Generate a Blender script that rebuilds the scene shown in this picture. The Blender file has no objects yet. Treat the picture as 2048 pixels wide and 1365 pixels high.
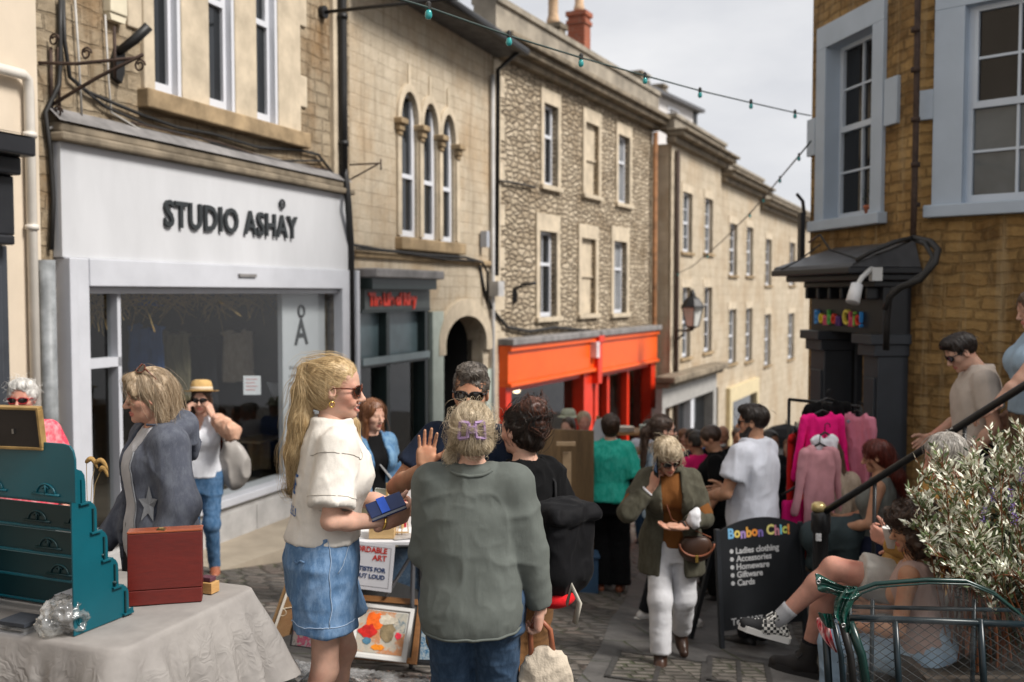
import bpy,math,random
import numpy as np
from mathutils import Vector,Matrix,Euler
R=math.radians
scene=bpy.context.scene
C=scene.collection
rnd=random.Random(7)
FPX=1990.0
PITCH=math.atan(94.5/FPX)
CAMZ=1.6
cd=bpy.data.cameras.new("camera");cam=bpy.data.objects.new("camera",cd);C.objects.link(cam)
cam.location=(0,0,CAMZ);cam.rotation_euler=(R(90)-PITCH,0,0)
cd.sensor_width=36.0;cd.lens=FPX/2048*36.0
cd.clip_start=0.05;cd.clip_end=400
cd.dof.use_dof=True;cd.dof.focus_distance=4.0;cd.dof.aperture_fstop=2.2
scene.camera=cam
scene.render.engine='CYCLES'
scene.cycles.use_denoising=True
scene.cycles.max_bounces=7;scene.cycles.transparent_max_bounces=16
scene.cycles.caustics_reflective=False;scene.cycles.caustics_refractive=False
scene.view_settings.view_transform='Standard';scene.view_settings.look='None'
scene.view_settings.gamma=1.0;scene.view_settings.exposure=0.10
SUN_EL,SUN_AZ=R(46),R(114)
world=bpy.data.worlds.new("World");scene.world=world;world.use_nodes=True
nt=world.node_tree;nt.nodes.clear()
def nd(nt,t,**kw):
 n=nt.nodes.new(t)
 for k,v in kw.items():
  if k in('op','operation'):n.operation=v
  elif hasattr(n,k):setattr(n,k,v)
 return n
def lk(nt,a,b):nt.links.new(a,b)
out=nd(nt,'ShaderNodeOutputWorld');bg=nd(nt,'ShaderNodeBackground');bg.inputs[1].default_value=0.076
sky=nd(nt,'ShaderNodeTexSky');sky.sky_type='NISHITA';sky.sun_disc=False
sky.sun_elevation=SUN_EL;sky.sun_rotation=SUN_AZ
hs=nd(nt,'ShaderNodeHueSaturation');hs.inputs['Saturation'].default_value=0.22;hs.inputs['Value'].default_value=1.0
tc=nd(nt,'ShaderNodeTexCoord');mp=nd(nt,'ShaderNodeMapping');mp.inputs['Scale'].default_value=(1.2,1.2,3.2)
nz=nd(nt,'ShaderNodeTexNoise');nz.inputs['Scale'].default_value=2.3;nz.inputs['Detail'].default_value=6;nz.inputs['Roughness'].default_value=.55
cr=nd(nt,'ShaderNodeValToRGB');cr.color_ramp.elements[0].position=.34;cr.color_ramp.elements[1].position=.64
cr.color_ramp.elements[0].color=(9.4,9.6,10.2,1);cr.color_ramp.elements[1].color=(12.6,12.6,12.8,1)
mx=nd(nt,'ShaderNodeMixRGB');mx.inputs[0].default_value=.8
lk(nt,tc.outputs['Generated'],mp.inputs[0]);lk(nt,mp.outputs[0],nz.inputs['Vector']);lk(nt,nz.outputs[0],cr.inputs[0])
lk(nt,sky.outputs[0],hs.inputs['Color']);lk(nt,hs.outputs[0],mx.inputs[1]);lk(nt,cr.outputs[0],mx.inputs[2])
lk(nt,mx.outputs[0],bg.inputs[0]);lk(nt,bg.outputs[0],out.inputs[0])
sl=bpy.data.lights.new("sun",'SUN');sl.energy=4.8;sl.angle=R(18);sl.color=(1.0,.955,.90)
sun=bpy.data.objects.new("sun",sl);C.objects.link(sun)
sd=Vector((math.sin(SUN_AZ)*math.cos(SUN_EL),math.cos(SUN_AZ)*math.cos(SUN_EL),math.sin(SUN_EL)))
sun.rotation_euler=sd.to_track_quat('Z','Y').to_euler();sun.location=sd*40
def W(px,py,d):
 """world point seen at photo pixel (px, py) at distance d along Y"""
 u=(px-1024)/FPX;v=(682.5-py)/FPX
 t=d/(math.cos(PITCH)+v*math.sin(PITCH))
 return Vector((u*t,d,CAMZ+t*(v*math.cos(PITCH)-math.sin(PITCH))))
def ground(x,y):
 xc=max(-4.2,min(3.6,x))
 return.037-.1286*y-.087*xc
def lerp(a,b,t):return a+(b-a)*t
def V(*a):return Vector(a)
class MB:
 """collects shapes into one mesh"""
 def __init__(s):s.v=[];s.f=[];s.m=[];s.att=[];s.cur=0;s.sh=.5
 def av(s,p):s.v.append((p[0],p[1],p[2]));s.att.append(s.sh);return len(s.v)-1
 def face(s,idx):s.f.append(tuple(idx));s.m.append(s.cur)
 def quad(s,a,b,c,d):s.face([s.av(a),s.av(b),s.av(c),s.av(d)])
 def poly(s,pts):s.face([s.av(p)for p in pts])
 def hexa(s,p):
  i=[s.av(q)for q in p]
  for a in((3,2,1,0),(4,5,6,7),(0,1,5,4),(1,2,6,5),(2,3,7,6),(3,0,4,7)):s.face([i[k]for k in a])
 def box(s,c,sz,M=None):
  c=Vector(c);hx,hy,hz=sz[0]/2,sz[1]/2,sz[2]/2
  P=[V(-hx,-hy,-hz),V(hx,-hy,-hz),V(hx,hy,-hz),V(-hx,hy,-hz),V(-hx,-hy,hz),V(hx,-hy,hz),V(hx,hy,hz),V(-hx,hy,hz)]
  s.hexa([c+(M@q if M else q)for q in P])
 def tube(s,pts,r,n=8,cap=True,flat=1.0):
  pts=[Vector(p)for p in pts];m=len(pts)
  rr=r if isinstance(r,(list,tuple))else[r]*m
  rings=[];up=None
  for i,p in enumerate(pts):
   t=(pts[min(i+1,m-1)]-pts[max(i-1,0)])
   t=t.normalized()if t.length>1e-9 else V(0,0,1)
   if up is None:up=V(0,0,1)if abs(t.z)<.9 else V(1,0,0)
   a=t.cross(up);a=a.normalized()if a.length>1e-6 else t.orthogonal().normalized()
   b=a.cross(t);up=b
   rings.append([s.av(p+(a*math.cos(2*math.pi*k/n)+b*math.sin(2*math.pi*k/n)*flat)*rr[i])for k in range(n)])
  for i in range(m-1):
   for k in range(n):
    s.face((rings[i][k],rings[i][(k+1)%n],rings[i+1][(k+1)%n],rings[i+1][k]))
  if cap:
   s.face(rings[0][::-1]);s.face(rings[-1])
 def lathe(s,prof,c,n=16,M=None):
  c=Vector(c);rings=[]
  for r,z in prof:
   ring=[]
   for k in range(n):
    q=V(max(r,1e-4)*math.cos(2*math.pi*k/n),max(r,1e-4)*math.sin(2*math.pi*k/n),z)
    ring.append(s.av(c+(M@q if M else q)))
   rings.append(ring)
  for i in range(len(rings)-1):
   for k in range(n):s.face((rings[i][k],rings[i][(k+1)%n],rings[i+1][(k+1)%n],rings[i+1][k]))
  s.face(rings[0][::-1]);s.face(rings[-1])
 def prism(s,poly,frame,t0,t1):
  n=len(poly)
  a=[s.av(frame(u,v,t0))for u,v in poly];b=[s.av(frame(u,v,t1))for u,v in poly]
  s.face(a[::-1]);s.face(b)
  for i in range(n):s.face((a[i],a[(i+1)%n],b[(i+1)%n],b[i]))
 def raw(s,vs,fs,sh=.5):
  o=len(s.v);s.v.extend(map(tuple,vs));s.att.extend([sh]*len(vs))
  for f in fs:s.f.append(tuple(int(k)+o for k in f));s.m.append(s.cur)
 def build(s,name,mats,parent=None,smooth=False,uvF=None,att=False,bevel=0):
  me=bpy.data.meshes.new(name);me.from_pydata(s.v,[],s.f)
  mats=mats if isinstance(mats,(list,tuple))else[mats]
  for m in mats:me.materials.append(m)
  if len(mats)>1:me.polygons.foreach_set('material_index',s.m)
  if smooth:me.polygons.foreach_set('use_smooth',[True]*len(s.f))
  if uvF is not None:
   uv=me.uv_layers.new(name="wall");arr=np.array([uvF(p)for p in s.v],dtype=np.float32)
   li=np.empty(len(me.loops),dtype=np.int32);me.loops.foreach_get('vertex_index',li)
   uv.data.foreach_set('uv',arr[li].ravel())
  if att:
   a=me.attributes.new("shade",'FLOAT','POINT');a.data.foreach_set('value',np.array(s.att,dtype=np.float32))
  me.update()
  o=bpy.data.objects.new(name,me);C.objects.link(o)
  if parent is not None:adopt(o,parent)
  if bevel:
   b=o.modifiers.new("bevel",'BEVEL');b.width=bevel;b.segments=2;b.limit_method='ANGLE';b.angle_limit=R(40)
  return o
def adopt(o,parent):
 o.parent=parent
 if not parent.get('localspace'):
  o.matrix_parent_inverse=Matrix.Translation(-parent.location)
def tag(o,label,cat,group=None,kind=None):
 o['label']=label;o['category']=cat
 if group:o['group']=group
 if kind:o['kind']=kind
 return o
def thing(name,label,cat,loc,group=None,rz=0,local=False):
 o=bpy.data.objects.new(name,None);C.objects.link(o);o.location=loc;o.empty_display_size=.1
 if local:o['localspace']=1;o.rotation_euler=(0,0,rz)
 return tag(o,label,cat,group)
def structure(o):o['kind']='structure';return o
def newmat(name):
 m=bpy.data.materials.new(name);m.use_nodes=True;n=m.node_tree;n.nodes.clear()
 o=nd(n,'ShaderNodeOutputMaterial');b=nd(n,'ShaderNodeBsdfPrincipled');lk(n,b.outputs[0],o.inputs[0])
 return m,n,b,o
def mixc(n,fac,a,b,blend='MIX'):
 x=nd(n,'ShaderNodeMixRGB');x.blend_type=blend
 for k,val in((0,fac),(1,a),(2,b)):
  if hasattr(val,'is_output'):lk(n,val,x.inputs[k])
  elif k==0:x.inputs[0].default_value=val
  else:x.inputs[k].default_value=(*val[:3],1)
 return x.outputs[0]
def noise(n,vec,scale,detail=4,rough=.55,lo=None,hi=None):
 t=nd(n,'ShaderNodeTexNoise');t.inputs['Scale'].default_value=scale;t.inputs['Detail'].default_value=detail;t.inputs['Roughness'].default_value=rough
 if vec is not None:lk(n,vec,t.inputs['Vector'])
 if lo is None:return t.outputs[0]
 r=nd(n,'ShaderNodeMapRange');r.inputs[1].default_value=lo;r.inputs[2].default_value=hi;lk(n,t.outputs[0],r.inputs[0])
 return r.outputs[0]
def coord(n,kind='Object',scale=(1,1,1),uv=None):
 if uv:
  u=nd(n,'ShaderNodeUVMap');u.uv_map=uv;src=u.outputs[0]
 else:src=nd(n,'ShaderNodeTexCoord').outputs[kind]
 if scale==(1,1,1):return src
 m=nd(n,'ShaderNodeMapping');m.inputs['Scale'].default_value=scale;lk(n,src,m.inputs[0]);return m.outputs[0]
def bump(n,b,h,strength=.3,dist=.01):
 x=nd(n,'ShaderNodeBump');x.inputs['Strength'].default_value=strength;x.inputs['Distance'].default_value=dist
 lk(n,h,x.inputs['Height']);lk(n,x.outputs[0],b.inputs['Normal']);return x
def shade(c,k):return tuple(min(1,max(0,v*k))for v in c[:3])
_mc={}
def pm(name,col,rough=.6,var=.22,scale=5,bmp=.0,bscale=60,spec=.4,metal=0,stretch=(1,1,1),sheen=0,coat=0,bdist=.004):
 """plain surface with noise variation and optional bump"""
 key=(name,tuple(col),rough,var,scale,bmp,bscale,metal,stretch)
 if key in _mc:return _mc[key]
 m,n,b,o=newmat(name);co=coord(n,scale=stretch)
 f=noise(n,co,scale,5,.6,.3,.7)
 lk(n,mixc(n,f,shade(col,1-var),shade(col,1+var)),b.inputs['Base Color'])
 b.inputs['Roughness'].default_value=rough;b.inputs['Specular IOR Level'].default_value=spec;b.inputs['Metallic'].default_value=metal
 if sheen:b.inputs['Sheen Weight'].default_value=sheen;b.inputs['Sheen Roughness'].default_value=.5
 if coat:b.inputs['Coat Weight'].default_value=coat;b.inputs['Coat Roughness'].default_value=.08
 if bmp:bump(n,b,noise(n,co,bscale,3),bmp,bdist)
 _mc[key]=m;return m
def cloth(name,col,rough=.85,var=.10,weave=420,bmp=.35,col2=None,fold=.6):
 key=('cloth',name)
 if key in _mc:return _mc[key]
 m,n,b,o=newmat(name);co=coord(n)
 f=noise(n,co,9,5,.6,.3,.7)
 base=mixc(n,f,shade(col,1-var),shade(col,1+var))
 if col2 is not None:
  f2=noise(n,coord(n,scale=(1,1,.5)),26,6,.7,.42,.62);base=mixc(n,f2,base,col2)
 lk(n,base,b.inputs['Base Color']);b.inputs['Roughness'].default_value=rough;b.inputs['Specular IOR Level'].default_value=.08
 b.inputs['Sheen Weight'].default_value=.03
 a=noise(n,co,weave,2);c=noise(n,coord(n,scale=(1,1,.45)),22,3,.5)
 ad=nd(n,'ShaderNodeMath',op='MULTIPLY_ADD');lk(n,c,ad.inputs[0]);ad.inputs[1].default_value=fold*8;lk(n,a,ad.inputs[2])
 bump(n,b,ad.outputs[0],bmp,.004)
 _mc[key]=m;return m
def stone(name,c1,c2,mortar,bw,bh,warp=.02,mort=.012,bmp=.6,stain=None,stain_fac=.5,stain_scale=.8,rgh=.9,big=.35,streak=None,blotch=.5):
 """coursed masonry on the 'wall' uv map (metres)"""
 m,n,b,o=newmat(name);uv=coord(n,uv='wall')
 wn=nd(n,'ShaderNodeTexNoise');wn.inputs['Scale'].default_value=3.2;wn.inputs['Detail'].default_value=4;lk(n,uv,wn.inputs['Vector'])
 sub=nd(n,'ShaderNodeVectorMath',op='SUBTRACT');lk(n,wn.outputs['Color'],sub.inputs[0]);sub.inputs[1].default_value=(.5,.5,.5)
 sc=nd(n,'ShaderNodeVectorMath',op='SCALE');lk(n,sub.outputs[0],sc.inputs[0]);sc.inputs['Scale'].default_value=warp*2
 ad=nd(n,'ShaderNodeVectorMath',op='ADD');lk(n,uv,ad.inputs[0]);lk(n,sc.outputs[0],ad.inputs[1])
 br=nd(n,'ShaderNodeTexBrick');lk(n,ad.outputs[0],br.inputs['Vector'])
 br.inputs['Color1'].default_value=(*c1,1);br.inputs['Color2'].default_value=(*c2,1);br.inputs['Mortar'].default_value=(*mortar,1)
 br.inputs['Scale'].default_value=1;br.inputs['Mortar Size'].default_value=mort;br.inputs['Mortar Smooth'].default_value=.35
 br.inputs['Brick Width'].default_value=bw;br.inputs['Row Height'].default_value=bh;br.inputs['Bias'].default_value=-.1
 br.offset=.5;br.squash=.7;br.squash_frequency=3
 col=br.outputs['Color']
 g=noise(n,uv,2.2,8,.68,.32,.70)
 col=mixc(n,blotch,col,mixc(n,g,shade(c1,.55),shade(c2,1.25)))
 f=noise(n,uv,28,5,.7,.3,.75);col=mixc(n,.35,col,mixc(n,f,shade(c2,.55),shade(c1,1.3)),'MIX')
 if stain is not None:
  s1=noise(n,coord(n,scale=(1,.8,1),uv='wall'),stain_scale,7,.7,.47,.68)
  ml=nd(n,'ShaderNodeMath',op='MULTIPLY');lk(n,s1,ml.inputs[0]);ml.inputs[1].default_value=stain_fac
  col=mixc(n,ml.outputs[0],col,stain)
 if streak is not None:
  s2=noise(n,coord(n,scale=(4,.25,1),uv='wall'),1.6,6,.7,.52,.74);col=mixc(n,s2,col,streak)
 lk(n,col,b.inputs['Base Color']);b.inputs['Roughness'].default_value=rgh;b.inputs['Specular IOR Level'].default_value=.2
 inv=nd(n,'ShaderNodeMath',op='SUBTRACT');inv.inputs[0].default_value=1;lk(n,br.outputs['Fac'],inv.inputs[1])
 h=nd(n,'ShaderNodeMath',op='MULTIPLY_ADD');lk(n,noise(n,uv,14,8,.7),h.inputs[0]);h.inputs[1].default_value=1.3;lk(n,inv.outputs[0],h.inputs[2])
 bump(n,b,h.outputs[0],bmp,.025)
 return m
def rubble(name,cols,mortar,sx,sy,bmp=.8,edge=.07,warp=.05,stain=None,jit=.9):
 """random rubble: stretched voronoi cells with recessed joints, on the 'wall' uv map"""
 m,n,b,o=newmat(name);uv=coord(n,uv='wall')
 wn=nd(n,'ShaderNodeTexNoise');wn.inputs['Scale'].default_value=5;wn.inputs['Detail'].default_value=4;lk(n,uv,wn.inputs['Vector'])
 sub=nd(n,'ShaderNodeVectorMath',op='SUBTRACT');lk(n,wn.outputs['Color'],sub.inputs[0]);sub.inputs[1].default_value=(.5,.5,.5)
 sc=nd(n,'ShaderNodeVectorMath',op='SCALE');lk(n,sub.outputs[0],sc.inputs[0]);sc.inputs['Scale'].default_value=warp*2
 ad=nd(n,'ShaderNodeVectorMath',op='ADD');lk(n,uv,ad.inputs[0]);lk(n,sc.outputs[0],ad.inputs[1])
 mp=nd(n,'ShaderNodeMapping');mp.inputs['Scale'].default_value=(1/sx,1/sy,1);lk(n,ad.outputs[0],mp.inputs[0])
 vc=nd(n,'ShaderNodeTexVoronoi');vc.voronoi_dimensions='2D';vc.inputs['Scale'].default_value=1;vc.inputs['Randomness'].default_value=jit;lk(n,mp.outputs[0],vc.inputs['Vector'])
 ve=nd(n,'ShaderNodeTexVoronoi');ve.voronoi_dimensions='2D';ve.feature='DISTANCE_TO_EDGE';ve.inputs['Scale'].default_value=1;ve.inputs['Randomness'].default_value=jit;lk(n,mp.outputs[0],ve.inputs['Vector'])
 sp=nd(n,'ShaderNodeSeparateColor');lk(n,vc.outputs['Color'],sp.inputs[0])
 r=nd(n,'ShaderNodeValToRGB');lk(n,sp.outputs[0],r.inputs[0]);e=r.color_ramp.elements
 while len(e)<len(cols):e.new(.5)
 for i,c in enumerate(cols):e[i].position=i/(len(cols)-1);e[i].color=(*c,1)
 col=mixc(n,.45,r.outputs[0],mixc(n,noise(n,uv,11,7,.7,.3,.7),shade(cols[0],.6),shade(cols[-1],1.15)))
 if stain is not None:col=mixc(n,noise(n,uv,.9,7,.7,.5,.75),col,stain)
 mr=nd(n,'ShaderNodeMapRange');mr.inputs[1].default_value=0;mr.inputs[2].default_value=edge;lk(n,ve.outputs['Distance'],mr.inputs[0])
 col=mixc(n,mr.outputs[0],mortar,col);lk(n,col,b.inputs['Base Color']);b.inputs['Roughness'].default_value=.92;b.inputs['Specular IOR Level'].default_value=.15
 mr2=nd(n,'ShaderNodeMapRange');mr2 .inputs[2].default_value=edge*2.5;lk(n,ve.outputs['Distance'],mr2 .inputs[0])
 h=nd(n,'ShaderNodeMath',op='MULTIPLY_ADD');lk(n,noise(n,uv,18,7,.7),h.inputs[0]);h.inputs[1].default_value=.9;lk(n,mr2 .outputs[0],h.inputs[2])
 bump(n,b,h.outputs[0],bmp,.035);return m
def glassy(name,col=(.012,.014,.016),rough=.04,spec=.6):
 m,n,b,o=newmat(name);co=coord(n)
 f=noise(n,co,1.3,4,.6,.35,.65)
 lk(n,mixc(n,f,shade(col,.7),shade(col,1.3)),b.inputs['Base Color'])
 b.inputs['Roughness'].default_value=rough;b.inputs['Specular IOR Level'].default_value=spec
 bump(n,b,noise(n,co,1.7,1),.02,.02)
 return m
def clear(name,tint=(.92,.95,.95),refl=1.0,rough=.02,ior=1.5,bmp=0,bscale=8,milky=0):
 m=bpy.data.materials.new(name);m.use_nodes=True;n=m.node_tree;n.nodes.clear()
 o=nd(n,'ShaderNodeOutputMaterial');t=nd(n,'ShaderNodeBsdfTransparent');g=nd(n,'ShaderNodeBsdfGlossy');mxs=nd(n,'ShaderNodeMixShader');fr=nd(n,'ShaderNodeFresnel')
 t.inputs[0].default_value=(*tint,1);g.inputs['Roughness'].default_value=rough;fr.inputs[0].default_value=ior
 ge=nd(n,'ShaderNodeNewGeometry');iv=nd(n,'ShaderNodeMath',op='SUBTRACT');iv.inputs[0].default_value=1;lk(n,ge.outputs['Backfacing'],iv.inputs[1])
 m0=nd(n,'ShaderNodeMath',op='MULTIPLY');lk(n,fr.outputs[0],m0 .inputs[0]);lk(n,iv.outputs[0],m0 .inputs[1])
 ml=nd(n,'ShaderNodeMath',op='MULTIPLY');lk(n,m0 .outputs[0],ml.inputs[0]);ml.inputs[1].default_value=refl;ml.use_clamp=True
 lk(n,ml.outputs[0],mxs.inputs[0]);lk(n,g.outputs[0],mxs.inputs[2])
 first=t.outputs[0]
 if milky:
  df=nd(n,'ShaderNodeBsdfDiffuse');df.inputs[0].default_value=(.7,.7,.7,1);m2=nd(n,'ShaderNodeMixShader')
  f=noise(n,coord(n),6,4,.6,.35,.75);k=nd(n,'ShaderNodeMath',op='MULTIPLY');lk(n,f,k.inputs[0]);k.inputs[1].default_value=milky
  lk(n,k.outputs[0],m2 .inputs[0]);lk(n,first,m2 .inputs[1]);lk(n,df.outputs[0],m2 .inputs[2]);first=m2 .outputs[0]
 lk(n,first,mxs.inputs[1]);lk(n,mxs.outputs[0],o.inputs[0])
 if bmp:
  bp=nd(n,'ShaderNodeBump');bp.inputs['Strength'].default_value=bmp;bp.inputs['Distance'].default_value=.02
  lk(n,noise(n,coord(n),bscale,3),bp.inputs['Height']);lk(n,bp.outputs[0],g.inputs['Normal'])
 return m
def wood(name,c1,c2,rough=.5,scale=3,stretch=(1,1,8),coat=0,bmp=.15):
 m,n,b,o=newmat(name);co=coord(n,scale=stretch)
 f=noise(n,co,scale,6,.65,.3,.7);g=noise(n,co,scale*9,4,.6,.3,.7)
 lk(n,mixc(n,.3,mixc(n,f,c1,c2),mixc(n,g,shade(c1,.7),shade(c2,1.2))),b.inputs['Base Color'])
 b.inputs['Roughness'].default_value=rough
 if coat:b.inputs['Coat Weight'].default_value=coat;b.inputs['Coat Roughness'].default_value=.12
 bump(n,b,g,bmp,.003);return m
class Facade:
 """upright wall plane: s runs left to right as seen from the street, z up, n out towards the street"""
 def __init__(f,x,y,dx,dy):
  L=math.hypot(dx,dy);f.O=V(x,y,0);f.e=V(dx/L,dy/L,0);f.n=V(dy/L,-dx/L,0)
 def p(f,s,z,n=0):return f.O+f.e*s+f.n*n+V(0,0,z)
 def S(f,px,n=0):
  k=(px-1024)/FPX;o=f.O+f.n*n
  return(k*o.y-o.x)/(f.e.x-k*f.e.y)
 def Z(f,px,py,n=0):
  y=f.p(f.S(px,n),0,n).y
  return W(px,py,y).z
 def uv(f,p):
  q=Vector(p)-f.O
  return(q.dot(f.e)+q.dot(f.n),p[2])
 def box(f,mb,s0,s1,z0,z1,n0,n1):
  mb.hexa([f.p(s0,z0,n1),f.p(s1,z0,n1),f.p(s1,z0,n0),f.p(s0,z0,n0),f.p(s0,z1,n1),f.p(s1,z1,n1),f.p(s1,z1,n0),f.p(s0,z1,n0)])
 def wall(f,mb,s0,s1,z0,z1,ops,depth=.25,n=0,shell=5.0,ends=(True,True)):
  ss=sorted(set([s0,s1]+[v for o in ops for v in(o[0],o[1])if s0<v<s1]));zs=sorted(set([z0,z1]+[v for o in ops for v in(o[2],o[3])if z0<v<z1]))
  for a,b in zip(ss,ss[1:]):
   for c,d in zip(zs,zs[1:]):
    ms,mz=(a+b)/2,(c+d)/2
    if any(o[0]<ms<o[1]and o[2]<mz<o[3]for o in ops):continue
    mb.quad(f.p(a,c,n),f.p(b,c,n),f.p(b,d,n),f.p(a,d,n))
  for o in ops:
   a,b,c,d=max(o[0],s0),min(o[1],s1),max(o[2],z0),min(o[3],z1);m=n-depth
   mb.quad(f.p(a,c,n),f.p(a,d,n),f.p(a,d,m),f.p(a,c,m));mb.quad(f.p(b,c,m),f.p(b,d,m),f.p(b,d,n),f.p(b,c,n))
   mb.quad(f.p(a,d,n),f.p(b,d,n),f.p(b,d,m),f.p(a,d,m));mb.quad(f.p(a,c,m),f.p(b,c,m),f.p(b,c,n),f.p(a,c,n))
  if shell:
   m=n-shell
   if ends[0]:mb.quad(f.p(s0,z0,m),f.p(s0,z0,n),f.p(s0,z1,n),f.p(s0,z1,m))
   if ends[1]:mb.quad(f.p(s1,z0,n),f.p(s1,z0,m),f.p(s1,z1,m),f.p(s1,z1,n))
   mb.quad(f.p(s1,z0,m),f.p(s0,z0,m),f.p(s0,z1,m),f.p(s1,z1,m));mb.quad(f.p(s0,z1,n),f.p(s1,z1,n),f.p(s1,z1,m),f.p(s0,z1,m))
def arcpts(s0,s1,zs,zt,n=12,pointed=False):
 mid=(s0+s1)/2;hw=(s1-s0)/2;h=zt-zs;P=[]
 for i in range(n+1):
  a=math.pi*(1-i/n);x=math.cos(a)
  y=math.sin(a)
  if pointed:y=(1-abs(x)**1.7)**.75 if abs(x)<1 else 0
  P.append((mid+hw*x,zs+h*y))
 return P
def arch_fill(F,mb,s0,s1,zs,zt,ztop,depth=.25,n=0,pointed=False):
 P=arcpts(s0,s1,zs,zt,14,pointed)
 for(a,b),(c,d)in zip(P,P[1:]):
  mb.quad(F.p(a,b,n),F.p(c,d,n),F.p(c,ztop,n),F.p(a,ztop,n));mb.quad(F.p(a,b,n-depth),F.p(c,d,n-depth),F.p(c,d,n),F.p(a,b,n))
def arch_ring(F,mb,s0,s1,z0,zs,zt,w,n0,n1,pointed=False):
 P=[(s0,z0)]+arcpts(s0,s1,zs,zt,16,pointed)+[(s1,z0)]
 Q=[(s0-w,z0)]+arcpts(s0-w,s1+w,zs,zt+w*1.1,16,pointed)+[(s1+w,z0)]
 for i in range(len(P)-1):
  a,b,c,d=P[i],P[i+1],Q[i+1],Q[i]
  mb.quad(F.p(*a,n1),F.p(*d,n1),F.p(*c,n1),F.p(*b,n1));mb.quad(F.p(*d,n1),F.p(*d,n0),F.p(*c,n0),F.p(*c,n1));mb.quad(F.p(*a,n0),F.p(*a,n1),F.p(*b,n1),F.p(*b,n0))
def sash(F,parent,s0,s1,z0,z1,n,fm,gm,bars=(0,0),mid=.5,fw=.05,name='window',lower=None,split=True):
 """sash window: frame with meeting rail and glazing bars, pane(s) as sub-part"""
 mb=MB()
 F.box(mb,s0,s0+fw,z0,z1,n-.06,n);F.box(mb,s1-fw,s1,z0,z1,n-.06,n)
 F.box(mb,s0+fw,s1-fw,z0,z0+fw*1.5,n-.06,n);F.box(mb,s0+fw,s1-fw,z1-fw,z1,n-.06,n)
 zm=lerp(z0,z1,mid)
 if split:
  F.box(mb,s0+fw,s1-fw,zm-.03,zm+.03,n-.055,n+.012)
  F.box(mb,s0+fw,s0+fw+.035,zm+.03,z1-fw,n-.05,n+.006);F.box(mb,s1-fw-.035,s1-fw,zm+.03,z1-fw,n-.05,n+.006)
 nb,hb=bars
 for i in range(nb):
  x=lerp(s0,s1,(i+1)/(nb+1));F.box(mb,x-.011,x+.011,z0+fw*1.5,zm-.03,n-.04,n-.004);F.box(mb,x-.011,x+.011,zm+.03,z1-fw,n-.04,n-.004)
 for a,b in((z0+fw,zm),(zm,z1-fw)):
  for i in range(hb):
   x=lerp(a,b,(i+1)/(hb+1));F.box(mb,s0+fw,s1-fw,x-.011,x+.011,n-.042,n-.006)
 w=mb.build(name,fm,parent)
 g=MB()
 g.quad(F.p(s0+fw,zm,n-.03),F.p(s1-fw,zm,n-.03),F.p(s1-fw,z1-fw,n-.03),F.p(s0+fw,z1-fw,n-.03));
 if lower is not None:g.cur=1
 g.quad(F.p(s0+fw,z0+fw,n-.034),F.p(s1-fw,z0+fw,n-.034),F.p(s1-fw,zm,n-.034),F.p(s0+fw,zm,n-.034))
 g.build('pane',[gm]if lower is None else[gm,lower],w)
 return w
def text_mesh(txt,size,depth,bold=.0,spacing=1.0,xs=1.0):
 """lettering as mesh data: list of verts (x right, y up, z out) and faces"""
 cu=bpy.data.curves.new('lettering','FONT');cu.body=txt;cu.size=size;cu.extrude=depth/2;cu.offset=bold;cu.space_character=spacing;cu.resolution_u=3
 ob=bpy.data.objects.new('lettering',cu);C.objects.link(ob)
 dg=bpy.context.evaluated_depsgraph_get();me=bpy.data.meshes.new_from_object(ob.evaluated_get(dg))
 vs=[(v.co.x*xs,v.co.y,v.co.z)for v in me.vertices];fs=[tuple(p.vertices)for p in me.polygons]
 bpy.data.objects.remove(ob);bpy.data.curves.remove(cu);bpy.data.meshes.remove(me)
 return vs,fs
def lettering(txt,name,m,parent,frame,width=None,size=.2,depth=.02,bold=0,spacing=1,cen=False,colours=None):
 """frame(u, v, t) -> point; colours: list of materials cycled per letter"""
 mb=MB();x0=0
 vs,fs=text_mesh(txt,size,depth,bold,spacing)
 xs=[v[0]for v in vs];lo,hi=min(xs),max(xs);k=(width/(hi-lo))if width else 1
 off=-(lo+hi)/2 if cen else-lo
 if colours is None:
  mb.raw([frame((v[0]+off)*k,v[1],v[2]+depth/2)for v in vs],fs);return mb.build(name,m,parent)
 nm=len(colours);pos=off;i=0
 for j,ch in enumerate(txt):
  if ch==' ':continue
  pre=text_mesh(txt[:j+1],size,depth,bold,spacing)[0];own=text_mesh(ch,size,depth,bold,spacing)
  hi_p=max(v[0]for v in pre);hi_o=max(v[0]for v in own[0]);dx=hi_p-hi_o
  mb.cur=i%nm;i+=1;wob=.05*size*math.sin(j*2.1)
  mb.raw([frame((v[0]+dx+off)*k,v[1]+wob,v[2]+depth/2)for v in own[0]],own[1])
 return mb.build(name,list(colours),parent)
# ================================================================ materials of the place
M={}
M['ashlar']=stone('ashlar_buff',(.43,.36,.265),(.58,.50,.385),(.28,.225,.155),.36,.17,.022,.007,.6,stain=(.36,.21,.08),stain_fac=.5,stain_scale=.5,blotch=.4,streak=(.25,.19,.12))
M['coursed']=stone('coursed_buff',(.27,.21,.135),(.53,.435,.31),(.12,.09,.055),.31,.14,.045,.016,1.0,stain=(.24,.125,.04),stain_fac=.7,stain_scale=.9,blotch=.45,streak=(.15,.105,.06))
M['rubble']=rubble('rubble_grey',[(.21,.16,.105),(.36,.29,.20),(.48,.395,.285),(.62,.52,.39)],(.055,.042,.028),.25,.095,1.0,.11,.04,stain=(.20,.14,.08))
M['pale']=stone('ashlar_pale',(.44,.37,.275),(.57,.49,.375),(.28,.225,.155),.5,.26,.010,.008,.5,stain=(.31,.20,.10),stain_fac=.55,stain_scale=.6,blotch=.4,streak=(.30,.23,.15))
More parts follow.
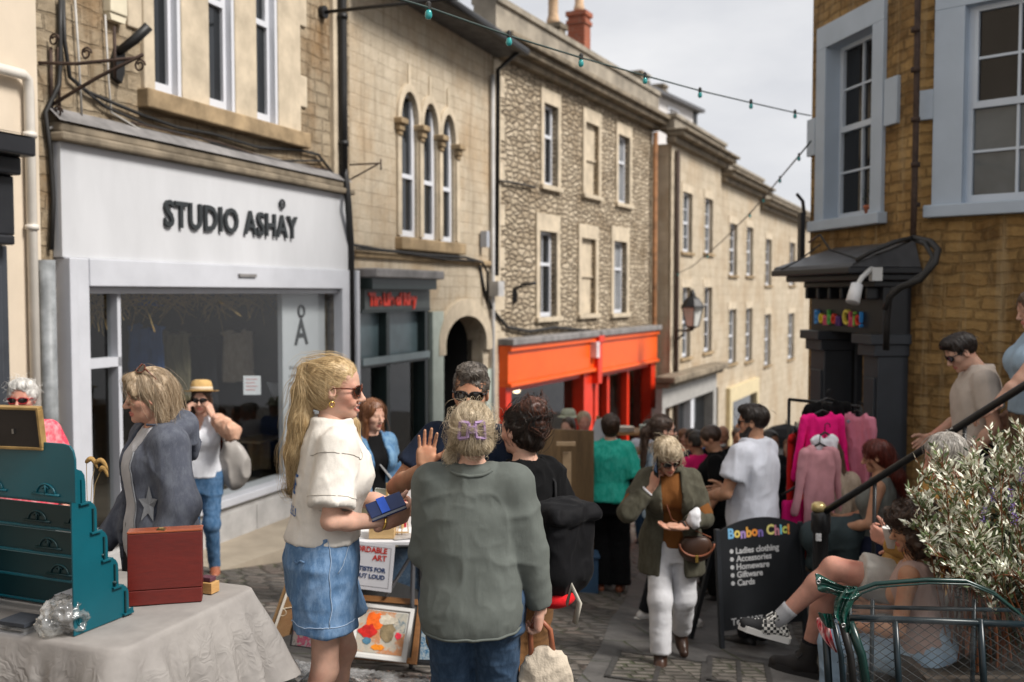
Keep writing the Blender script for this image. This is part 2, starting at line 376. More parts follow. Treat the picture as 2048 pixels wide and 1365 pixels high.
M['brown']=stone('ironstone',(.15,.066,.016),(.58,.38,.155),(.075,.045,.021),.24,.098,.060,.014,1.0,stain=(.050,.030,.016),stain_fac=.9,stain_scale=1.2,blotch=.5,streak=(.42,.31,.17))
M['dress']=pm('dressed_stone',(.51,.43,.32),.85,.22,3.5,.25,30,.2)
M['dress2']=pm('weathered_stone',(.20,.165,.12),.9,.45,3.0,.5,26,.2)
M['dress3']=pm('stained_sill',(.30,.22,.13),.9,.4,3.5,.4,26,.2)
M['lead']=pm('roof_lead',(.20,.19,.185),.6,.35,4,.3,20)
M['render']=pm('cream_render',(.60,.51,.40),.85,.08,2,.25,90,.2)
M['whitep']=pm('white_paint',(.60,.61,.645),.45,.04,2,.05,40)
M['fascia']=pm('fascia_grey_white',(.52,.525,.54),.45,.09,1.6,.06,30,stretch=(1,1,.35))
M['white2']=pm('cool_white_timber',(.50,.51,.545),.4,.07,3,.08,40)
M['grime']=pm('grimy_white',(.42,.41,.40),.6,.2,4,.1,40)
M['black']=pm('black_iron',(.010,.0095,.0095),.5,.4,14,.2,60)
M['rust']=pm('rusted_iron',(.045,.026,.018),.75,.5,20,.4,80)
M['cable']=pm('black_cable',(.02,.019,.018),.55,.2)
M['cablew']=pm('grey_cable',(.42,.40,.37),.6,.2)
M['slate']=pm('slate_roof',(.09,.09,.095),.7,.4,8,.4,40)
M['shopgrey']=pm('charcoal_paint',(.018,.019,.022),.38,.18,3,.06,30)
M['shopgrey2']=pm('slate_grey_paint',(.042,.047,.056),.42,.15,3,.06,30)
M['greenblack']=pm('dark_green_paint',(.014,.024,.023),.4,.2,3)
M['sage']=pm('pale_sage_paint',(.42,.47,.41),.6,.12,4)
M['orange']=pm('orange_paint',(.80,.105,.008),.42,.10,2)
M['redor']=pm('red_orange_paint',(.66,.032,.008),.4,.12,2)
M['bluegrey']=pm('blue_grey_paint',(.40,.465,.54),.5,.07,2,.08,30)
M['bluegrey2']=pm('blue_grey_gloss',(.50,.555,.62),.35,.05,2)
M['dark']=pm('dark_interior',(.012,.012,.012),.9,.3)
M['pane']=glassy('dark_pane');M['panew']=glassy('curtained_pane',(.085,.095,.10),.06,.4)
M['paneg']=glassy('frosted_transom',(.10,.145,.16),.35);M['panelt']=glassy('netted_pane',(.22,.23,.24),.1)
M['glass']=clear('shop_glass',(.92,.935,.93),1.1)
M['brick']=stone('red_brick',(.28,.075,.04),(.40,.13,.07),(.30,.25,.2),.22,.075,.004,.01,.4)
M['pot']=pm('clay_pot',(.50,.34,.21),.8,.25,6)
M['letter']=pm('charcoal_letter',(.022,.026,.028),.45,.1)
def quoins(F,mb,s0,z0,z1,h=.30,w0=.22,w1=.36,n=.02,left=True):
 z=z0;i=0
 while z<z1-.05:
  w=w0 if i%2 else w1;t=min(z+h-.008,z1)
  F.box(mb,s0 if left else s0-w,s0+w if left else s0,z,t,-.05,n+.004*(i%2));z+=h;i+=1
def surround(F,parent,s0,s1,z0,z1,w,wt,m,n=.03,sill=.09,sillm=None,name='stone_surround',depth=.03):
 mb=MB()
 F.box(mb,s0-w,s0,z0,z1,-depth,n);F.box(mb,s1,s1+w,z0,z1,-depth,n);F.box(mb,s0-w,s1+w,z1,z1+wt,-depth,n)
 mb.build(name,m,parent)
 if sill:
  mb=MB();F.box(mb,s0-w-.03,s1+w+.03,z0-sill,z0,-.2,n+.05);mb.build('sill',sillm or m,parent,bevel=.008)
def glaze(F,parent,s0,s1,z0,z1,n,m,name='pane',flip=False):
 mb=MB();F.box(mb,s0,s1,z0,z1,n-.008,n);return mb.build(name,m,parent)
# ================================================================ ground
def ground_sheet(name,xs,ys,dz,m,keep=None):
 mb=MB();idx={}
 for i,x in enumerate(xs):
  for j,y in enumerate(ys):idx[i,j]=mb.av((x,y,ground(x,y)+dz))
 for i in range(len(xs)-1):
  for j in range(len(ys)-1):
   if keep is None or keep((xs[i]+xs[i+1])/2,(ys[j]+ys[j+1])/2):mb.face((idx[i,j],idx[i+1,j],idx[i+1,j+1],idx[i,j+1]))
 return mb.build(name,m)
def paving2(name):
 m,n,b,o=newmat(name);base=nd(n,'ShaderNodeTexCoord').outputs['Object']
 mpn=nd(n,'ShaderNodeMapping');mpn.inputs['Rotation'].default_value=(0,0,R(-14));mpn.inputs['Scale'].default_value=(1/.185,1/.125,1);lk(n,base,mpn.inputs[0])
 wn=nd(n,'ShaderNodeTexNoise');wn.inputs['Scale'].default_value=.35;lk(n,mpn.outputs[0],wn.inputs['Vector'])
 ad=nd(n,'ShaderNodeVectorMath',op='ADD');lk(n,mpn.outputs[0],ad.inputs[0]);lk(n,wn.outputs['Color'],ad.inputs[1])
 vs=[]
 for ft in('F1','DISTANCE_TO_EDGE'):
  v=nd(n,'ShaderNodeTexVoronoi');v.voronoi_dimensions='2D';v.feature=ft;v.inputs['Scale'].default_value=1;v.inputs['Randomness'].default_value=.62;lk(n,ad.outputs[0],v.inputs['Vector']);vs.append(v)
 sp=nd(n,'ShaderNodeSeparateColor');lk(n,vs[0].outputs['Color'],sp.inputs[0])
 r=nd(n,'ShaderNodeValToRGB');lk(n,sp.outputs[0],r.inputs[0]);e=r.color_ramp.elements;e[0].color=(.060,.052,.044,1);e[1].color=(.17,.148,.122,1);q=e.new(.55);q.color=(.105,.088,.072,1);q=e.new(.8);q.color=(.135,.095,.075,1)
 col=mixc(n,.4,r.outputs[0],mixc(n,noise(n,base,16,6,.7,.3,.7),(.05,.045,.04),(.19,.17,.15)))
 mr=nd(n,'ShaderNodeMapRange');mr.inputs[2].default_value=.09;lk(n,vs[1].outputs['Distance'],mr.inputs[0])
 col=mixc(n,mr.outputs[0],mixc(n,noise(n,base,1.3,5,.7,.42,.6),(.030,.027,.021),(.042,.052,.018)),col)
 lk(n,col,b.inputs['Base Color']);m2=nd(n,'ShaderNodeMapRange');m2 .inputs[3].default_value=.38;m2 .inputs[4].default_value=.85;lk(n,noise(n,base,5,5,.6),m2 .inputs[0]);lk(n,m2 .outputs[0],b.inputs['Roughness'])
 m3=nd(n,'ShaderNodeMapRange');m3 .inputs[2].default_value=.26;m3 .interpolation_type='SMOOTHSTEP';lk(n,vs[1].outputs['Distance'],m3 .inputs[0])
 h=nd(n,'ShaderNodeMath',op='MULTIPLY_ADD');lk(n,noise(n,base,22,6,.65),h.inputs[0]);h.inputs[1].default_value=.35;lk(n,m3 .outputs[0],h.inputs[2]);bump(n,b,h.outputs[0],1.0,.035);return m
def paving(name,c1,c2,joint,bw,bh,warp,mort,bmp,moss=(.05,.062,.022),rot=0,gloss=.62,dist=.03):
 m,n,b,o=newmat(name);base=nd(n,'ShaderNodeTexCoord').outputs['Object']
 mpn=nd(n,'ShaderNodeMapping');mpn.inputs['Rotation'].default_value=(0,0,rot);lk(n,base,mpn.inputs[0]);co=mpn.outputs[0]
 wn=nd(n,'ShaderNodeTexNoise');wn.inputs['Scale'].default_value=2.4;wn.inputs['Detail'].default_value=3;lk(n,co,wn.inputs['Vector'])
 sub=nd(n,'ShaderNodeVectorMath',op='SUBTRACT');lk(n,wn.outputs['Color'],sub.inputs[0]);sub.inputs[1].default_value=(.5,.5,.5)
 sc=nd(n,'ShaderNodeVectorMath',op='SCALE');lk(n,sub.outputs[0],sc.inputs[0]);sc.inputs['Scale'].default_value=warp*2
 ad=nd(n,'ShaderNodeVectorMath',op='ADD');lk(n,co,ad.inputs[0]);lk(n,sc.outputs[0],ad.inputs[1])
 br=nd(n,'ShaderNodeTexBrick');lk(n,ad.outputs[0],br.inputs['Vector'])
 br.inputs['Color1'].default_value=(*c1,1);br.inputs['Color2'].default_value=(*c2,1);br.inputs['Mortar'].default_value=(*joint,1)
 br.inputs['Scale'].default_value=1;br.inputs['Mortar Size'].default_value=mort;br.inputs['Mortar Smooth'].default_value=.6
 br.inputs['Brick Width'].default_value=bw;br.inputs['Row Height'].default_value=bh;br.offset=.43;br.squash=.75;br.squash_frequency=2
 col=mixc(n,.55,br.outputs['Color'],mixc(n,noise(n,co,7,6,.7,.3,.7),shade(c1,.55),shade(c2,1.25)))
 mossf=nd(n,'ShaderNodeMath',op='MULTIPLY');lk(n,noise(n,co,1.4,6,.7,.42,.62),mossf.inputs[0]);lk(n,br.outputs['Fac'],mossf.inputs[1])
 col=mixc(n,mossf.outputs[0],col,moss)
 col=mixc(n,noise(n,co,.9,5,.6,.48,.72),col,shade(c1,.45),'MIX')
 lk(n,col,b.inputs['Base Color']);b.inputs['Specular IOR Level'].default_value=.45
 lk(n,noise(n,co,5,4,.6,.2,.9),b.inputs['Roughness']);b.inputs['Roughness'].default_value=gloss
 mr=nd(n,'ShaderNodeMapRange');mr.inputs[3].default_value=gloss-.15;mr.inputs[4].default_value=gloss+.25;lk(n,noise(n,co,4,5,.6),mr.inputs[0]);lk(n,mr.outputs[0],b.inputs['Roughness'])
 inv=nd(n,'ShaderNodeMath',op='SUBTRACT');inv.inputs[0].default_value=1;lk(n,br.outputs['Fac'],inv.inputs[1])
 h=nd(n,'ShaderNodeMath',op='MULTIPLY_ADD');lk(n,noise(n,co,16,6,.65),h.inputs[0]);h.inputs[1].default_value=.45;lk(n,inv.outputs[0],h.inputs[2])
 bump(n,b,h.outputs[0],bmp,dist);return m
M['setts']=paving2('stone_setts')
M['flags']=paving('stone_flags',(.075,.071,.068),(.125,.118,.110),(.040,.042,.026),.95,.62,.02,.014,.6,rot=R(-14),gloss=.5)
M['slab']=pm('concrete_forecourt',(.34,.29,.225),.85,.2,2.2,.3,60,.2)
ss=lambda a,b,n:[lerp(a,b,i/n)for i in range(n+1)]
structure(ground_sheet('street',[-30,-12,-6]+ss(-4.2,3.6,10)+[8,16,45],ss(-6,8,6)+ss(10,60,20)+[90,150],0,M['setts']))
mb=MB()
for i in range(24):
 ya,yb=lerp(1,25,i/24),lerp(1,25,(i+1)/24)
 for k in range(6):
  f=lambda y,q:.42+.20*(y-6)+q*1.5/6+.02*math.sin(y*3)
  P=[(f(ya,k),ya),(f(ya,k+1),ya),(f(yb,k+1),yb),(f(yb,k),yb)]
  mb.poly([(x,y,ground(x,y)+.006)for x,y in P])
structure(mb.build('pavement',M['flags']))
mb=MB()
for i in range(16):
 ya,yb=lerp(1,13,i/16),lerp(1,13,(i+1)/16)
 P=[(-4.5,ya),(-1.15+.03*ya,ya),(-1.15+.03*yb,yb),(-4.5,yb)]
 mb.poly([(x,y,ground(x,y)+.006)for x,y in P])
structure(mb.build('pavement',M['flags']))
mb=MB()
Pf=[(-5.2,6.6),(-3.25,7.15),(-2.62,8.72),(-2.10,9.75),(-1.98,11.2),(-2.2,12.6),(-5.2,12.6)]
a=[mb.av((x,y,-.865+.0*y))for x,y in Pf];b=[mb.av((x,y,-2.2))for x,y in Pf];mb.face(a)
for i in range(len(Pf)):mb.face((b[i],b[(i+1)%len(Pf)],a[(i+1)%len(Pf)],a[i]))
structure(mb.build('pavement',M['slab']))
m_cov=paving('cover_setts',(.12,.105,.09),(.21,.185,.16),(.035,.035,.03),.19,.085,.01,.02,.9,rot=R(-14))
m_ir=pm('worn_iron',(.085,.08,.075),.5,.3,20,.3,80,metal=.4)
for(cx,cy,w,h)in((.96,6.42,.62,.78),(1.52,6.55,.42,.72)):
 t=thing('inspection_cover','larger sett filled iron inspection cover under the walking woman with the phone' if cx<1.2 else 'smaller sett filled iron cover nearest the black advertising board','drain cover',(cx,cy,ground(cx,cy)))
 Mz=Matrix.Rotation(R(-12),3,'Z')
 def gp(u,v,dz):
  q=Mz@V(u,v,0);return(cx+q.x,cy+q.y,ground(cx+q.x,cy+q.y)+dz)
 mb=MB()
 for(u0,u1,v0,v1)in((-w/2,w/2,-h/2,-h/2+.035),(-w/2,w/2,h/2-.035,h/2),(-w/2,-w/2+.035,-h/2,h/2),(w/2-.035,w/2,-h/2,h/2),(-.015,.015,-h/2,h/2)):
  mb.hexa([gp(u0,v0,-.02),gp(u1,v0,-.02),gp(u1,v1,-.02),gp(u0,v1,-.02),gp(u0,v0,.017),gp(u1,v0,.017),gp(u1,v1,.017),gp(u0,v1,.017)])
 mb.build('frame',m_ir,t)
 mb=MB();mb.hexa([gp(-w/2,-h/2,-.02),gp(w/2,-h/2,-.02),gp(w/2,h/2,-.02),gp(-w/2,h/2,-.02),gp(-w/2,-h/2,.011),gp(w/2,-h/2,.011),gp(w/2,h/2,.011),gp(-w/2,h/2,.011)])
 mb.build('sett_infill',m_cov,t)
# ================================================================ 1 white fascia shop (left)
F1=Facade(-3.58,7.96,1.57,4.39)
b1=thing('shop_building','buff stone shop with a wide white fascia, mullioned windows and a big display window','building',F1 .p(0,-.9))
sL,sR=F1 .S(80),F1 .S(702)
zf0,zf1=1.885,2.79
zsill=3.40
ops=[(F1 .S(a),F1 .S(b),zsill,zsill+2.3)for a,b in((311,365),(419,471),(513,556))]
shop_op=(F1 .S(158),F1 .S(668),-.45,1.66)
mb=MB();F1 .wall(mb,sL,sR,-2.2,8.2,ops+[shop_op],.24,shell=5.5);mb.build('wall',M['coursed'],b1,uvF=F1 .uv)
mb=MB()
s0,s1=F1 .S(290),F1 .S(600)
edges=[s0,ops[0][0],ops[0][1],ops[1][0],ops[1][1],ops[2][0],ops[2][1],s1]
for i in(0,2,4,6):F1 .box(mb,edges[i],edges[i+1],zsill,zsill+2.35,-.1,.045)
F1 .box(mb,s0,s1,zsill+2.3,zsill+2.7,-.1,.045)
F1 .box(mb,s1,s1+.16,3.7,4.05,-.05,.03);F1 .box(mb,s1,s1+.16,4.6,4.95,-.05,.03);F1 .box(mb,s0-.18,s0,3.9,4.3,-.05,.03)
mb.build('stone_surround',M['dress'],b1,bevel=.012)
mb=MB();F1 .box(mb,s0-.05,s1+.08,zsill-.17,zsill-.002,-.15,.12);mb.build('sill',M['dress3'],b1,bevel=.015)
for a,b,c,d in ops:
 sash(F1,b1,a,b-.02,c,d,-.04,M['whitep'],M['pane'],mid=.46,fw=.075)
 mb=MB();F1 .box(mb,b-.05,b-.004,c,d,-.10,.03);mb.build('sash_box',M['whitep'],b1)
mb=MB();F1 .box(mb,F1 .S(664),F1 .S(680),2.9,8.2,-.05,.05);mb.build('stone_strip',M['dress'],b1)
fL,fR=F1 .S(128,.10),F1 .S(700,.10)
mb=MB();F1 .box(mb,fL,fR,zf0,zf1,.005,.10);sb=mb.build('fascia_board',M['fascia'],b1,bevel=.006)
fr=lambda u,v,t:F1 .p(F1 .S(332,.12)+u,v,.108+t)
lettering('STUDIO ASHAY','lettering',M['letter'],sb,lambda u,v,t:fr(u,v+2.207,t),width=F1 .S(596,.12)-F1 .S(332,.12),size=.335,depth=.025,bold=.006,spacing=1.08)
mb=MB();sA=F1 .S(567,.12)
ring=[(sA+.045*math.cos(2*math.pi*k/14),2.56+.045*math.sin(2*math.pi*k/14))for k in range(15)]
mb.tube([F1 .p(u,v,.12)for u,v in ring],.012,6,cap=False);mb.tube([F1 .p(sA-.03,2.56,.12),F1 .p(sA+.03,2.56,.12)],.009,6);mb.build('lettering',M['letter'],sb)
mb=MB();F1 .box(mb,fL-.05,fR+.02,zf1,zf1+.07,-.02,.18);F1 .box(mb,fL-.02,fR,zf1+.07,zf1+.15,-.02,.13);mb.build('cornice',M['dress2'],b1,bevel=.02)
mb=MB();mb.quad(F1 .p(fL-.05,zf1+.155,.15),F1 .p(fR,zf1+.155,.15),F1 .p(fR,zf1+.27,.02),F1 .p(fL-.05,zf1+.27,.02));mb.build('lead_flashing',M['lead'],b1)
mb=MB()
F1 .box(mb,F1 .S(122),F1 .S(157),-1.1,zf0,-.1,.12);F1 .box(mb,F1 .S(668),F1 .S(697),-1.1,zf0,-.1,.12)
F1 .box(mb,F1 .S(157),F1 .S(668),1.66,zf0-.0,-.1,.13);F1 .box(mb,F1 .S(157),F1 .S(668),1.60,1.66,-.1,.06)
F1 .box(mb,F1 .S(150),F1 .S(672),-.52,-.44,-.25,.10)
for px in(120,696):F1 .box(mb,F1 .S(px)-.04,F1 .S(px)+.04,-1.1,zf0,-.12,.15)
mb.build('shopfront',M['white2'],b1,bevel=.008)
mb=MB();F1 .box(mb,F1 .S(157),F1 .S(668),-1.1,-.52,-.2,.05)
for k in range(5):F1 .box(mb,lerp(F1 .S(165),F1 .S(650),k/5)+.03,lerp(F1 .S(165),F1 .S(650),(k+1)/5)-.03,-.95,-.60,.05,.058)
mb.build('stall_riser',M['grime'],b1)
mb=MB();F1 .box(mb,F1 .S(455),F1 .S(490),1.77,1.80,.13,.15);mb.build('ventilator',M['lead'],b1)
glaze(F1,b1,F1 .S(157),F1 .S(668),-.44,1.60,-.05,M['glass'],'display_pane')
mb=MB();F1 .box(mb,F1 .S(231),F1 .S(238),-.44,1.60,-.09,.02);F1 .box(mb,F1 .S(157),F1 .S(238),.98,1.06,-.09,.02);mb.build('glazing_bar',M['white2'],b1)
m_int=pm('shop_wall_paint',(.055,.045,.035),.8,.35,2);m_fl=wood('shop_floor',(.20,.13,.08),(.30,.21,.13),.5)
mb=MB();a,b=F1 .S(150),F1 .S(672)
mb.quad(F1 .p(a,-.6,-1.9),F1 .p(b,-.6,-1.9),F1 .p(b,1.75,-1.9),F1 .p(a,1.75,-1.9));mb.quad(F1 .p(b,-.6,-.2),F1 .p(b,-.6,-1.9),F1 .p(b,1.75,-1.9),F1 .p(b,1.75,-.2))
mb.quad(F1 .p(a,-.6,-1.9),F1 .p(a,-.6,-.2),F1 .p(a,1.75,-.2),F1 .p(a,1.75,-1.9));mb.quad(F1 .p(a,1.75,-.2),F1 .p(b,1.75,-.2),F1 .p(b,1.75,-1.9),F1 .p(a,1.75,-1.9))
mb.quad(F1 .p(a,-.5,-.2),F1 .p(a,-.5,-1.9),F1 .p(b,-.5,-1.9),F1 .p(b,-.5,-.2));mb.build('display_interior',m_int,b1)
mb=MB();pa,pb=F1 .S(580),F1 .S(664);F1 .box(mb,pa,pb,-.44,1.60,-.16,-.10);pn=mb.build('logo_panel',M['whitep'],b1)
frp=lambda u,v,t:F1 .p(pa+.42*(pb-pa)+u,v,-.098+t)
lettering('A','lettering',M['letter'],pn,lambda u,v,t:frp(u,v+1.02,t),width=.30,size=.42,depth=.006,bold=.006,cen=True)
mb=MB();mb.tube([frp(.062*math.cos(k*math.pi/9),1.40+.062*math.sin(k*math.pi/9),.004)for k in range(19)],.016,6,cap=False);mb.build('lettering',M['letter'],pn)
txt=['Welcome to the studio,','a meeting of linen','and thread, cut and','sewn on the hill.','','Please come in, look','and try things on.','Ring the bell for us.']
for i,l in enumerate(txt):
 if l:lettering(l,'lettering',pm('grey_ink',(.16,.16,.17),.6,.05),pn,lambda u,v,t,i=i:F1 .p(pa+.12+u,.74-i*.085+v,-.098+t),size=.062,depth=.002)
mb=MB();mb.tube([F1 .p(F1 .S(690,.1),z,.1)for z in(2.85,4,5.5,8)],.05,10);
for z in(3.4,4.9):mb.tube([F1 .p(F1 .S(690,.1),z-.03,.1),F1 .p(F1 .S(690,.1),z+.03,.1)],.062,10)
mb.tube([F1 .p(F1 .S(690,.1),3.15,.1),F1 .p(F1 .S(690,.1),3.0,.12),F1 .p(F1 .S(698,.2),2.7,.2),F1 .p(F1 .S(703,.12),2.2,.12),F1 .p(F1 .S(703,.12),-1.2,.12)],.042,10)
mb.build('downpipe',M['black'],b1,smooth=True)
mb=MB();mb.tube([F1 .p(F1 .S(96,.08),1.86,.08),F1 .p(F1 .S(96,.08),-1,.08)],.062,12);mb.build('downpipe',pm('galvanised_pipe',(.20,.21,.215),.5,.35,9,.2,40),b1,smooth=True)
def cab(pts,F,r=.012,n=.04,jit=.0):
 mb=MB();mb.tube([F.p(F.S(px,n),F.Z(px,py,n),n)for px,py in pts],r,5);return mb
for k,(pts,r,m)in enumerate([([(135,0),(133,60),(132,120),(128,170),(100,225),(108,300),(112,400),(106,500)],.02,'cable'),([(140,0),(141,80),(150,155),(185,185),(230,205),(290,230),(360,255),(430,268),(520,295),(600,300),(640,310),(670,350),(695,385)],.017,'cable'),([(165,170),(220,215),(300,250),(400,275),(470,300),(560,322),(650,322),(690,380)],.012,'cable'),([(270,245),(340,262),(440,285),(520,312),(600,332),(660,340)],.011,'rust'),([(163,0),(168,110),(172,235)],.010,'cablew'),([(222,30),(226,150),(230,225),(290,262),(360,300),(420,328)],.009,'cablew'),([(105,258),(150,242),(200,252),(260,285)],.013,'cablew'),([(170,240),(215,262),(290,300),(350,306),(420,330)],.009,'cablew'),([(598,340),(610,352),(640,358),(672,352)],.012,'cablew')]):
 cab(pts,F1,r).build('cable',M[m],b1,smooth=True)
t=thing('alarm_box','small cream alarm box high on the stone wall above the rusty bracket','alarm',F1 .p(F1 .S(243,.05),F1 .Z(243,20,.05)))
s_=F1 .S(243,.05);z_=F1 .Z(243,30,.05)
mb=MB();fr2=lambda u,v,t_:F1 .p(s_+u,z_+v,t_)
mb.prism([(-.10,.0),(.10,.0),(.10,.28),(-.10,.28)],fr2,.0,.09);mb.build('casing',pm('aged_cream_plastic',(.62,.56,.42),.5,.1),t,bevel=.012)
mb=MB();mb.prism([(-.08,-.06),(.08,-.06),(.10,-.004),(-.10,-.004)],fr2,.0,.075);mb.build('lower_cover',pm('aged_cream_plastic',(.62,.56,.42),.5,.1),t)
t=thing('wall_lamp','dark iron spout fitting with tilted barrel fixed to the stone beside the left window','wall fitting',F1 .p(F1 .S(250,.05),F1 .Z(250,130,.05)))
s_=F1 .S(250,.05);z_=F1 .Z(250,120,.05)
mb=MB();mb.prism([(-.07,-.16),(.02,-.2),(.06,-.1),(.07,.1),(-.02,.12),(-.07,.0)],fr2,.0,.05);mb.build('back_plate',M['black'],t,bevel=.01)
mb=MB();mb.tube([fr2(-.02,.06,.05),fr2(.05,.17,.16),fr2(.11,.29,.26)],[.035,.042,.042],10);mb.build('barrel',M['black'],t,smooth=True)
t=thing('sign_bracket','rusty wrought iron bracket with scrolls projecting over the fascia end','bracket',F1 .p(F1 .S(125,.05),F1 .Z(125,150,.05)))
mb=MB();g=lambda px,py,n:F1 .p(F1 .S(px,n),F1 .Z(px,py,n),n)
mb.tube([g(113,95,.03),g(112,225,.03)],.014,6);mb.tube([g(128,95,.03),g(128,228,.03)],.012,6)
A=g(112,133,.03);
mb.tube([A-F1 .e*.12,A+F1 .n*.25,A+F1 .n*.85],.014,6);mb.tube([g(113,210,.03),A+F1 .n*.45+V(0,0,-.12),A+F1 .n*.88+V(0,0,.02)],.014,6)
mb.tube([A+F1 .n*.62+V(0,0,.25),A+F1 .n*.62+V(0,0,-.14)],.012,6);mb.build('arm',M['rust'],t,smooth=True)
for q,(nn,dz)in enumerate(((.85,-.06),(.35,.07),(.04,.20),(.06,-.36))):
 mb=MB();c=A+F1 .n*nn+V(0,0,dz);mb.tube([c+F1 .n*(.05-.002*k)*math.cos(k*.6)+V(0,0,(.05-.002*k)*math.sin(k*.6))for k in range(16)],.008,5);mb.build('scroll',M['rust'],t,smooth=True)
t=thing('wall_bracket','long thin black iron arm with round wall plate above the drainpipe','bracket',F1 .p(F1 .S(652,.05),F1 .Z(652,25,.05)))
A=g(652,25,.03);mb=MB();mb.tube([A,A+F1 .n*.9+V(0,0,.0),A+F1 .n*1.9],.022,7);mb.build('arm',M['black'],t,smooth=True)
mb=MB();mb.tube([A-F1 .n*.03,A+F1 .n*.03],.075,12);mb.build('wall_plate',M['black'],t)
A=g(702,330,.1);t=thing('wall_bracket','short rusty iron wall bracket beside the black drainpipe','bracket',A)
mb=MB();mb.tube([A,A+F1 .n*.42+V(0,0,.0)],.011,6);mb.tube([A+V(0,0,-.18),A+F1 .n*.38+V(0,0,-.01)],.010,6);mb.tube([A+F1 .n*.42+V(0,0,.05),A+F1 .n*.42+V(0,0,-.08)],.010,6);mb.build('arm',M['rust'],t,smooth=True)
b0=thing('rendered_house','cream rendered house at the frame edge with a grey shopfront pilaster and white gutter','building',F1 .p(F1 .S(40),-.9))
mb=MB();F1 .wall(mb,sL-14.0,sL-.005,-2.2,8.2,[],n=.03,shell=5.5);mb.build('wall',M['render'],b0,uvF=F1 .uv)  # wall lengthened out of view behind the camera to block sky fill
mb=MB();F1 .box(mb,sL-4,F1 .S(44,.25),2.58,2.72,0.03,.42);F1 .box(mb,sL-4,F1 .S(40,.25),2.45,2.58,.03,.30);F1 .box(mb,sL-4,F1 .S(22,.2),1.95,2.02,.03,.26)
F1 .box(mb,sL-4,F1 .S(20,.15),2.02,2.45,.03,.22);mb.build('cornice',M['shopgrey'],b0,bevel=.015)
mb=MB();F1 .box(mb,sL-4,F1 .S(14,.12),-1.3,1.95,.03,.14);F1 .box(mb,sL-4,F1 .S(2,.15),-1.2,1.8,.14,.17);mb.build('pilaster',M['shopgrey2'],b0,bevel=.01)
mb=MB();mb.quad(F1 .p(sL-4,2.725,.44),F1 .p(F1 .S(48,.3),2.725,.44),F1 .p(F1 .S(48,.3),2.80,.03),F1 .p(sL-4,2.80,.03));mb.build('lead_flashing',M['lead'],b0)
mb=MB();zg=F1 .Z(30,142,.1)
mb.tube([F1 .p(sL-4,zg,.10),F1 .p(F1 .S(58,.1),zg,.10),F1 .p(F1 .S(66,.1),zg-.03,.10),F1 .p(F1 .S(68,.08),zg-.12,.08),F1 .p(F1 .S(68,.08),-1.1,.08)],.038,10)
for py in(270,455):z=F1 .Z(66,py,.08);mb.tube([F1 .p(F1 .S(68,.08),z-.02,.08),F1 .p(F1 .S(68,.08),z+.02,.08)],.05,10)
mb.build('downpipe',pm('cream_pipe',(.62,.58,.52),.45,.08),b0,smooth=True)
# ================================================================ 2 gabled house with three lancets
B=F1 .p(sR,0)
F2=Facade(B.x+.0,B.y,.385,1)
b2=thing('gabled_house','buff ashlar house with three pointed lancet windows above a dark green shopfront','building',F2 .p(2,-1.8))
s2R=F2 .S(985)
lan=[(F2 .S(801),F2 .S(836),2.39,F2 .Z(820,185)),(F2 .S(845),F2 .S(875),2.38,F2 .Z(861,208)),(F2 .S(883),F2 .S(909),2.37,F2 .Z(897,230))]
zsp=[z1-.42 for(_,_,_,z1)in lan]
door=(F2 .S(884),F2 .S(966),-3.0,F2 .Z(925,632));zds=door[3]-.42
shp=(F2 .S(706),F2 .S(858),-1.9,1.42)
mb=MB();F2 .wall(mb,0.0,s2R,-4,5.72,[(a,b,c,d)for a,b,c,d in lan]+[door,shp],.28,shell=5.5,ends=(False,False))
for(a,b,c,d),zs in zip(lan,zsp):arch_fill(F2,mb,a,b,zs,d,d,.28)
arch_fill(F2,mb,door[0],door[1],zds,door[3],door[3],.28)
mb.build('wall',M['ashlar'],b2,uvF=F2 .uv)
for i,((a,b,c,d),zs)in enumerate(zip(lan,zsp)):
 mb=MB();arch_ring(F2,mb,a,b,zs,zs,d,.10,-.02,.035);F2 .box(mb,(a+b)/2-.03,(a+b)/2+.03,d+.1,d+.38,-.02,.02);mb.build('stone_surround',M['dress'],b2)
 w=sash(F2,b2,a,b,c,d,-.05,M['whitep'],M['pane'],mid=.42,fw=.06)
 for s_ in([a-.13,b+.01]if i==0 else[b+.01]):
  mb=MB();zc=zs-.02;F2 .box(mb,s_,s_+.15,zc-.14,zc-.05,-.1,.08);F2 .box(mb,s_-.03,s_+.18,zc-.05,zc+.03,-.1,.12);F2 .box(mb,s_+.02,s_+.13,zc-.2,zc-.14,-.1,.06);mb.build('capital',M['dress3'],b2,bevel=.015)
  mb=MB();F2 .box(mb,s_+.02,s_+.13,2.4,zs-.2,-.08,.035);mb.build('mullion',M['dress'],b2)
mb=MB();F2 .box(mb,lan[0][0]-.15,lan[2][1]+.2,2.20,2.37,-.2,.12);mb.build('sill',M['dress3'],b2,bevel=.02)
mb=MB();F2 .box(mb,.05,s2R,2.06,2.14,-.05,.05);mb.build('string_course',M['dress3'],b2,bevel=.02)
mb=MB();mb.hexa([F2 .p(0,5.55,.50),F2 .p(s2R+.15,5.55,.50),F2 .p(s2R+.15,5.55,-5),F2 .p(0,5.55,-5),F2 .p(0,5.70,.50),F2 .p(s2R+.15,5.70,.50),F2 .p(s2R+.15,8.6,-5),F2 .p(0,8.6,-5)]);rf=mb.build('roof',M['slate'],b2)
mb=MB();mb.tube([F2 .p(0,5.60,.56),F2 .p(s2R+.1,5.58,.56)],.07,8);mb.tube([F2 .p(s2R-.05,5.58,.5),F2 .p(s2R-.04,5.3,.12),F2 .p(s2R-.04,1.9,.09)],.04,8);mb.build('gutter',M['black'],rf,smooth=True)
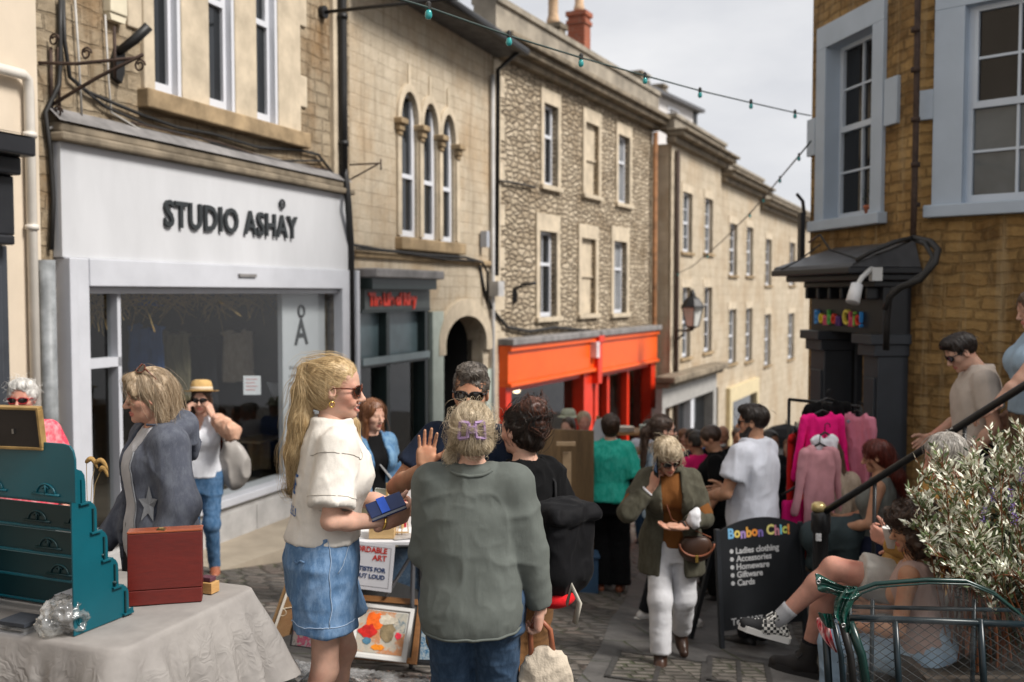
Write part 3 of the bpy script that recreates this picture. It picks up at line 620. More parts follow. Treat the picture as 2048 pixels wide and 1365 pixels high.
mb=MB();mb.tube([F2 .p(s2R-.13,5.2,.06),F2 .p(s2R-.13,-3,.06)],.035,8);mb.build('downpipe',M['grime'],b2,smooth=True)
cz=1.66
mb=MB();F2 .box(mb,.06,F2 .S(872,.2),1.80,1.92,0,.34);mb.build('cornice',M['lead'],b2,bevel=.02)
mb=MB();F2 .box(mb,.08,F2 .S(866,.2),1.66,1.80,0,.26);F2 .box(mb,.06,F2 .S(858,.1),1.36,1.40,0,.12)
for a in(F2 .S(704,.1),F2 .S(775,.1)-.03,F2 .S(850,.1)):F2 .box(mb,a,a+.09,-2.2,1.38,-.1,.10)
F2 .box(mb,.06,F2 .S(858,.1),.66,.78,-.1,.10);F2 .box(mb,.06,F2 .S(858,.1),-2.2,-1.5,-.1,.09);mb.build('shopfront',M['greenblack'],b2)
mb=MB();F2 .box(mb,.12,F2 .S(856,.1),1.40,1.66,0,.13);sb=mb.build('fascia_board',pm('grey_green_board',(.075,.088,.085),.5,.12),b2)
lettering('The Life of Riley','lettering',pm('vermilion_letter',(.75,.045,.018),.5,.1),sb,lambda u,v,t:F2 .p(F2 .S(738,.14)+u,1.455+v,.132+t),width=F2 .S(834,.14)-F2 .S(738,.14),size=.22,depth=.015,bold=.012)
glaze(F2,b2,.1,F2 .S(775),.78,1.36,-.02,M['paneg'],'transom_pane');glaze(F2,b2,F2 .S(775),F2 .S(855),.78,1.36,-.02,M['paneg'],'transom_pane')
mb=MB();F2 .box(mb,.06,F2 .S(857,.12),.70,.79,.10,.14);mb.build('transom_rail',pm('grey_blue_timber',(.22,.27,.28),.5,.1),b2)
glaze(F2,b2,.1,F2 .S(855),-1.5,.66,-.02,M['glass'],'display_pane')
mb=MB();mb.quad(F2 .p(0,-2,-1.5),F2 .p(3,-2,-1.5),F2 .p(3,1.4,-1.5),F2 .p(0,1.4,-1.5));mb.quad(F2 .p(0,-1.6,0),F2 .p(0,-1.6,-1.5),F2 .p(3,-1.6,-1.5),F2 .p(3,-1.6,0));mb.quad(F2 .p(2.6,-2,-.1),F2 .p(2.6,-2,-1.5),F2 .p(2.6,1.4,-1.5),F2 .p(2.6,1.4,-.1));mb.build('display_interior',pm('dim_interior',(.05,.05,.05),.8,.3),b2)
mb=MB();F2 .box(mb,F2 .S(858),F2 .S(880),-3,1.34,-.05,.06);mb.build('pilaster',M['sage'],b2)
mb=MB();F2 .box(mb,door[1]+.02,s2R-.02,-3,.35,-.05,.045);mb.build('pilaster',M['sage'],b2)
for k in range(9):pass
mb=MB();arch_ring(F2,mb,door[0],door[1],zds-.15,zds,door[3],.24,-.05,.07);mb.build('door_arch',M['dress'],b2)
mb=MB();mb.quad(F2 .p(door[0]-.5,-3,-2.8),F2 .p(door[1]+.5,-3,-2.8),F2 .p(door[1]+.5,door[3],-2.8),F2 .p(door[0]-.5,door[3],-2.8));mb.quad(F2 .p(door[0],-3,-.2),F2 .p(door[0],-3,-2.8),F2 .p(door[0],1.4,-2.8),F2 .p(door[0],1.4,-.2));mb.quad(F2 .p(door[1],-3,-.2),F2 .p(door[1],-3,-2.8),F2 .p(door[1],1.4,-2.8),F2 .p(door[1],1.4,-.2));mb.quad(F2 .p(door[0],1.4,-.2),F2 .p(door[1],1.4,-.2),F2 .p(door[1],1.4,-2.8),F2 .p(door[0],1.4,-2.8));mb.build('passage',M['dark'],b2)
for pts,r in(([(705,490),(760,500),(850,510),(930,515),(965,525),(975,545),(975,600)],.022),([(712,498),(800,505),(900,520),(955,522)],.015)):cab(pts,F2,r,.09).build('cable',M['cable'],b2,smooth=True)
s_=F2 .S(972,.1);z_=F2 .Z(972,480,.1);mb=MB();F2 .box(mb,s_-.06,s_+.06,z_-.12,z_+.14,.03,.14);mb.build('junction_box',pm('grey_box',(.36,.38,.42),.5,.1),b2)
# ================================================================ 3 rubble house with orange shopfronts
B=F2 .p(s2R,0);F3=Facade(B.x,B.y,.486,1)
b3=thing('rubble_house','three storey rubble stone house with stone framed windows above two bright orange shopfronts','building',F3 .p(4,-2.5))
s3R=F3 .S(1303)
W3=[(1085,1113,208,368),(1233,1256,275,412),(1077,1111,462,634),(1225,1251,485,627)]
BL=[(1168,1194,247,395),(1160,1189,475,627)]
def rect(F,q,n=0):
 a,b,c,d=q;m=(a+b)/2;return(F.S(a),F.S(b),F.Z(m,d),F.Z(m,c))
r3=[rect(F3,q)for q in W3];rb=[rect(F3,q)for q in BL]
for L in((0,1),(2,3)):
 z0=sum(r3[i][2]for i in L)/2;z1=sum(r3[i][3]for i in L)/2
 for i in L:r3[i]=(r3[i][0],r3[i][1],z0,z1)
 k=0 if L[0]==0 else 1;rb[k]=(rb[k][0],rb[k][1],z0+.02,z1-.03)
so1=(F3 .S(995),F3 .S(1172));so2=(F3 .S(1176),F3 .S(1299))
mb=MB();F3 .wall(mb,0.002,s3R,-5,5.56,r3+rb+[(so1[0]+.1,so1[1]-.1,-3.5,.12),(so2[0]+.1,so2[1]-.1,-3.5,.05)],.20,shell=6,ends=(True,True));mb.build('wall',M['rubble'],b3,uvF=F3 .uv)
for r in r3:surround(F3,b3,*r,.13 if r[2]>2 else.15,.26 if r[2]>2 else.32,M['dress'],.035)
for i,r in enumerate(r3):sash(F3,b3,*r,-.10,M['whitep'],M['panelt']if i%2 else M['pane'],mid=.62,fw=.055,bars=(1,0))
for r in rb:
 surround(F3,b3,*r,.14,.28,M['dress'],.035)
 mb=MB();zm=lerp(r[2],r[3],.5);F3 .box(mb,r[0],r[1],r[2],zm-.02,-.16,-.09);F3 .box(mb,r[0],r[1],zm+.02,r[3],-.16,-.07);F3 .box(mb,r[0],r[1],zm-.02,zm+.02,-.16,-.05);mb.build('blind_window',M['dress'],b3)
mb=MB();quoins(F3,mb,.01,-3,5.5,.36,.26,.42);mb.build('quoin',M['dress'],b3)
mb=MB();F3 .box(mb,-.1,s3R+.1,5.56,5.68,-.1,.16);F3 .box(mb,-.1,s3R+.1,5.68,5.80,-.1,.34);F3 .box(mb,-.1,s3R+.1,5.80,5.90,-.1,.44);mb.build('cornice',M['dress2'],b3,bevel=.02)
mb=MB();F3 .box(mb,-.1,s3R+.1,5.90,6.40,-.3,.12);F3 .box(mb,-.1,s3R+.1,6.40,6.50,-.34,.17);mb.build('parapet',pm('parapet_stone',(.27,.235,.185),.9,.35,2.5,.4,30),b3)
mb=MB();mb.hexa([F3 .p(0,5.9,-.3),F3 .p(s3R,5.9,-.3),F3 .p(s3R,5.9,-6),F3 .p(0,5.9,-6),F3 .p(0,6.1,-.35),F3 .p(s3R,6.1,-.35),F3 .p(s3R,7.6,-3.2),F3 .p(0,7.6,-3.2)]);rf=mb.build('roof',M['slate'],b3)
def chimney(px,py0,py1,d,w,parent,m,pots,name='chimney'):
 c=W(px,py1,d);t=W(px,py0,d);mb=MB();h=t.z-c.z;Mz=Matrix.Rotation(R(-26),3,'Z')
 mb.box((c.x,c.y,(c.z+t.z)/2-.4),(w,w*.9,h+.8),Mz);mb.box((c.x,c.y,t.z-.22),(w*1.16,w*1.06,.09),Mz);mb.box((c.x,c.y,t.z-.03),(w*1.2,w*1.1,.10),Mz)
 ch=mb.build(name,m,parent,uvF=lambda p:(p[0]+p[1],p[2]))
 for dx,hh,r in pots:
  mb=MB();mb.lathe([(r,0),(r*.95,.1),(r*.75,.2),(r*.72,hh-.1),(r*.9,hh-.08),(r*.9,hh)],(c.x+dx,c.y,t.z+.02),12);mb.build('chimney_pot',M['pot'],ch,smooth=True)
chimney(1158,28,140,22.5,.40,rf,M['brick'],[(0,.9,.13)])
chimney(1109,52,120,21.0,.36,rf,M['dress2'],[(-.03,.75,.14)])
m_pend=None
for k,(a,b)in enumerate((so1,so2)):
 zt,zb=(.72,.08)if k==0 else(.72,.02)
 mb=MB();F3 .box(mb,a,b,zb,zt,0,.20);F3 .box(mb,a,b,zb-.07,zb,0,.26);F3 .box(mb,a,b,zt-.10,zt-.0,.2,.26);fb=mb.build('fascia_board',M['orange'],b3,bevel=.01)
 mb=MB();F3 .box(mb,a-.03,b+.03,zt+.003,zt+.12,-.02,.32);mb.build('cornice',M['lead'],b3,bevel=.02)
 mb=MB();F3 .box(mb,a,a+.2,-3.6,zb-.07,-.1,.16);F3 .box(mb,b-(.5 if k==0 else.34),b,-3.6,zb-.07,-.1,.16);F3 .box(mb,a+.2,b-.3,zb-.17,zb-.07,-.1,.10);F3 .box(mb,a+.2,b-.3,-3.6,-2.55,-.1,.08)
 if k==1:
  for px in(1212,1252):s_=F3 .S(px);F3 .box(mb,s_-.07,s_+.07,-2.6,zb-.07,-.1,.06)
 mb.build('shopfront',M['redor'],b3)
 glaze(F3,b3,a+.2,b-.3,-2.55,zb-.17,-.06,M['glass'],'display_pane')
 mb=MB();mb.quad(F3 .p(a,-3.6,-2.2),F3 .p(b,-3.6,-2.2),F3 .p(b,.1,-2.2),F3 .p(a,.1,-2.2));mb.quad(F3 .p(a,-2.6,-.1),F3 .p(a,-2.6,-2.2),F3 .p(b,-2.6,-2.2),F3 .p(b,-2.6,-.1));mb.quad(F3 .p(b,-3.6,-.2),F3 .p(b,-3.6,-2.2),F3 .p(b,.1,-2.2),F3 .p(b,.1,-.2));mb.build('display_interior',pm('warm_interior',(.13,.11,.09),.8,.3),b3)
mb=MB();F3 .box(mb,so1[1]-.06,so2[0]+.06,-.25,.735,-.02,.30);F3 .box(mb,so1[1]-.09,so2[0]+.09,.60,.738,-.02,.34);mb.build('console',M['redor'],b3,bevel=.01)
s_=so1[1]-.26;mb=MB();F3 .box(mb,s_,s_+.17,.30,.62,.2,.34);mb.build('alarm_box',pm('white_red_box',(.6,.5,.5),.5,.2),b3)
m_lamp,n_,b_,o_=newmat('warm_bulb');b_.inputs['Emission Color'].default_value=(1,.78,.5,1);b_.inputs['Emission Strength'].default_value=4;b_.inputs['Base Color'].default_value=(.8,.7,.5,1)
for i,(px,py,lab)in enumerate(((1033,778,'lit round pendant bulb inside the first orange shop window'),(1255,758,'upper lit pendant bulb inside the second orange shop window'),(1262,780,'lower lit pendant bulb inside the second orange shop window'))):
 p=F3 .p(F3 .S(px,-.7),F3 .Z(px,py,-.7),-.7);t=thing('pendant_lamp',lab,'lamp',p,'pendant lamps in the orange shops')
 mb=MB();mb.lathe([(0,-.09),(.06,-.07),(.085,0),(.06,.07),(.025,.1)],p,14);mb.build('bulb',m_lamp,t,smooth=True)
 mb=MB();mb.tube([p+V(0,0,.09),p+V(0,0,.6)],.008,5);mb.build('flex',M['cable'],t)
for pts,r in(([(958,525),(968,580),(985,620),(1015,655),(1060,663),(1110,655),(1160,660),(1230,668),(1300,663)],.03),([(1000,362),(1040,368),(1070,375)],.02)):cab(pts,F3,r,.06).build('cable',M['cable'],b3,smooth=True)
A=F3 .p(F3 .S(1030,.03),F3 .Z(1030,590,.03),.03);t=thing('iron_hook','small black iron hook on the rubble wall left of the lower windows','bracket',A)
mb=MB();mb.tube([A+V(0,0,-.14),A+V(0,0,.1),A+F3 .n*.15+V(0,0,.17),A+F3 .n*.4+V(0,0,.2)],.028,7);mb.build('hook_bar',M['black'],t,smooth=True)
mb=MB();mb.box(A+V(0,0,-.02),(.08,.08,.2));mb.build('wall_plate',M['black'],t)
s_=F3 .S(985,.1)+.12;z_=F3 .Z(990,575,.1);mb=MB();F3 .box(mb,s_-.1,s_+.12,z_-.15,z_+.1,.03,.2);mb.build('junction_box',M['grime'],b3)
# ================================================================ 4 pale ashlar terrace
F4=Facade(3.86,24.35,.465,1)
b4=thing('ashlar_terrace','long pale ashlar terrace with a stepped cornice running down the hill','building',F4 .p(8,-4))
s4R=24.0
W4=[(1363,1382,386,505),(1407,1423,398,507),(1457,1472,448,551),(1491,1504,455,552),(1529,1541,479,571),(1577,1588,486,571),(1363,1380,575,715),(1407,1423,575,704),(1457,1472,619,727),(1491,1504,617,722),(1529,1541,629,731),(1576,1588,627,718)]
r4=[rect(F4,q)for q in W4]
steps=[(0,F4 .S(1441),5.24,5.95),(F4 .S(1441),F4 .S(1518),4.85,5.52),(F4 .S(1518),s4R,4.50,5.18)]
sh4=(F4 .S(1352),F4 .S(1436),-4.2,-1.95+.75)
dr4=(F4 .S(1462),F4 .S(1500),-5.5,F4 .Z(1480,805));
mb=MB()
for i,(a,b,zc,zt)in enumerate(steps):
 F4 .wall(mb,a,b,-7,zc,[r for r in r4 if a<r[0]<b]+([(F4 .S(1352),F4 .S(1438),-5,F4 .Z(1395,790))]if i==0 else[]),.2,shell=6,ends=(i==0,True))
mb.build('wall',M['pale'],b4,uvF=F4 .uv)
for i,(a,b,zc,zt)in enumerate(steps):
 b_=b+(.25 if i<2 else 0)
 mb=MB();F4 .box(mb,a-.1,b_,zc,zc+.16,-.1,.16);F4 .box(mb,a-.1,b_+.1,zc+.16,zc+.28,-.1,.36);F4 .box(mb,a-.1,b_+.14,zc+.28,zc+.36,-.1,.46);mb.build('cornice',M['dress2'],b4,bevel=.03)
 mb=MB();F4 .box(mb,a-.05,b,zc+.36,zt-.08,-.35,.10);F4 .box(mb,a-.1,b,zt-.08,zt,-.4,.16);mb.build('parapet',pm('parapet_stone',(.27,.235,.185),.9,.35,2.5,.4,30),b4)
for r in r4:
 surround(F4,b4,*r,.10,.22,M['dress'],.02,sill=.08,sillm=M['dress3'])
 sash(F4,b4,*r,-.10,M['whitep'],M['panew']if rnd.random()<.35 else M['pane'],fw=.06,bars=(1,1))
mb=MB();quoins(F4,mb,0.0,-5,5.2,.34,.45,.62);mb.build('quoin',M['dress'],b4)
mb=MB();a=F4 .S(1335,.3);b=F4 .S(1446,.3)
zc=F4 .Z(1390,752,.3)
F4 .box(mb,a,b,zc,zc+.16,0,.5);F4 .box(mb,a+.05,b-.05,zc-.12,zc,0,.35);mb.build('cornice',M['dress2'],b4,bevel=.03)
mb=MB();F4 .box(mb,a+.1,b-.1,zc-.62,zc-.12,0,.16);F4 .box(mb,a+.1,a+.35,-5,zc-.62,-.1,.16);F4 .box(mb,b-.45,b-.1,-5,zc-.62,-.1,.16);mb.build('shopfront',pm('grey_stone_paint',(.33,.32,.30),.6,.15),b4)
glaze(F4,b4,a+.35,b-.45,-4.6,zc-.62,-.1,M['pane'],'display_pane')
mb=MB();sm=lerp(a,b,.55);F4 .box(mb,sm-.15,sm+.15,-4.8,zc-.62,-.1,.1);mb.build('pillar',M['whitep'],b4)
mb=MB();a2,b2_=F4 .S(1453),F4 .S(1512);z2=F4 .Z(1480,795)
F4 .box(mb,a2,b2_,z2,z2+.45,0,.14);F4 .box(mb,a2,a2+.35,-6,z2,-.1,.14);F4 .box(mb,b2_-.35,b2_,-6,z2,-.1,.14);mb.build('shopfront',pm('cream_timber',(.60,.50,.30),.5,.1),b4)
glaze(F4,b4,a2+.35,b2_-.35,-6,z2,.02,M['pane'],'display_pane')
mb=MB();a3=F4 .S(1548);F4 .box(mb,a3,s4R,-4.2,-3.9,0,1.1);F4 .box(mb,a3,s4R,-6.5,-4.2,0,.05);mb.build('shopfront',M['greenblack'],b4)
mb=MB();mb.tube([F4 .p(.25,5.1,.1),F4 .p(.25,2,.1),F4 .p(.25,-5,.1)],.06,8);mb.build('downpipe',M['rust'],b4,smooth=True)
mb=MB();mb.tube([F3 .p(s3R-.15,5.5,.12),F3 .p(s3R-.15,0,.12),F3 .p(s3R-.1,-4,.12)],.06,8);mb.build('downpipe',pm('orange_rust',(.22,.10,.04),.8,.5,6),b3,smooth=True)
Lp=W(1385,628,22.6);A=F4 .p(.5,W(1345,662,24.5).z,.05)
t=thing('street_lantern','black four sided lantern on an iron arm fixed to the pale terrace corner','street lamp',A)
mb=MB();mb.tube([A,lerp(A,Lp,.5)+V(0,0,-.2),Lp+V(0,0,-.36)],.03,7);mb.tube([A+V(0,0,-.25),lerp(A,Lp,.4)+V(0,0,-.25)],.025,7);mb.build('arm',M['black'],t,smooth=True)
mb=MB();mb.lathe([(.03,-.36),(.06,-.33),(.14,-.30),(.155,-.28)],Lp,4);mb.lathe([(.27,.14),(.26,.18),(.16,.34),(.07,.40),(.06,.46),(.02,.56)],Lp,8);
for k in range(4):a_=math.pi/2*k;mb.tube([Lp+V(.15*math.cos(a_),.15*math.sin(a_),-.28),Lp+V(.24*math.cos(a_),.24*math.sin(a_),.14)],.014,5)
mb.build('lantern_frame',M['black'],t)
mb=MB();mb.lathe([(.135,-.28),(.225,.14)],Lp,4);mb.build('lantern_glass',pm('milky_glass',(.55,.55,.52),.2,.1),t)
Fd=Facade(5.35,33,.47,1)
b5=thing('dormer_house','white walled house with grey slate roof and chimneys rising behind the stepped terrace','building',(6,35,0))
mb=MB();p0=W(1268,262,33);p1=W(1392,262,38)
Fd=Facade(p0 .x,p0 .y,p1 .x-p0 .x,p1 .y-p0 .y);Ld=(p1-p0).length
za,zt=5.2,W(1330,195,35).z
Fd.wall(mb,0,Ld,2,zt,[],shell=4);mb.build('wall',pm('dormer_render',(.55,.53,.52),.8,.1),b5,uvF=Fd.uv)
mb=MB();mb.hexa([Fd.p(-.1,zt,.3),Fd.p(Ld+.1,zt,.3),Fd.p(Ld+.1,zt,-4),Fd.p(-.1,zt,-4),Fd.p(-.1,zt+.12,.3),Fd.p(Ld+.1,zt+.12,.3),Fd.p(Ld+.1,zt+.7,-3),Fd.p(-.1,zt+.7,-3)]);rf=mb.build('roof',M['slate'],b5)
for a,b in((.12,.32),(.5,.68)):sash(Fd,b5,Ld*a,Ld*b,zt-1.3,zt-.2,.03,M['whitep'],M['panew'],fw=.07)
chimney(1262,150,200,34,.9,rf,M['dress2'],[]);chimney(1316,172,205,36,.5,rf,M['dress2'],[]);chimney(1380,215,240,38,.45,rf,M['black'],[])
# ================================================================ 5 right corner shop
K=V(3.65,9.0,0)
FL=Facade(K.x-.188*3.4,K.y+3.4,.188,-1)
sK=(K-FL.O).length
FR=Facade(K.x,K.y,1.02,-1)
b6=thing('corner_shop','dark ironstone corner building with pale blue window surrounds over a charcoal shopfront','building',K+V(0,0,-1.5))
sEnd=FL.S(1618)
wl=(FL.S(1674),FL.S(1745),FL.Z(1710,420),FL.Z(1712,92));zl0,zl1=2.35,FL.Z(1745,62)
wl=(FL.S(1650),FL.S(1742),FL.Z(1742,428),FL.Z(1650,96))
dl=(FL.S(1641,0),FL.S(1727,0),-2.5,1.2)
mb=MB();FL.wall(mb,sEnd,sK,-3,8,[wl,dl],.30,shell=0)
wr=(FR.S(1921),FR.S(1921)+1.25,0,0);z0r=FR.Z(1925,408);z1r=FR.Z(1925,12)
wr=(wr[0],wr[1],z0r,z1r)
FR.wall(mb,0,12.5,-3,8,[wr],.22,shell=0)  # run lengthened beyond the frame to hold back sky light from the right
q0,q1,q2,q3=FL.p(sEnd,0),FR.p(12.5,0),V(15,3.5,0),V(6,13,0)
for a,b in((q1,q2),(q2,q3),(q3,q0)):mb.quad(a+V(0,0,-3),b+V(0,0,-3),b+V(0,0,8),a+V(0,0,8))
mb.poly([q0+V(0,0,8),K+V(0,0,8),q1+V(0,0,8),q2+V(0,0,8),q3+V(0,0,8)])
mb.build('wall',M['brown'],b6,uvF=lambda p:FL.uv(p)if(Vector(p)-FL.O).dot(FL.e)<sK+.001 and abs((Vector(p)-FL.O).dot(FL.n))<.4 else(FR.uv(p)[0]+sK,p[2]))
def bluesurround(F,w,wd,wt,blocks,name='window_surround'):
 mb=MB();a,b,c,d=w
 F.box(mb,a-wd,a,c,d,-.12,.04);F.box(mb,b,b+wd,c,d,-.12,.04);F.box(mb,a-wd,b+wd,d,d+wt,-.12,.04)
 for(sa,sb_,za_,zb_)in blocks:F.box(mb,sa,sb_,za_,zb_,-.05,.037)
 mb.build(name,M['bluegrey'],b6,bevel=.006)
 mb=MB();F.box(mb,a-wd-.05,b+wd+.05,c-.11,c,-.25,.10);mb.build('sill',M['bluegrey'],b6,bevel=.01)
 mb=MB()
 for s_ in(a,b):mb.quad(F.p(s_+(.003 if s_==a else-.003),c,.03),F.p(s_+(.003 if s_==a else-.003),d,.03),F.p(s_+(.003 if s_==a else-.003),d,-.29),F.p(s_+(.003 if s_==a else-.003),c,-.29))
 mb.quad(F.p(a,d-.003,.03),F.p(b,d-.003,.03),F.p(b,d-.003,-.29),F.p(a,d-.003,-.29));mb.quad(F.p(a,c+.003,.03),F.p(b,c+.003,.03),F.p(b,c+.003,-.29),F.p(a,c+.003,-.29));mb.build('window_reveal',M['bluegrey'],b6)
bluesurround(FL,wl,.20,.24,[(wl[0]-.40,wl[0]-.22,3.1,3.5),(wl[1]+.22,wl[1]+.44,3.18,3.62)])
bluesurround(FR,wr,.26,.30,[(wr[0]-.42,wr[0]-.26,FR.Z(1870,238),FR.Z(1870,178))])
m_dark2=glassy('dim_room_pane',(.010,.010,.011),.04,.3)
sash(FL,b6,*wl,-.13,M['bluegrey2'],m_dark2,bars=(1,1),mid=.52,fw=.045)
sash(FR,b6,*wr,-.05,M['bluegrey2'],m_dark2,bars=(2,1),mid=.5,fw=.05,lower=M['panew'])
for i,f in enumerate((.62,.84)):
 p=FL.p(lerp(wl[0],wl[1],f),wl[2]+.004,-.16);t=thing('flower_pot',('terracotta pot standing nearer the street end of the narrow blue window' if i==0 else 'terracotta pot standing nearer the corner in the narrow blue window'),'plant pot',p,'pots in the narrow window')
 mb=MB();mb.lathe([(.035,0),(.05,.085),(.055,.085),(.055,.11),(.045,.11)],p,12);mb.build('pot',pm('terracotta',(.42,.13,.06),.8,.15),t,smooth=True)
 mb=MB();rr=random.Random(i)
 for k in range(26):
  a_=rr.uniform(0,6.28);r_=rr.uniform(.02,.09);q=p+V(r_*math.cos(a_),r_*math.sin(a_)*.4,.11+rr.uniform(.01,.16));d_=V(math.cos(a_),math.sin(a_),rr.uniform(-.3,.8))*.04;w_=V(-math.sin(a_),math.cos(a_),0)*.012
  mb.quad(q,q+d_*.5+w_,q+d_,q+d_*.5-w_)
 mb.build('foliage',pm('leaf_green',(.05,.085,.03),.6,.3),t)
n0=.30
a,b=FL.S(1622,n0),FL.S(1758,n0)
da,db=FL.S(1650,n0),FL.S(1728,n0)
zt=FL.Z(1700,655,n0)
mb=MB()
FL.box(mb,a,da,-2.6,zt-.25,-.02,n0);FL.box(mb,db,b,-2.6,zt-.25,-.02,n0)
for(u0,u1)in((a,da),(db,b)):
 FL.box(mb,u0+.035,u1-.035,-1.2,zt-.45,n0,n0+.02);FL.box(mb,u0-.02,u1+.02,zt-.25,zt-.14,-.02,n0+.05);FL.box(mb,u0-.05,u1+.05,zt-.14,zt-.05,-.02,n0+.10);FL.box(mb,u0-.03,u1+.03,-2.6,-1.25,-.02,n0+.04)
mb.build('pilaster',M['shopgrey2'],b6,bevel=.008)
mb=MB();FL.box(mb,a-.03,b+.03,zt-.05,zt+.38,-.02,n0-.02);sb=mb.build('fascia_board',M['shopgrey'],b6)
mb=MB();FL.box(mb,a-.02,b+.06,zt+.38,zt+.44,-.02,n0+.08);FL.box(mb,a-.06,b+.12,zt+.44,zt+.50,-.02,n0+.26);FL.box(mb,a-.1,b+.17,zt+.50,zt+.56,-.02,n0+.40)
for k in range(6):x=lerp(a+.05,b-.08,k/5);FL.box(mb,x,x+.05,zt+.27,zt+.38,n0-.02,n0+.10)
mb.build('cornice',M['shopgrey'],b6,bevel=.012)
mb=MB();mb.hexa([FL.p(a-.1,zt+.562,n0+.38),FL.p(b+.17,zt+.562,n0+.38),FL.p(b+.17,zt+.562,0),FL.p(a-.1,zt+.562,0),FL.p(a-.1,zt+.59,n0+.36),FL.p(b+.17,zt+.59,n0+.36),FL.p(b+.1,zt+.80,.02),FL.p(a-.05,zt+.80,.02)]);mb.build('lead_roof',pm('sheet_lead',(.055,.056,.06),.45,.4,4,.2,20),b6)
rain=[pm('letter_'+n_,c,.45,.05)for n_,c in(('blue',(.05,.30,.75)),('yellow',(.85,.62,.03)),('pink',(.80,.12,.22)),('green',(.10,.45,.10)),('red',(.72,.05,.03)),('purple',(.13,.05,.25)),('cream',(.80,.66,.10)),('magenta',(.75,.10,.20)),('lime',(.25,.55,.10)),('scarlet',(.75,.05,.03)))]
sa,sbb=FL.S(1631,n0),FL.S(1724,n0)
lettering('Bonbon Chic!','lettering',None,sb,lambda u,v,t:FL.p(sa+u,zt+.02+v,n0-.015+t),width=sbb-sa,size=.20,depth=.03,bold=.004,colours=rain)
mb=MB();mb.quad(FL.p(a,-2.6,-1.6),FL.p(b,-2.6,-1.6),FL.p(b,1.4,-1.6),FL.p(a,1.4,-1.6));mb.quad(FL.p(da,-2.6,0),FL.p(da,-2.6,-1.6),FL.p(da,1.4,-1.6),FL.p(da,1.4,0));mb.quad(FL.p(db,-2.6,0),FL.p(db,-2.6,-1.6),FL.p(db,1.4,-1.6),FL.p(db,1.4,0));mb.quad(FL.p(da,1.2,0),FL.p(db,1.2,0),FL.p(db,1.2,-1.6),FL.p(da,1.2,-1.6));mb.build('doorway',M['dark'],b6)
mb=MB();FL.box(mb,da+.02,da+.07,-1.7,1.15,-.9,-.02);dd=mb.build('door',M['shopgrey2'],b6)
A=FL.p(FL.S(1728,n0+.25),FL.Z(1728,560,n0+.25),n0+.2);Bp=W(1712,590,A.y-.12)
t=thing('floodlight','white tubular spotlight on a knuckle under the charcoal shop cornice','lamp',A)
mb=MB();dv=(W(1705,606,A.y-.2)-W(1714,570,A.y-.15));c0=W(1714,570,A.y-.15);mb.tube([c0-dv*.02,c0,c0+dv*.98,c0+dv],[.03,.052,.060,.05],14);mb.build('lamp_body',pm('white_metal',(.72,.72,.72),.35,.05),t,smooth=True)
mb=MB();mb.tube([c0+dv*.1,c0+V(.04,.0,.06),A+V(.02,.02,.1)],.022,8);mb.box(A+V(.05,0,.05),(.09,.09,.12));mb.build('bracket',pm('pale_bracket',(.6,.6,.58),.5,.1),t)
mb=MB();pz=lambda px,py,d:W(px,py,d)
mb.tube([pz(1836,-40,8.85),pz(1833,200,8.85),pz(1829,380,8.85),pz(1826,478,8.8)],.028,8)
for py in(60,140,240,330,410):q=pz(1831,py,8.85);mb.tube([q-V(0,0,.02),q+V(0,0,.02)],.042,8)
mb.build('downpipe',M['rust'],b6,smooth=True)
for pts,r in(([(1826,476,8.8),(1790,484,8.6),(1740,505,8.7),(1712,522,8.7)],.022),([(1826,476,8.8),(1860,484,8.5),(1876,500,8.4),(1870,525,8.35),(1840,560,8.4),(1800,575,8.5),(1778,595,8.6),(1774,640,8.65),(1772,700,8.7)],.03),([(1830,480,8.8),(1850,488,8.5),(1866,515,8.4),(1850,545,8.4),(1812,570,8.5),(1785,580,8.6),(1768,620,8.6)],.022),([(1618,485,9.7),(1640,470,9.3),(1660,500,9.2),(1720,520,9.0),(1780,500,8.8),(1825,480,8.75)],.010),([(1562,540,9.6),(1600,520,9.6),(1640,490,9.5)],.008)):
 mb=MB();mb.tube([pz(*p)for p in pts],r,6);mb.build('cable',M['cable'],b6,smooth=True)
mb=MB();p=FL.p(sEnd+.02,FL.Z(1618,440),.05);mb.box(p+V(-.06,0,-.2),(.05,.12,.55));mb.tube([p+V(-.03,0,.05),p+V(-.05,0,.2),p+V(-.13,-.06,.27)],.02,6);mb.build('bracket',M['black'],b6)
# ================================================================ steps and railing beside the corner shop
m_step=pm('worn_step_stone',(.16,.145,.125),.85,.3,4,.3,40)
P0=V(2.16,6.66,0);ed=V(1.02,-1,0).normalized();en=V(1,1.02,0).normalized()
st=thing('stone_steps','worn stone steps climbing beside the dark stone wall behind the handrail','steps',(2.4,7.0,-1.1))
mb=MB();zg=-1.0
for i in range(11):
 s0=-.10+i*.24;z1=zg+(i+1)*.185
 q=[P0+ed*s0,P0+ed*(s0+4.0-i*.24+.3),P0+ed*(s0+4.0-i*.24+.3)+en*1.55,P0+ed*s0+en*1.55]
 mb.hexa([V(v.x,v.y,zg-.6+(.0 if i==0 else.6+i*.185-.002))for v in q]+[V(v.x,v.y,z1)for v in q])
mb.build('flight',m_step,st)
hr=thing('handrail','long black iron handrail rising along the steps from a thick round newel post','railing',W(1637,1290,6.8))
rt=W(1640,1030,6.8);re=W(2048,772,5.88);dv=re-rt
mb=MB();mb.tube([rt+dv*t for t in(0,.3,.7,1,1.5)],.024,10);mb.build('top_rail',pm('black_gloss',(.012,.012,.013),.32,.2),hr,smooth=True)
lo=W(1650,1190,6.8);mb=MB();mb.tube([lo+dv*t for t in(.05,.5,1,1.5)],.017,8);mb.build('lower_rail',pm('black_gloss',(.012,.012,.013),.32,.2),hr,smooth=True)
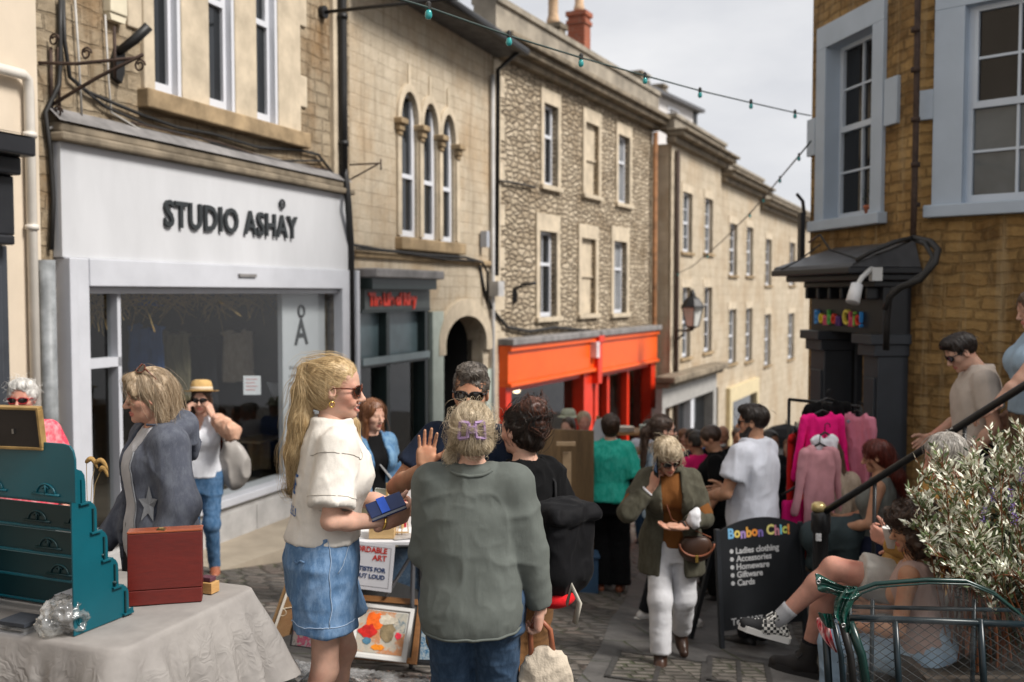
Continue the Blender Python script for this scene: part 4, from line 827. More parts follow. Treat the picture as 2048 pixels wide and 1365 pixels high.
for t in(.30,.74,1.15):mb=MB();q=rt+dv*t;mb.tube([q,q-V(0,0,.95)],.014,8);mb.build('baluster',pm('black_gloss',(.012,.012,.013),.32,.2),hr,smooth=True)
mb=MB();q=W(1637,1350,6.8);zt_=W(1637,1022,6.8).z;mb.lathe([(.055,-.1),(.055,.55),(.062,.56),(.062,.60),(.052,.61),(.052,zt_-q.z-.16),(.066,zt_-q.z-.14),(.066,zt_-q.z-.02),(.05,zt_-q.z)],q,16);mb.build('newel_post',pm('black_gloss',(.012,.012,.013),.32,.2),hr,smooth=True)
q=W(1637,1022,6.8);mb=MB();mb.lathe([(.05,0),(.05,.025),(.046,.045),(.03,.058),(.0,.062)],q+V(0,0,.001),16);mb.build('finial',pm('gold_and_white_cap',(.62,.48,.22),.28,.35,14,metal=.5),hr,smooth=True)
mb=MB();q=W(1637,1075,6.73);mb.box(q,(.036,.012,.05));mb.build('sticker',pm('white_sticker',(.6,.6,.6),.5,.3,60),hr)
# ================================================================ string lights
m_teal,n_,b_,o_=newmat('teal_bulb');b_.inputs['Base Color'].default_value=(.05,.42,.42,1);b_.inputs['Roughness'].default_value=.1;b_.inputs['Transmission Weight'].default_value=.3
def lightstring(label,pts,bulbs,r=.008):
 P=[W(*p)for p in pts];t=thing('light_string',label,'string lights',P[0]);mb=MB();mb.tube(P,r,5);mb.build('cable',pm('green_black_flex',(.03,.05,.045),.5,.2),t,smooth=True)
 for(px,py,d)in bulbs:
  q=W(px,py,d);mb=MB();mb.lathe([(.0,-.036),(.012,-.033),(.018,-.018),(.016,.0),(.010,.010)],q+V(0,0,-.01),10);bb=mb.build('bulb',m_teal,t,smooth=True)
  mb=MB();mb.lathe([(.013,.0),(.014,.03),(.006,.04)],q,8);mb.build('socket',M['cable'],bb)
lightstring('string of teal bulbs crossing the top of the street to the blue window surround',[(300,-190,3.2),(640,-45,3.9),(740,-18,4.25),(857,16,4.8),(1018,72,5.6),(1162,116,6.4),(1290,152,7.2),(1400,182,8.1),(1502,206,8.9),(1590,226,9.6),(1622,232,9.9)],[(857,20,4.8),(1018,76,5.6),(1162,120,6.4),(1290,156,7.2),(1400,185,8.1),(1502,208,8.9),(1590,228,9.6)],.006)
lightstring('second string of small bulbs dropping from the corner shop towards the street lantern',[(1622,283,9.9),(1598,312,10.6),(1560,357,12),(1527,397,13.5),(1500,427,15),(1440,487,18.5),(1385,533,22),(1350,550,24.6)],[(1598,314,10.6),(1560,359,12),(1527,399,13.5),(1500,430,15),(1415,512,20),(1356,548,24)],.009)
# ================================================================ implicit-surface modelling for organic shapes
def A3(p):return np.array([p[0],p[1],p[2]],dtype=np.float32)
def rotm(yaw=0,pitch=0,roll=0):
 """yaw + turns to the person's left, pitch + looks down, roll + tilts to the right shoulder"""
 return np.array(Matrix.Rotation(R(yaw),3,'Z')@Matrix.Rotation(R(-pitch),3,'X')@Matrix.Rotation(R(roll),3,'Y'),dtype=np.float32)
class Vol:
 def __init__(s,lo,hi,h):
  s.lo=A3(lo);s.h=h;s.n=np.ceil((A3(hi)-s.lo)/h).astype(int)+1
  s.ax=[s.lo[i]+h*np.arange(s.n[i],dtype=np.float32)for i in range(3)]
  s.F=np.full(s.n,.5,dtype=np.float32)
 def reg(s,lo,hi):
  a=np.clip(np.floor((A3(lo)-s.lo)/s.h).astype(int),0,s.n-1);b=np.clip(np.ceil((A3(hi)-s.lo)/s.h).astype(int)+1,1,s.n)
  sl=tuple(slice(a[i],max(b[i],a[i]+1))for i in range(3))
  return sl,s.ax[0][sl[0]][:,None,None],s.ax[1][sl[1]][None,:,None],s.ax[2][sl[2]][None,None,:]
 def put(s,sl,d,k,sub=False):
  a=s.F[sl]
  if sub:
   d=-d
   if k>0:hh=np.maximum(k-np.abs(a-d),0)/k;r=np.maximum(a,d)+hh*hh*k*.25
   else:r=np.maximum(a,d)
  else:
   if k>0:hh=np.maximum(k-np.abs(a-d),0)/k;r=np.minimum(a,d)-hh*hh*k*.25
   else:r=np.minimum(a,d)
  s.F[sl]=r
 def cone(s,a,b,ra,rb,k=.02,sub=False,cut=None,M=None,c0=None,flat=None):
  """tapered capsule; cut=+t ends it flat at b; M, c0: local frame"""
  if M is not None:a=M@A3(a)+c0;b=M@A3(b)+c0
  a=A3(a);b=A3(b);m=max(ra,rb)+k+.012
  sl,x,y,z=s.reg(np.minimum(a,b)-m,np.maximum(a,b)+m)
  ab=b-a;L2=max(float(ab@ab),1e-9)
  t=((x-a[0])*ab[0]+(y-a[1])*ab[1]+(z-a[2])*ab[2])/L2;tc=np.clip(t,0,1)
  dx,dy,dz=x-a[0]-tc*ab[0],y-a[1]-tc*ab[1],z-a[2]-tc*ab[2]
  if flat is not None:
   f,q=A3(flat[0]),flat[1];f=f/np.linalg.norm(f);pr=dx*f[0]+dy*f[1]+dz*f[2];g=1/q-1
   dx,dy,dz=dx+f[0]*pr*g,dy+f[1]*pr*g,dz+f[2]*pr*g
  d=np.sqrt(dx*dx+dy*dy+dz*dz)-(ra+(rb-ra)*tc)
  if cut:d=np.maximum(d,(t-1)*math.sqrt(L2))
  s.put(sl,d,k,sub)
 def chain(s,pts,rr,k=.02,**kw):
  for i in range(len(pts)-1):s.cone(pts[i],pts[i+1],rr[i],rr[i+1],k,**kw)
 def ell(s,c,r,k=.02,sub=False,M=None,c0=None,Rl=None):
  c=A3(c);Mx=M
  if M is not None:c=M@c+c0
  if Rl is not None:Mx=Rl if M is None else M@Rl
  m=max(r)+k+.012;sl,x,y,z=s.reg(c-m,c+m)
  x,y,z=x-c[0],y-c[1],z-c[2]
  if Mx is not None:x,y,z=Mx[0,0]*x+Mx[1,0]*y+Mx[2,0]*z,Mx[0,1]*x+Mx[1,1]*y+Mx[2,1]*z,Mx[0,2]*x+Mx[1,2]*y+Mx[2,2]*z
  k0=np.sqrt((x/r[0])**2+(y/r[1])**2+(z/r[2])**2);k1=np.sqrt((x/r[0]**2)**2+(y/r[1]**2)**2+(z/r[2]**2)**2)
  s.put(sl,k0*(k0-1)/np.maximum(k1,1e-4),k,sub)
 def stack(s,prof,k=.02,p=2.3,sub=False):
  """prof: list of (z, cx, cy, rx, ry): elliptical cross-sections"""
  pr=np.array(sorted(prof),dtype=np.float32);z0,z1=pr[0,0],pr[-1,0];m=float(max(pr[:,3].max(),pr[:,4].max()))+.06
  sl,x,y,z=s.reg((pr[:,1].min()-m,pr[:,2].min()-m,z0-.05),(pr[:,1].max()+m,pr[:,2].max()+m,z1+.05))
  zf=z.ravel();zd=np.linspace(z0,z1,160);ker=np.ones(9)/9
  def I(c):
   v=np.interp(zd,pr[:,0],pr[:,c]);v=np.convolve(np.pad(v,4,mode='edge'),ker,'valid')
   return np.interp(zf,zd,v).astype(np.float32)[None,None,:]
  cx,cy,rx,ry=I(1),I(2),I(3),I(4)
  q=(np.abs((x-cx)/rx)**p+np.abs((y-cy)/ry)**p)**(1/p)
  d=(q-1)*np.minimum(rx,ry);d=np.maximum(d,np.maximum(z0-z,z-z1))
  s.put(sl,d.astype(np.float32),k,sub)
 def plane(s,pt,nrm,k=0):
  """cuts away everything on the side nrm points to"""
  p=A3(pt);n=A3(nrm);n=n/np.linalg.norm(n);sl,x,y,z=s.reg(s.lo,s.lo+s.n*s.h)
  d=(x-p[0])*n[0]+(y-p[1])*n[1]+(z-p[2])*n[2];s.F[sl]=np.maximum(s.F[sl],d)
 def boxsub(s,lo,hi):
  sl,x,y,z=s.reg(lo,hi);c=(A3(lo)+A3(hi))/2;hh=(A3(hi)-A3(lo))/2
  d=np.maximum(np.maximum(np.abs(x-c[0])-hh[0],np.abs(y-c[1])-hh[1]),np.abs(z-c[2])-hh[2]);s.put(sl,d,0,True)
 def rbox(s,c,hf,r,k=.02,M=None,c0=None):
  c=M@A3(c)+c0;m=max(hf)*1.8+r;sl,x,y,z=s.reg(c-m,c+m);x,y,z=x-c[0],y-c[1],z-c[2]
  x,y,z=M[0,0]*x+M[1,0]*y+M[2,0]*z,M[0,1]*x+M[1,1]*y+M[2,1]*z,M[0,2]*x+M[1,2]*y+M[2,2]*z
  qx,qy,qz=np.abs(x)-hf[0]+r,np.abs(y)-hf[1]+r,np.abs(z)-hf[2]+r
  d=np.sqrt(np.maximum(qx,0)**2+np.maximum(qy,0)**2+np.maximum(qz,0)**2)+np.minimum(np.maximum(qx,np.maximum(qy,qz)),0)-r;s.put(sl,d,k)
 def sample(s,P):
  """value and gradient at points"""
  q=(P-s.lo)/s.h;i=np.clip(np.floor(q).astype(int),0,s.n-2);f=q-i
  def g(a,b,c):return s.F[i[:,0]+a,i[:,1]+b,i[:,2]+c]
  fx,fy,fz=f[:,0],f[:,1],f[:,2]
  c00=g(0,0,0)*(1-fx)+g(1,0,0)*fx;c01=g(0,0,1)*(1-fx)+g(1,0,1)*fx;c10=g(0,1,0)*(1-fx)+g(1,1,0)*fx;c11=g(0,1,1)*(1-fx)+g(1,1,1)*fx
  v=(c00*(1-fy)+c10*fy)*(1-fz)+(c01*(1-fy)+c11*fy)*fz
  return v
 def grad(s,P):
  e=s.h;G=np.stack([s.sample(P+np.eye(3)[a]*e)-s.sample(P-np.eye(3)[a]*e)for a in range(3)],1)
  return G/np.maximum(np.linalg.norm(G,axis=1,keepdims=True),1e-6)
 def mesh(s):
  F=s.F;F[0]=F[-1]=.5;F[:,0]=F[:,-1]=.5;F[:,:,0]=F[:,:,-1]=.5
  S=F<0
  c=[(a,b,d)for a in(0,1)for b in(0,1)for d in(0,1)]
  nx,ny,nz=s.n-1
  cnt=sum(S[a:a+nx,b:b+ny,d:d+nz].astype(np.int8)for a,b,d in c)
  act=np.argwhere((cnt>0)&(cnt<8));
  if len(act)==0:return np.zeros((0,3)),np.zeros((0,4),int)
  vals=np.stack([F[act[:,0]+a,act[:,1]+b,act[:,2]+d]for a,b,d in c],1)
  pos=np.zeros((len(act),3));num=np.zeros(len(act))
  for i in range(8):
   for j in range(i+1,8):
    df=[abs(c[i][q]-c[j][q])for q in range(3)]
    if sum(df)!=1:continue
    cr=(vals[:,i]<0)!=(vals[:,j]<0);t=vals[:,i]/np.where(cr,vals[:,i]-vals[:,j],1)
    pi,pj=np.array(c[i],float),np.array(c[j],float);pos+=np.where(cr[:,None],pi+(pj-pi)*t[:,None],0);num+=cr
  V_=(act+pos/num[:,None])*s.h+s.lo
  vid=np.full((nx,ny,nz),-1,dtype=np.int64);vid[act[:,0],act[:,1],act[:,2]]=np.arange(len(act))
  fs=[]
  for ax in range(3):
   o1,o2=[(1,2),(2,0),(0,1)][ax]
   a=[slice(None)]*3;b=[slice(None)]*3;a[ax]=slice(0,-1);b[ax]=slice(1,None)
   E=np.argwhere(S[tuple(a)]!=S[tuple(b)]);E=E[(E[:,o1]>0)&(E[:,o2]>0)&(E[:,o1]<s.n[o1]-1)&(E[:,o2]<s.n[o2]-1)]
   def cell(d1,d2):
    q=E.copy();q[:,o1]-=d1;q[:,o2]-=d2;return vid[q[:,0],q[:,1],q[:,2]]
   Q=np.stack([cell(1,1),cell(0,1),cell(0,0),cell(1,0)],1)
   fl=~S[E[:,0],E[:,1],E[:,2]];Q[fl]=Q[fl][:,::-1];fs.append(Q)
  Q=np.concatenate(fs);Q=Q[(Q>=0).all(1)]
  return V_,Q
_lat=np.random.RandomState(3).rand(4,24,24,24).astype(np.float32)
def vnoise(P,seed=0):
 P=np.asarray(P)+seed*7.31;i=np.floor(P).astype(int);f=P-i;f=f*f*(3-2*f);L=_lat[seed%4]
 def g(a,b,c):return L[(i[:,0]+a)%24,(i[:,1]+b)%24,(i[:,2]+c)%24]
 fx,fy,fz=f.T
 return((g(0,0,0)*(1-fx)+g(1,0,0)*fx)*(1-fy)+(g(0,1,0)*(1-fx)+g(1,1,0)*fx)*fy)*(1-fz)+((g(0,0,1)*(1-fx)+g(1,0,1)*fx)*(1-fy)+(g(0,1,1)*(1-fx)+g(1,1,1)*fx)*fy)*fz
def vnormals(Vs,Q):
 n=np.cross(Vs[Q[:,2]]-Vs[Q[:,0]],Vs[Q[:,3]]-Vs[Q[:,1]]);N=np.zeros_like(Vs)
 for k in range(4):np.add.at(N,Q[:,k],n)
 return N/np.maximum(np.linalg.norm(N,axis=1,keepdims=True),1e-9)
def relax(Vs,Q,it=1,w=.5):
 for _ in range(it):
  A=np.zeros_like(Vs);c=np.zeros(len(Vs))
  for k in range(4):
   for j in(1,3):np.add.at(A,Q[:,k],Vs[Q[:,(k+j)%4]]);np.add.at(c,Q[:,k],1)
  Vs=Vs*(1-w)+w*A/np.maximum(c,1)[:,None]
 return Vs
def folds(Vs,Q,layers):
 """cloth folds: layers of (amp, (fx, fy, fz), seed, ridged)"""
 N=vnormals(Vs,Q);d=np.zeros(len(Vs))
 for amp,fr,seed,rid in layers:
  P=Vs*np.array(fr);P=P+1.1*(vnoise(Vs*4.5,seed+1)-.5)[:,None]
  n=vnoise(P,seed)
  if rid:n=1-np.abs(2*n-1);n=n**2.2
  d+=amp*(n-(.22 if rid else.35))
 return Vs+N*d[:,None]
def addmesh(name,Vs,Q,mats,parent,smooth=True,attr=None,midx=None):
 me=bpy.data.meshes.new(name);me.vertices.add(len(Vs));me.vertices.foreach_set('co',np.asarray(Vs,dtype=np.float32).ravel())
 nq=len(Q);me.loops.add(nq*4);me.polygons.add(nq)
 me.loops.foreach_set('vertex_index',np.asarray(Q,dtype=np.int32).ravel());me.polygons.foreach_set('loop_start',np.arange(nq,dtype=np.int32)*4)
 try:me.polygons.foreach_set('loop_total',np.full(nq,4,dtype=np.int32))
 except Exception:pass
 me.polygons.foreach_set('use_smooth',np.ones(nq,dtype=bool)if smooth else np.zeros(nq,dtype=bool))
 for m in(mats if isinstance(mats,(list,tuple))else[mats]):me.materials.append(m)
 if midx is not None:me.polygons.foreach_set('material_index',np.asarray(midx,dtype=np.int32))
 if attr is not None:
  for k,v in attr.items():a=me.attributes.new(k,'FLOAT','POINT');a.data.foreach_set('value',np.asarray(v,dtype=np.float32))
 me.update(calc_edges=True);me.validate()
 o=bpy.data.objects.new(name,me);C.objects.link(o)
 if parent is not None:adopt(o,parent)
 return o
def skin(name,col,lip=(.45,.12,.10)):
 key=('skin',name)
 if key in _mc:return _mc[key]
 m,n,b,o=newmat('skin_'+name);co=coord(n)
 base=mixc(n,noise(n,co,22,5,.6,.3,.7),shade(col,.86),(col[0]*1.1,col[1]*1.06,col[2]*1.04));
 base=mixc(n,noise(n,co,7,3,.5,.52,.75),base,(col[0]*.98,col[1]*.74,col[2]*.70))
 at=nd(n,'ShaderNodeAttribute');at.attribute_name='lip';base=mixc(n,at.outputs['Fac'],base,lip)
 lk(n,base,b.inputs['Base Color']);b.inputs['Roughness'].default_value=.6;b.inputs['Specular IOR Level'].default_value=.25
 b.inputs['Subsurface Weight'].default_value=.12;b.inputs['Subsurface Radius'].default_value=(.5,.2,.1);b.inputs['Subsurface Scale'].default_value=.02
 bump(n,b,noise(n,co,240,3),.12,.002);_mc[key]=m;return m
def hairmat(name,c1,c2,rough=.38,spec=.5):
 key=('hair',name)
 if key in _mc:return _mc[key]
 m,n,b,o=newmat('hair_'+name);co=coord(n,scale=(1,1,.22))
 at=nd(n,'ShaderNodeAttribute');at.attribute_name='shade'
 f=noise(n,co,70,5,.7,.3,.7);ad=nd(n,'ShaderNodeMath',op='MULTIPLY_ADD');lk(n,f,ad.inputs[0]);ad.inputs[1].default_value=.55
 lk(n,at.outputs['Fac'],ad.inputs[2]);ad2=nd(n,'ShaderNodeMath',op='SUBTRACT');lk(n,ad.outputs[0],ad2 .inputs[0]);ad2 .inputs[1].default_value=.27;ad2 .use_clamp=True
 lk(n,mixc(n,ad2 .outputs[0],c1,c2),b.inputs['Base Color']);b.inputs['Roughness'].default_value=rough;b.inputs['Specular IOR Level'].default_value=spec
 b.inputs['Anisotropic'].default_value=.5;bump(n,b,f,.5,.004);_mc[key]=m;return m
SK={'fair':skin('fair',(.55,.335,.25)),'tan':skin('tan',(.46,.25,.155)),'brown':skin('brown',(.36,.19,.12)),'old':skin('mature',(.52,.29,.205)),'pink':skin('ruddy',(.54,.28,.21))}
HR={'blonde':hairmat('blonde',(.30,.185,.075),(.78,.60,.34)),'ash':hairmat('ash_blonde',(.27,.195,.11),(.78,.66,.48)),'grey':hairmat('grey',(.22,.20,.18),(.62,.58,.52)),'white':hairmat('white',(.45,.43,.40),(.82,.80,.76)),'brown':hairmat('brown',(.020,.011,.007),(.085,.045,.026)),'dark':hairmat('dark',(.008,.006,.005),(.040,.025,.018)),'red':hairmat('red',(.045,.008,.006),(.20,.035,.02)),'ginger':hairmat('ginger',(.10,.035,.014),(.28,.12,.05)),'salt':hairmat('salt_and_pepper',(.025,.020,.017),(.20,.17,.14)),'honey':hairmat('honey',(.22,.14,.07),(.60,.48,.34)),'mid':hairmat('mid_brown',(.05,.03,.018),(.17,.105,.06))}
m_eye=pm('eye_white',(.62,.58,.54),.25,.05);m_iris=pm('iris',(.05,.07,.09),.15,.3);m_teeth=pm('teeth',(.72,.68,.60),.3,.05)
m_lens=glassy('dark_lens',(.010,.007,.006),.05,.8);m_frame_k=pm('black_acetate',(.012,.011,.011),.25,.2);m_frame_t=pm('tortoise_acetate',(.10,.025,.012),.25,.7,60);m_frame_r=pm('red_acetate',(.35,.015,.02),.25,.2)
def ik(a,t,l1,l2,pole):
 a,t,pole=A3(a),A3(t),A3(pole);d=t-a;L=float(np.linalg.norm(d));mx=(l1+l2)*.999
 if L>mx:t=a+d/L*mx;d=t-a;L=mx
 x=(l1*l1-l2*l2+L*L)/(2*L);hgt=math.sqrt(max(l1*l1-x*x,0));u=d/L;p=pole-u*float(pole@u);p=p/max(np.linalg.norm(p),1e-6)
 return a+u*x+p*hgt,t
def hand_mesh(wrist,d,palm,side,curl=(25,30,20),thumb=(30,25),spread=4,fingers=None,h=.0034,sc=1.0):
 """palm and five separate fingers; side +1 right, -1 left"""
 d=A3(d);d/=np.linalg.norm(d);pn=A3(palm);pn=pn-d*float(d@pn);pn/=np.linalg.norm(pn);th=np.cross(d,pn)*side
 w=A3(wrist);Mx=np.stack([d,th,pn],1)
 P=lambda x,y,z:Mx@np.array([x,y,z],dtype=np.float32)*sc+w
 v=Vol(w-.2*sc,w+.2*sc,h);
 base=[(.088,.030),(.092,.010),(.088,-.011),(.080,-.030)];ln=[.068,.077,.071,.055];rr=[.0088,.0090,.0086,.0076]
 for(bx,by)in base:v.cone(P(-.01,by*.55,0),P(bx-.008,by,-.001),.0155*sc,.0118*sc,.012*sc)
 v.ell((.045,.003,.004),(.045*sc,.038*sc,.014*sc),.012*sc,M=Mx*1.0,c0=w)if sc==1 else None
 v.cone(P(.012,.022,.008),P(.045,.034,.010),.015*sc,.013*sc,.014*sc);v.cone(P(.02,-.024,.006),P(.06,-.028,.006),.014*sc,.012*sc,.014*sc)
 for i,(bx,by)in enumerate(base):
  c=fingers[i]if fingers else curl;q=np.array([bx,by,0.]);ang=0;sp=R(spread)*(1.2-i*.8)
  L=[ln[i]*.45,ln[i]*.31,ln[i]*.24];r=rr[i]
  for j in range(3):
   ang+=R(c[j]);e=q+L[j]*np.array([math.cos(ang)*math.cos(sp),math.cos(ang)*math.sin(sp),math.sin(ang)])
   v.cone(P(*q),P(*e),r*sc,r*.90*sc,.0035*sc);q=e;r*=.90
 q=np.array([.028,.030,.006]);a1,a2=R(thumb[0]),R(thumb[1]);dirs=[(.66,.66,.36),(math.cos(a1)*.85+.1,math.sin(a1)*.9,.28),(math.cos(a1*.5),math.sin(a1*.5)-.3*math.sin(a2),.25+.4*math.sin(a2))]
 r=.0125
 for L,dd in zip((.042,.032,.026),dirs):
  dd=np.array(dd);dd/=np.linalg.norm(dd);e=q+dd*L;v.cone(P(*q),P(*e),r*sc,r*.88*sc,.006*sc);q=e;r*=.87
 v.cone(P(-.05,0,0),P(.0,0,0),.025*sc,.024*sc,.015*sc,flat=(pn,.72))
 return v.mesh()
BODY_F=[(.80,.165,.115,-.01),(.90,.178,.128,-.012),(.98,.165,.118,-.005),(1.07,.136,.100,0),(1.16,.140,.105,.0),(1.25,.146,.110,.004),(1.31,.146,.102,-.004),(1.36,.122,.085,-.012),(1.40,.085,.066,-.018),(1.43,.058,.054,-.02),(1.455,.05,.05,-.02)]
BODY_M=[(.80,.160,.115,-.01),(.90,.170,.122,-.008),(.98,.165,.118,0),(1.07,.158,.112,.004),(1.16,.166,.118,.002),(1.25,.170,.120,.0),(1.31,.170,.112,-.005),(1.36,.140,.092,-.012),(1.40,.098,.072,-.018),(1.43,.068,.06,-.02),(1.455,.058,.056,-.02)]
class Person:
 def __init__(s,label,pos,H=1.68,face=0,sex='f',skin='fair',w=1.0,lean=(0,0),head=(0,0,0),arms=None,feet=None,pelvis=None,hero=0,z=None,knee_pole=((0,1,0),(0,1,0)),smile=False,headoff=(0,0,0),group=None,eyes=False,beard=None,lower=True,bust=1.0,shw=1.0):
  s.bust=bust
  s.sc=H/1.70;s.hero=hero;s.sex=sex;s.w=w;s.skin=SK[skin];s.lean=np.array([lean[0],lean[1]],dtype=np.float32)
  gz=ground(*pos)if z is None else z
  s.root=thing('person',label,'person',(pos[0],pos[1],gz),group,rz=R(face),local=True);s.root.scale=(s.sc,)*3
  s.Mw=Matrix.Translation((pos[0],pos[1],gz))@Matrix.Rotation(R(face),4,'Z')@Matrix.Scale(s.sc,4)
  s.vb={2:.0075,1:.010,0:.0145}[hero];s.vg={2:.0078,1:.0105,0:.015}[hero];s.vh={2:.0033,1:.0052,0:.0085}[hero]
  s.pel=A3(pelvis or(0,0,.93));s.dz=float(s.pel[2]-.93);s.po=s.pel*np.array([1,1,0],dtype=np.float32)
  sw=(.148 if sex=='f' else.172)*(.5+.5*w)*shw
  L=s.off(1.385);s.sh={'R':A3((sw,-.012,1.365+s.dz))+L,'L':A3((-sw,-.012,1.365+s.dz))+L}
  s.nb=A3((0,-.022,1.43+s.dz))+s.off(1.43)
  s.Rh=rotm(*head);s.nt=s.nb+A3((headoff[0]*.6,headoff[1]*.6,.055));s.hc=s.nt+A3(headoff)+s.Rh@A3((0,.022,.098))
  arms=arms or{};s.arm={}
  for k,sg in(('R',1),('L',-1)):
   a=arms.get(k,{});wr=a.get('w',(sg*(.235*(.5+.5*w)+.01),.06,.865))
   wr=A3(wr)+(A3((0,0,s.dz))+s.po if 'w' not in a else 0)
   e,t=ik(s.sh[k],wr,.285,.255,a.get('pole',(sg*.35,-1,-.15)))
   fd=t-e;fd=fd/np.linalg.norm(fd)
   s.arm[k]=(e,t,dict(d=fd+.15*A3((0,.3,0)),palm=(-sg,.15,0),curl=(22,28,20),**{})|a.get('hand',{}))
  feet=feet or{};s.leg={}
  for i,(k,sg)in enumerate((('R',1),('L',-1))):
   hip=s.pel+A3((sg*.088*(.4+.6*w),0,-.03));an=A3(feet.get(k,(sg*.095,-.02,.085)))
   kn,an=ik(hip,an,.425,.41,knee_pole[i]);s.leg[k]=(hip,kn,an)
  s.fyaw={k:feet.get(k+'y',(-8 if k=='R' else 8))for k in 'RL'};s.fpitch={k:feet.get(k+'p',0)for k in 'RL'}
  s.make_body(smile,beard,lower)
  if eyes:s.make_eyes()
 def off(s,z):
  t=min(max((z-.95)/.45,0),1.2);t=t*t*(3-2*t)if t<1 else 1+(t-1)*.6
  return A3((s.lean[0]*t,s.lean[1]*t,0))+s.po
 def world(s,p):return s.Mw@Vector([float(v)for v in p])
 def hp(s,p):return s.Rh@A3(p)+s.hc
 def prof(s,e=0,z0=.78,z1=1.46,shape=None,wf=None):
  """torso sections grown by ease e"""
  B=BODY_F if s.sex=='f' else BODY_M;zs=np.array([b[0]for b in B]);out=[]
  w=s.w if wf is None else wf
  zz=sorted(set([z0,z1]+[float(z)for z in zs if z0<z<z1]))if shape is None else[q[0]for q in shape]
  for i,z in enumerate(zz):
   f=lambda c:float(np.interp(z,zs,[b[c]for b in B]));o=s.off(z);wf_=w if z<1.36 else 1+(w-1)*.5
   if shape is None:out.append((z+s.dz,o[0],o[1]+f(3),f(1)*wf_+e,f(2)*(.3+.7*wf_)+e))
   else:q=shape[i];out.append((z+s.dz,o[0]+(q[4]if len(q)>4 else 0),o[1]+q[3],q[1],q[2]))
  return out
 def bounds(s,m=.12):
  P=[s.pel,s.nb]+[q for k in 'RL' for q in(s.sh[k],*s.arm[k][:2],*s.leg[k])]
  P=np.array(P);return P.min(0)-m-.08,P.max(0)+m+.08
 def make_body(s,smile,beard,lower):
  lo,hi=s.bounds(.10);lo[2]=min(lo[2],0);v=Vol(lo,hi,s.vb);m=s.sex=='m'
  v.stack(s.prof(-.006),.03)
  if not m:
   for q in(-1,1):v.ell(A3((q*.072*s.w,.105-.02/s.bust-.0+.085*(s.bust-1)*.5,1.235+s.dz))+s.off(1.235),(.06,.052*s.bust,.06),.04)
  f=(1.08 if m else.92)*(.55+.45*s.w)
  for k in 'RL':
   e,t,_=s.arm[k];sh=s.sh[k];fd=(t-e)
   v.cone(s.nb+A3((0,.0,-.035)),sh,.045,.046*f,.045);v.cone(sh,e,.049*f,.037*f,.03);v.cone(e,e+fd*.3,.036*f,.039*f,.02);v.cone(e+fd*.3,t,.039*f,.026*f,.02)
   hip,kn,an=s.leg[k];sd=an-kn
   if lower:v.cone(hip,kn,.079*f,.055*f,.04);v.cone(kn,kn+sd*.3+A3((0,-.008,0)),.051*f,.054*f,.03);v.cone(kn+sd*.3+A3((0,-.008,0)),an,.054*f,.034,.03)
  v.cone(s.nb+A3((0,0,-.04)),s.hp((0,-.02,-.06)),.06 if m else.052,.056 if m else.048,.03)
  meshes=[v.mesh()]
  hv=Vol(s.hc-.17,s.hc+.17,s.vh);M_,c0=s.Rh,s.hc;kw=dict(M=M_,c0=c0)
  hv.ell((0,-.018,.030),(.072,.092,.083),.0,**kw);hv.ell((0,.018,.034),(.062,.060,.060),.03,**kw);hv.ell((0,.020,-.036),(.059,.062,.078),.03,**kw)
  hv.ell((0,.028,-.080),(.050 if m else.044,.045,.034),.02,**kw);hv.ell((0,.066,-.100),(.021 if m else.016,.017,.016),.02,**kw)
  for q in(-1,1):
   hv.ell((q*.041,.050,-.026),(.024,.024,.022),.022,**kw)
   hv.ell((q*.031,.094,.002),(.019,.018,.013),.014,sub=True,**kw);hv.ell((q*.031,.0665,.002),(.0155,.0135,.0125),.006,**kw)
   hv.ell((q*.074,-.008,-.008),(.010,.019,.031),.008,Rl=rotm(q*-18,0,0),**kw);hv.ell((q*.083,-.003,-.005),(.006,.010,.017),.004,sub=True,**kw)
   hv.ell((q*.0105,.093,-.041),(.0075,.010,.0065),.007,**kw)
  hv.cone((-.036,.069,.018),(.036,.069,.018),.012 if m else.009,.012 if m else.009,.016,**kw)
  hv.cone((0,.078,.012),(0,.1035,-.034),.0075,.0098,.012,**kw);hv.ell((0,.105,-.036),(.0098,.0098,.009),.008,**kw)
  if smile:
   for q in(-1,1):hv.ell((q*.034,.066,-.050),(.017,.018,.016),.014,**kw);hv.cone((0,.0885,-.064),(q*.027,.074,-.058),.006,.004,.005,**kw);hv.cone((0,.085,-.083),(q*.025,.073,-.066),.0075,.004,.005,**kw)
   hv.ell((0,.094,-.0715),(.022,.016,.0075),.003,sub=True,**kw)
  else:
   hv.ell((0,.0815,-.066),(.019,.0088,.0052),.008,**kw);hv.ell((0,.0795,-.0765),(.016,.0088,.006),.008,**kw);hv.ell((0,.0925,-.0712),(.019,.010,.0014),.002,sub=True,**kw)
  hv.cone((0,-.02,-.05),tuple(s.Rh.T@(s.nb+A3((0,0,-.02))-s.hc)),.055 if m else.047,.060 if m else.052,.03,**kw)
  meshes.append(hv.mesh())
  for k,sg in(('R',1),('L',-1)):
   e,t,hd=s.arm[k]
   hd={q:hd[q]for q in hd}
   hm=hand_mesh(t,hd['d'],hd['palm'],sg,hd.get('curl',(22,28,20)),hd.get('thumb',(30,20)),hd.get('spread',4),hd.get('fingers'),{2:.0032,1:.0045,0:.0065}[s.hero])
   meshes.append(hm)
  Vs=np.concatenate([q[0]for q in meshes]);o=0;Q=[]
  for q in meshes:Q.append(q[1]+o);o+=len(q[0])
  Q=np.concatenate(Q);Lc=(Vs-s.hc)@s.Rh
  lip=np.zeros(len(Vs));du=np.sqrt((Lc[:,0]/.025)**2+((Lc[:,2]+.072)/.0135)**2);lip=np.where((Lc[:,1]>.06)&(np.abs(Lc[:,2]+.072)<.03),np.clip((1.1-du)*4,0,.75),0)
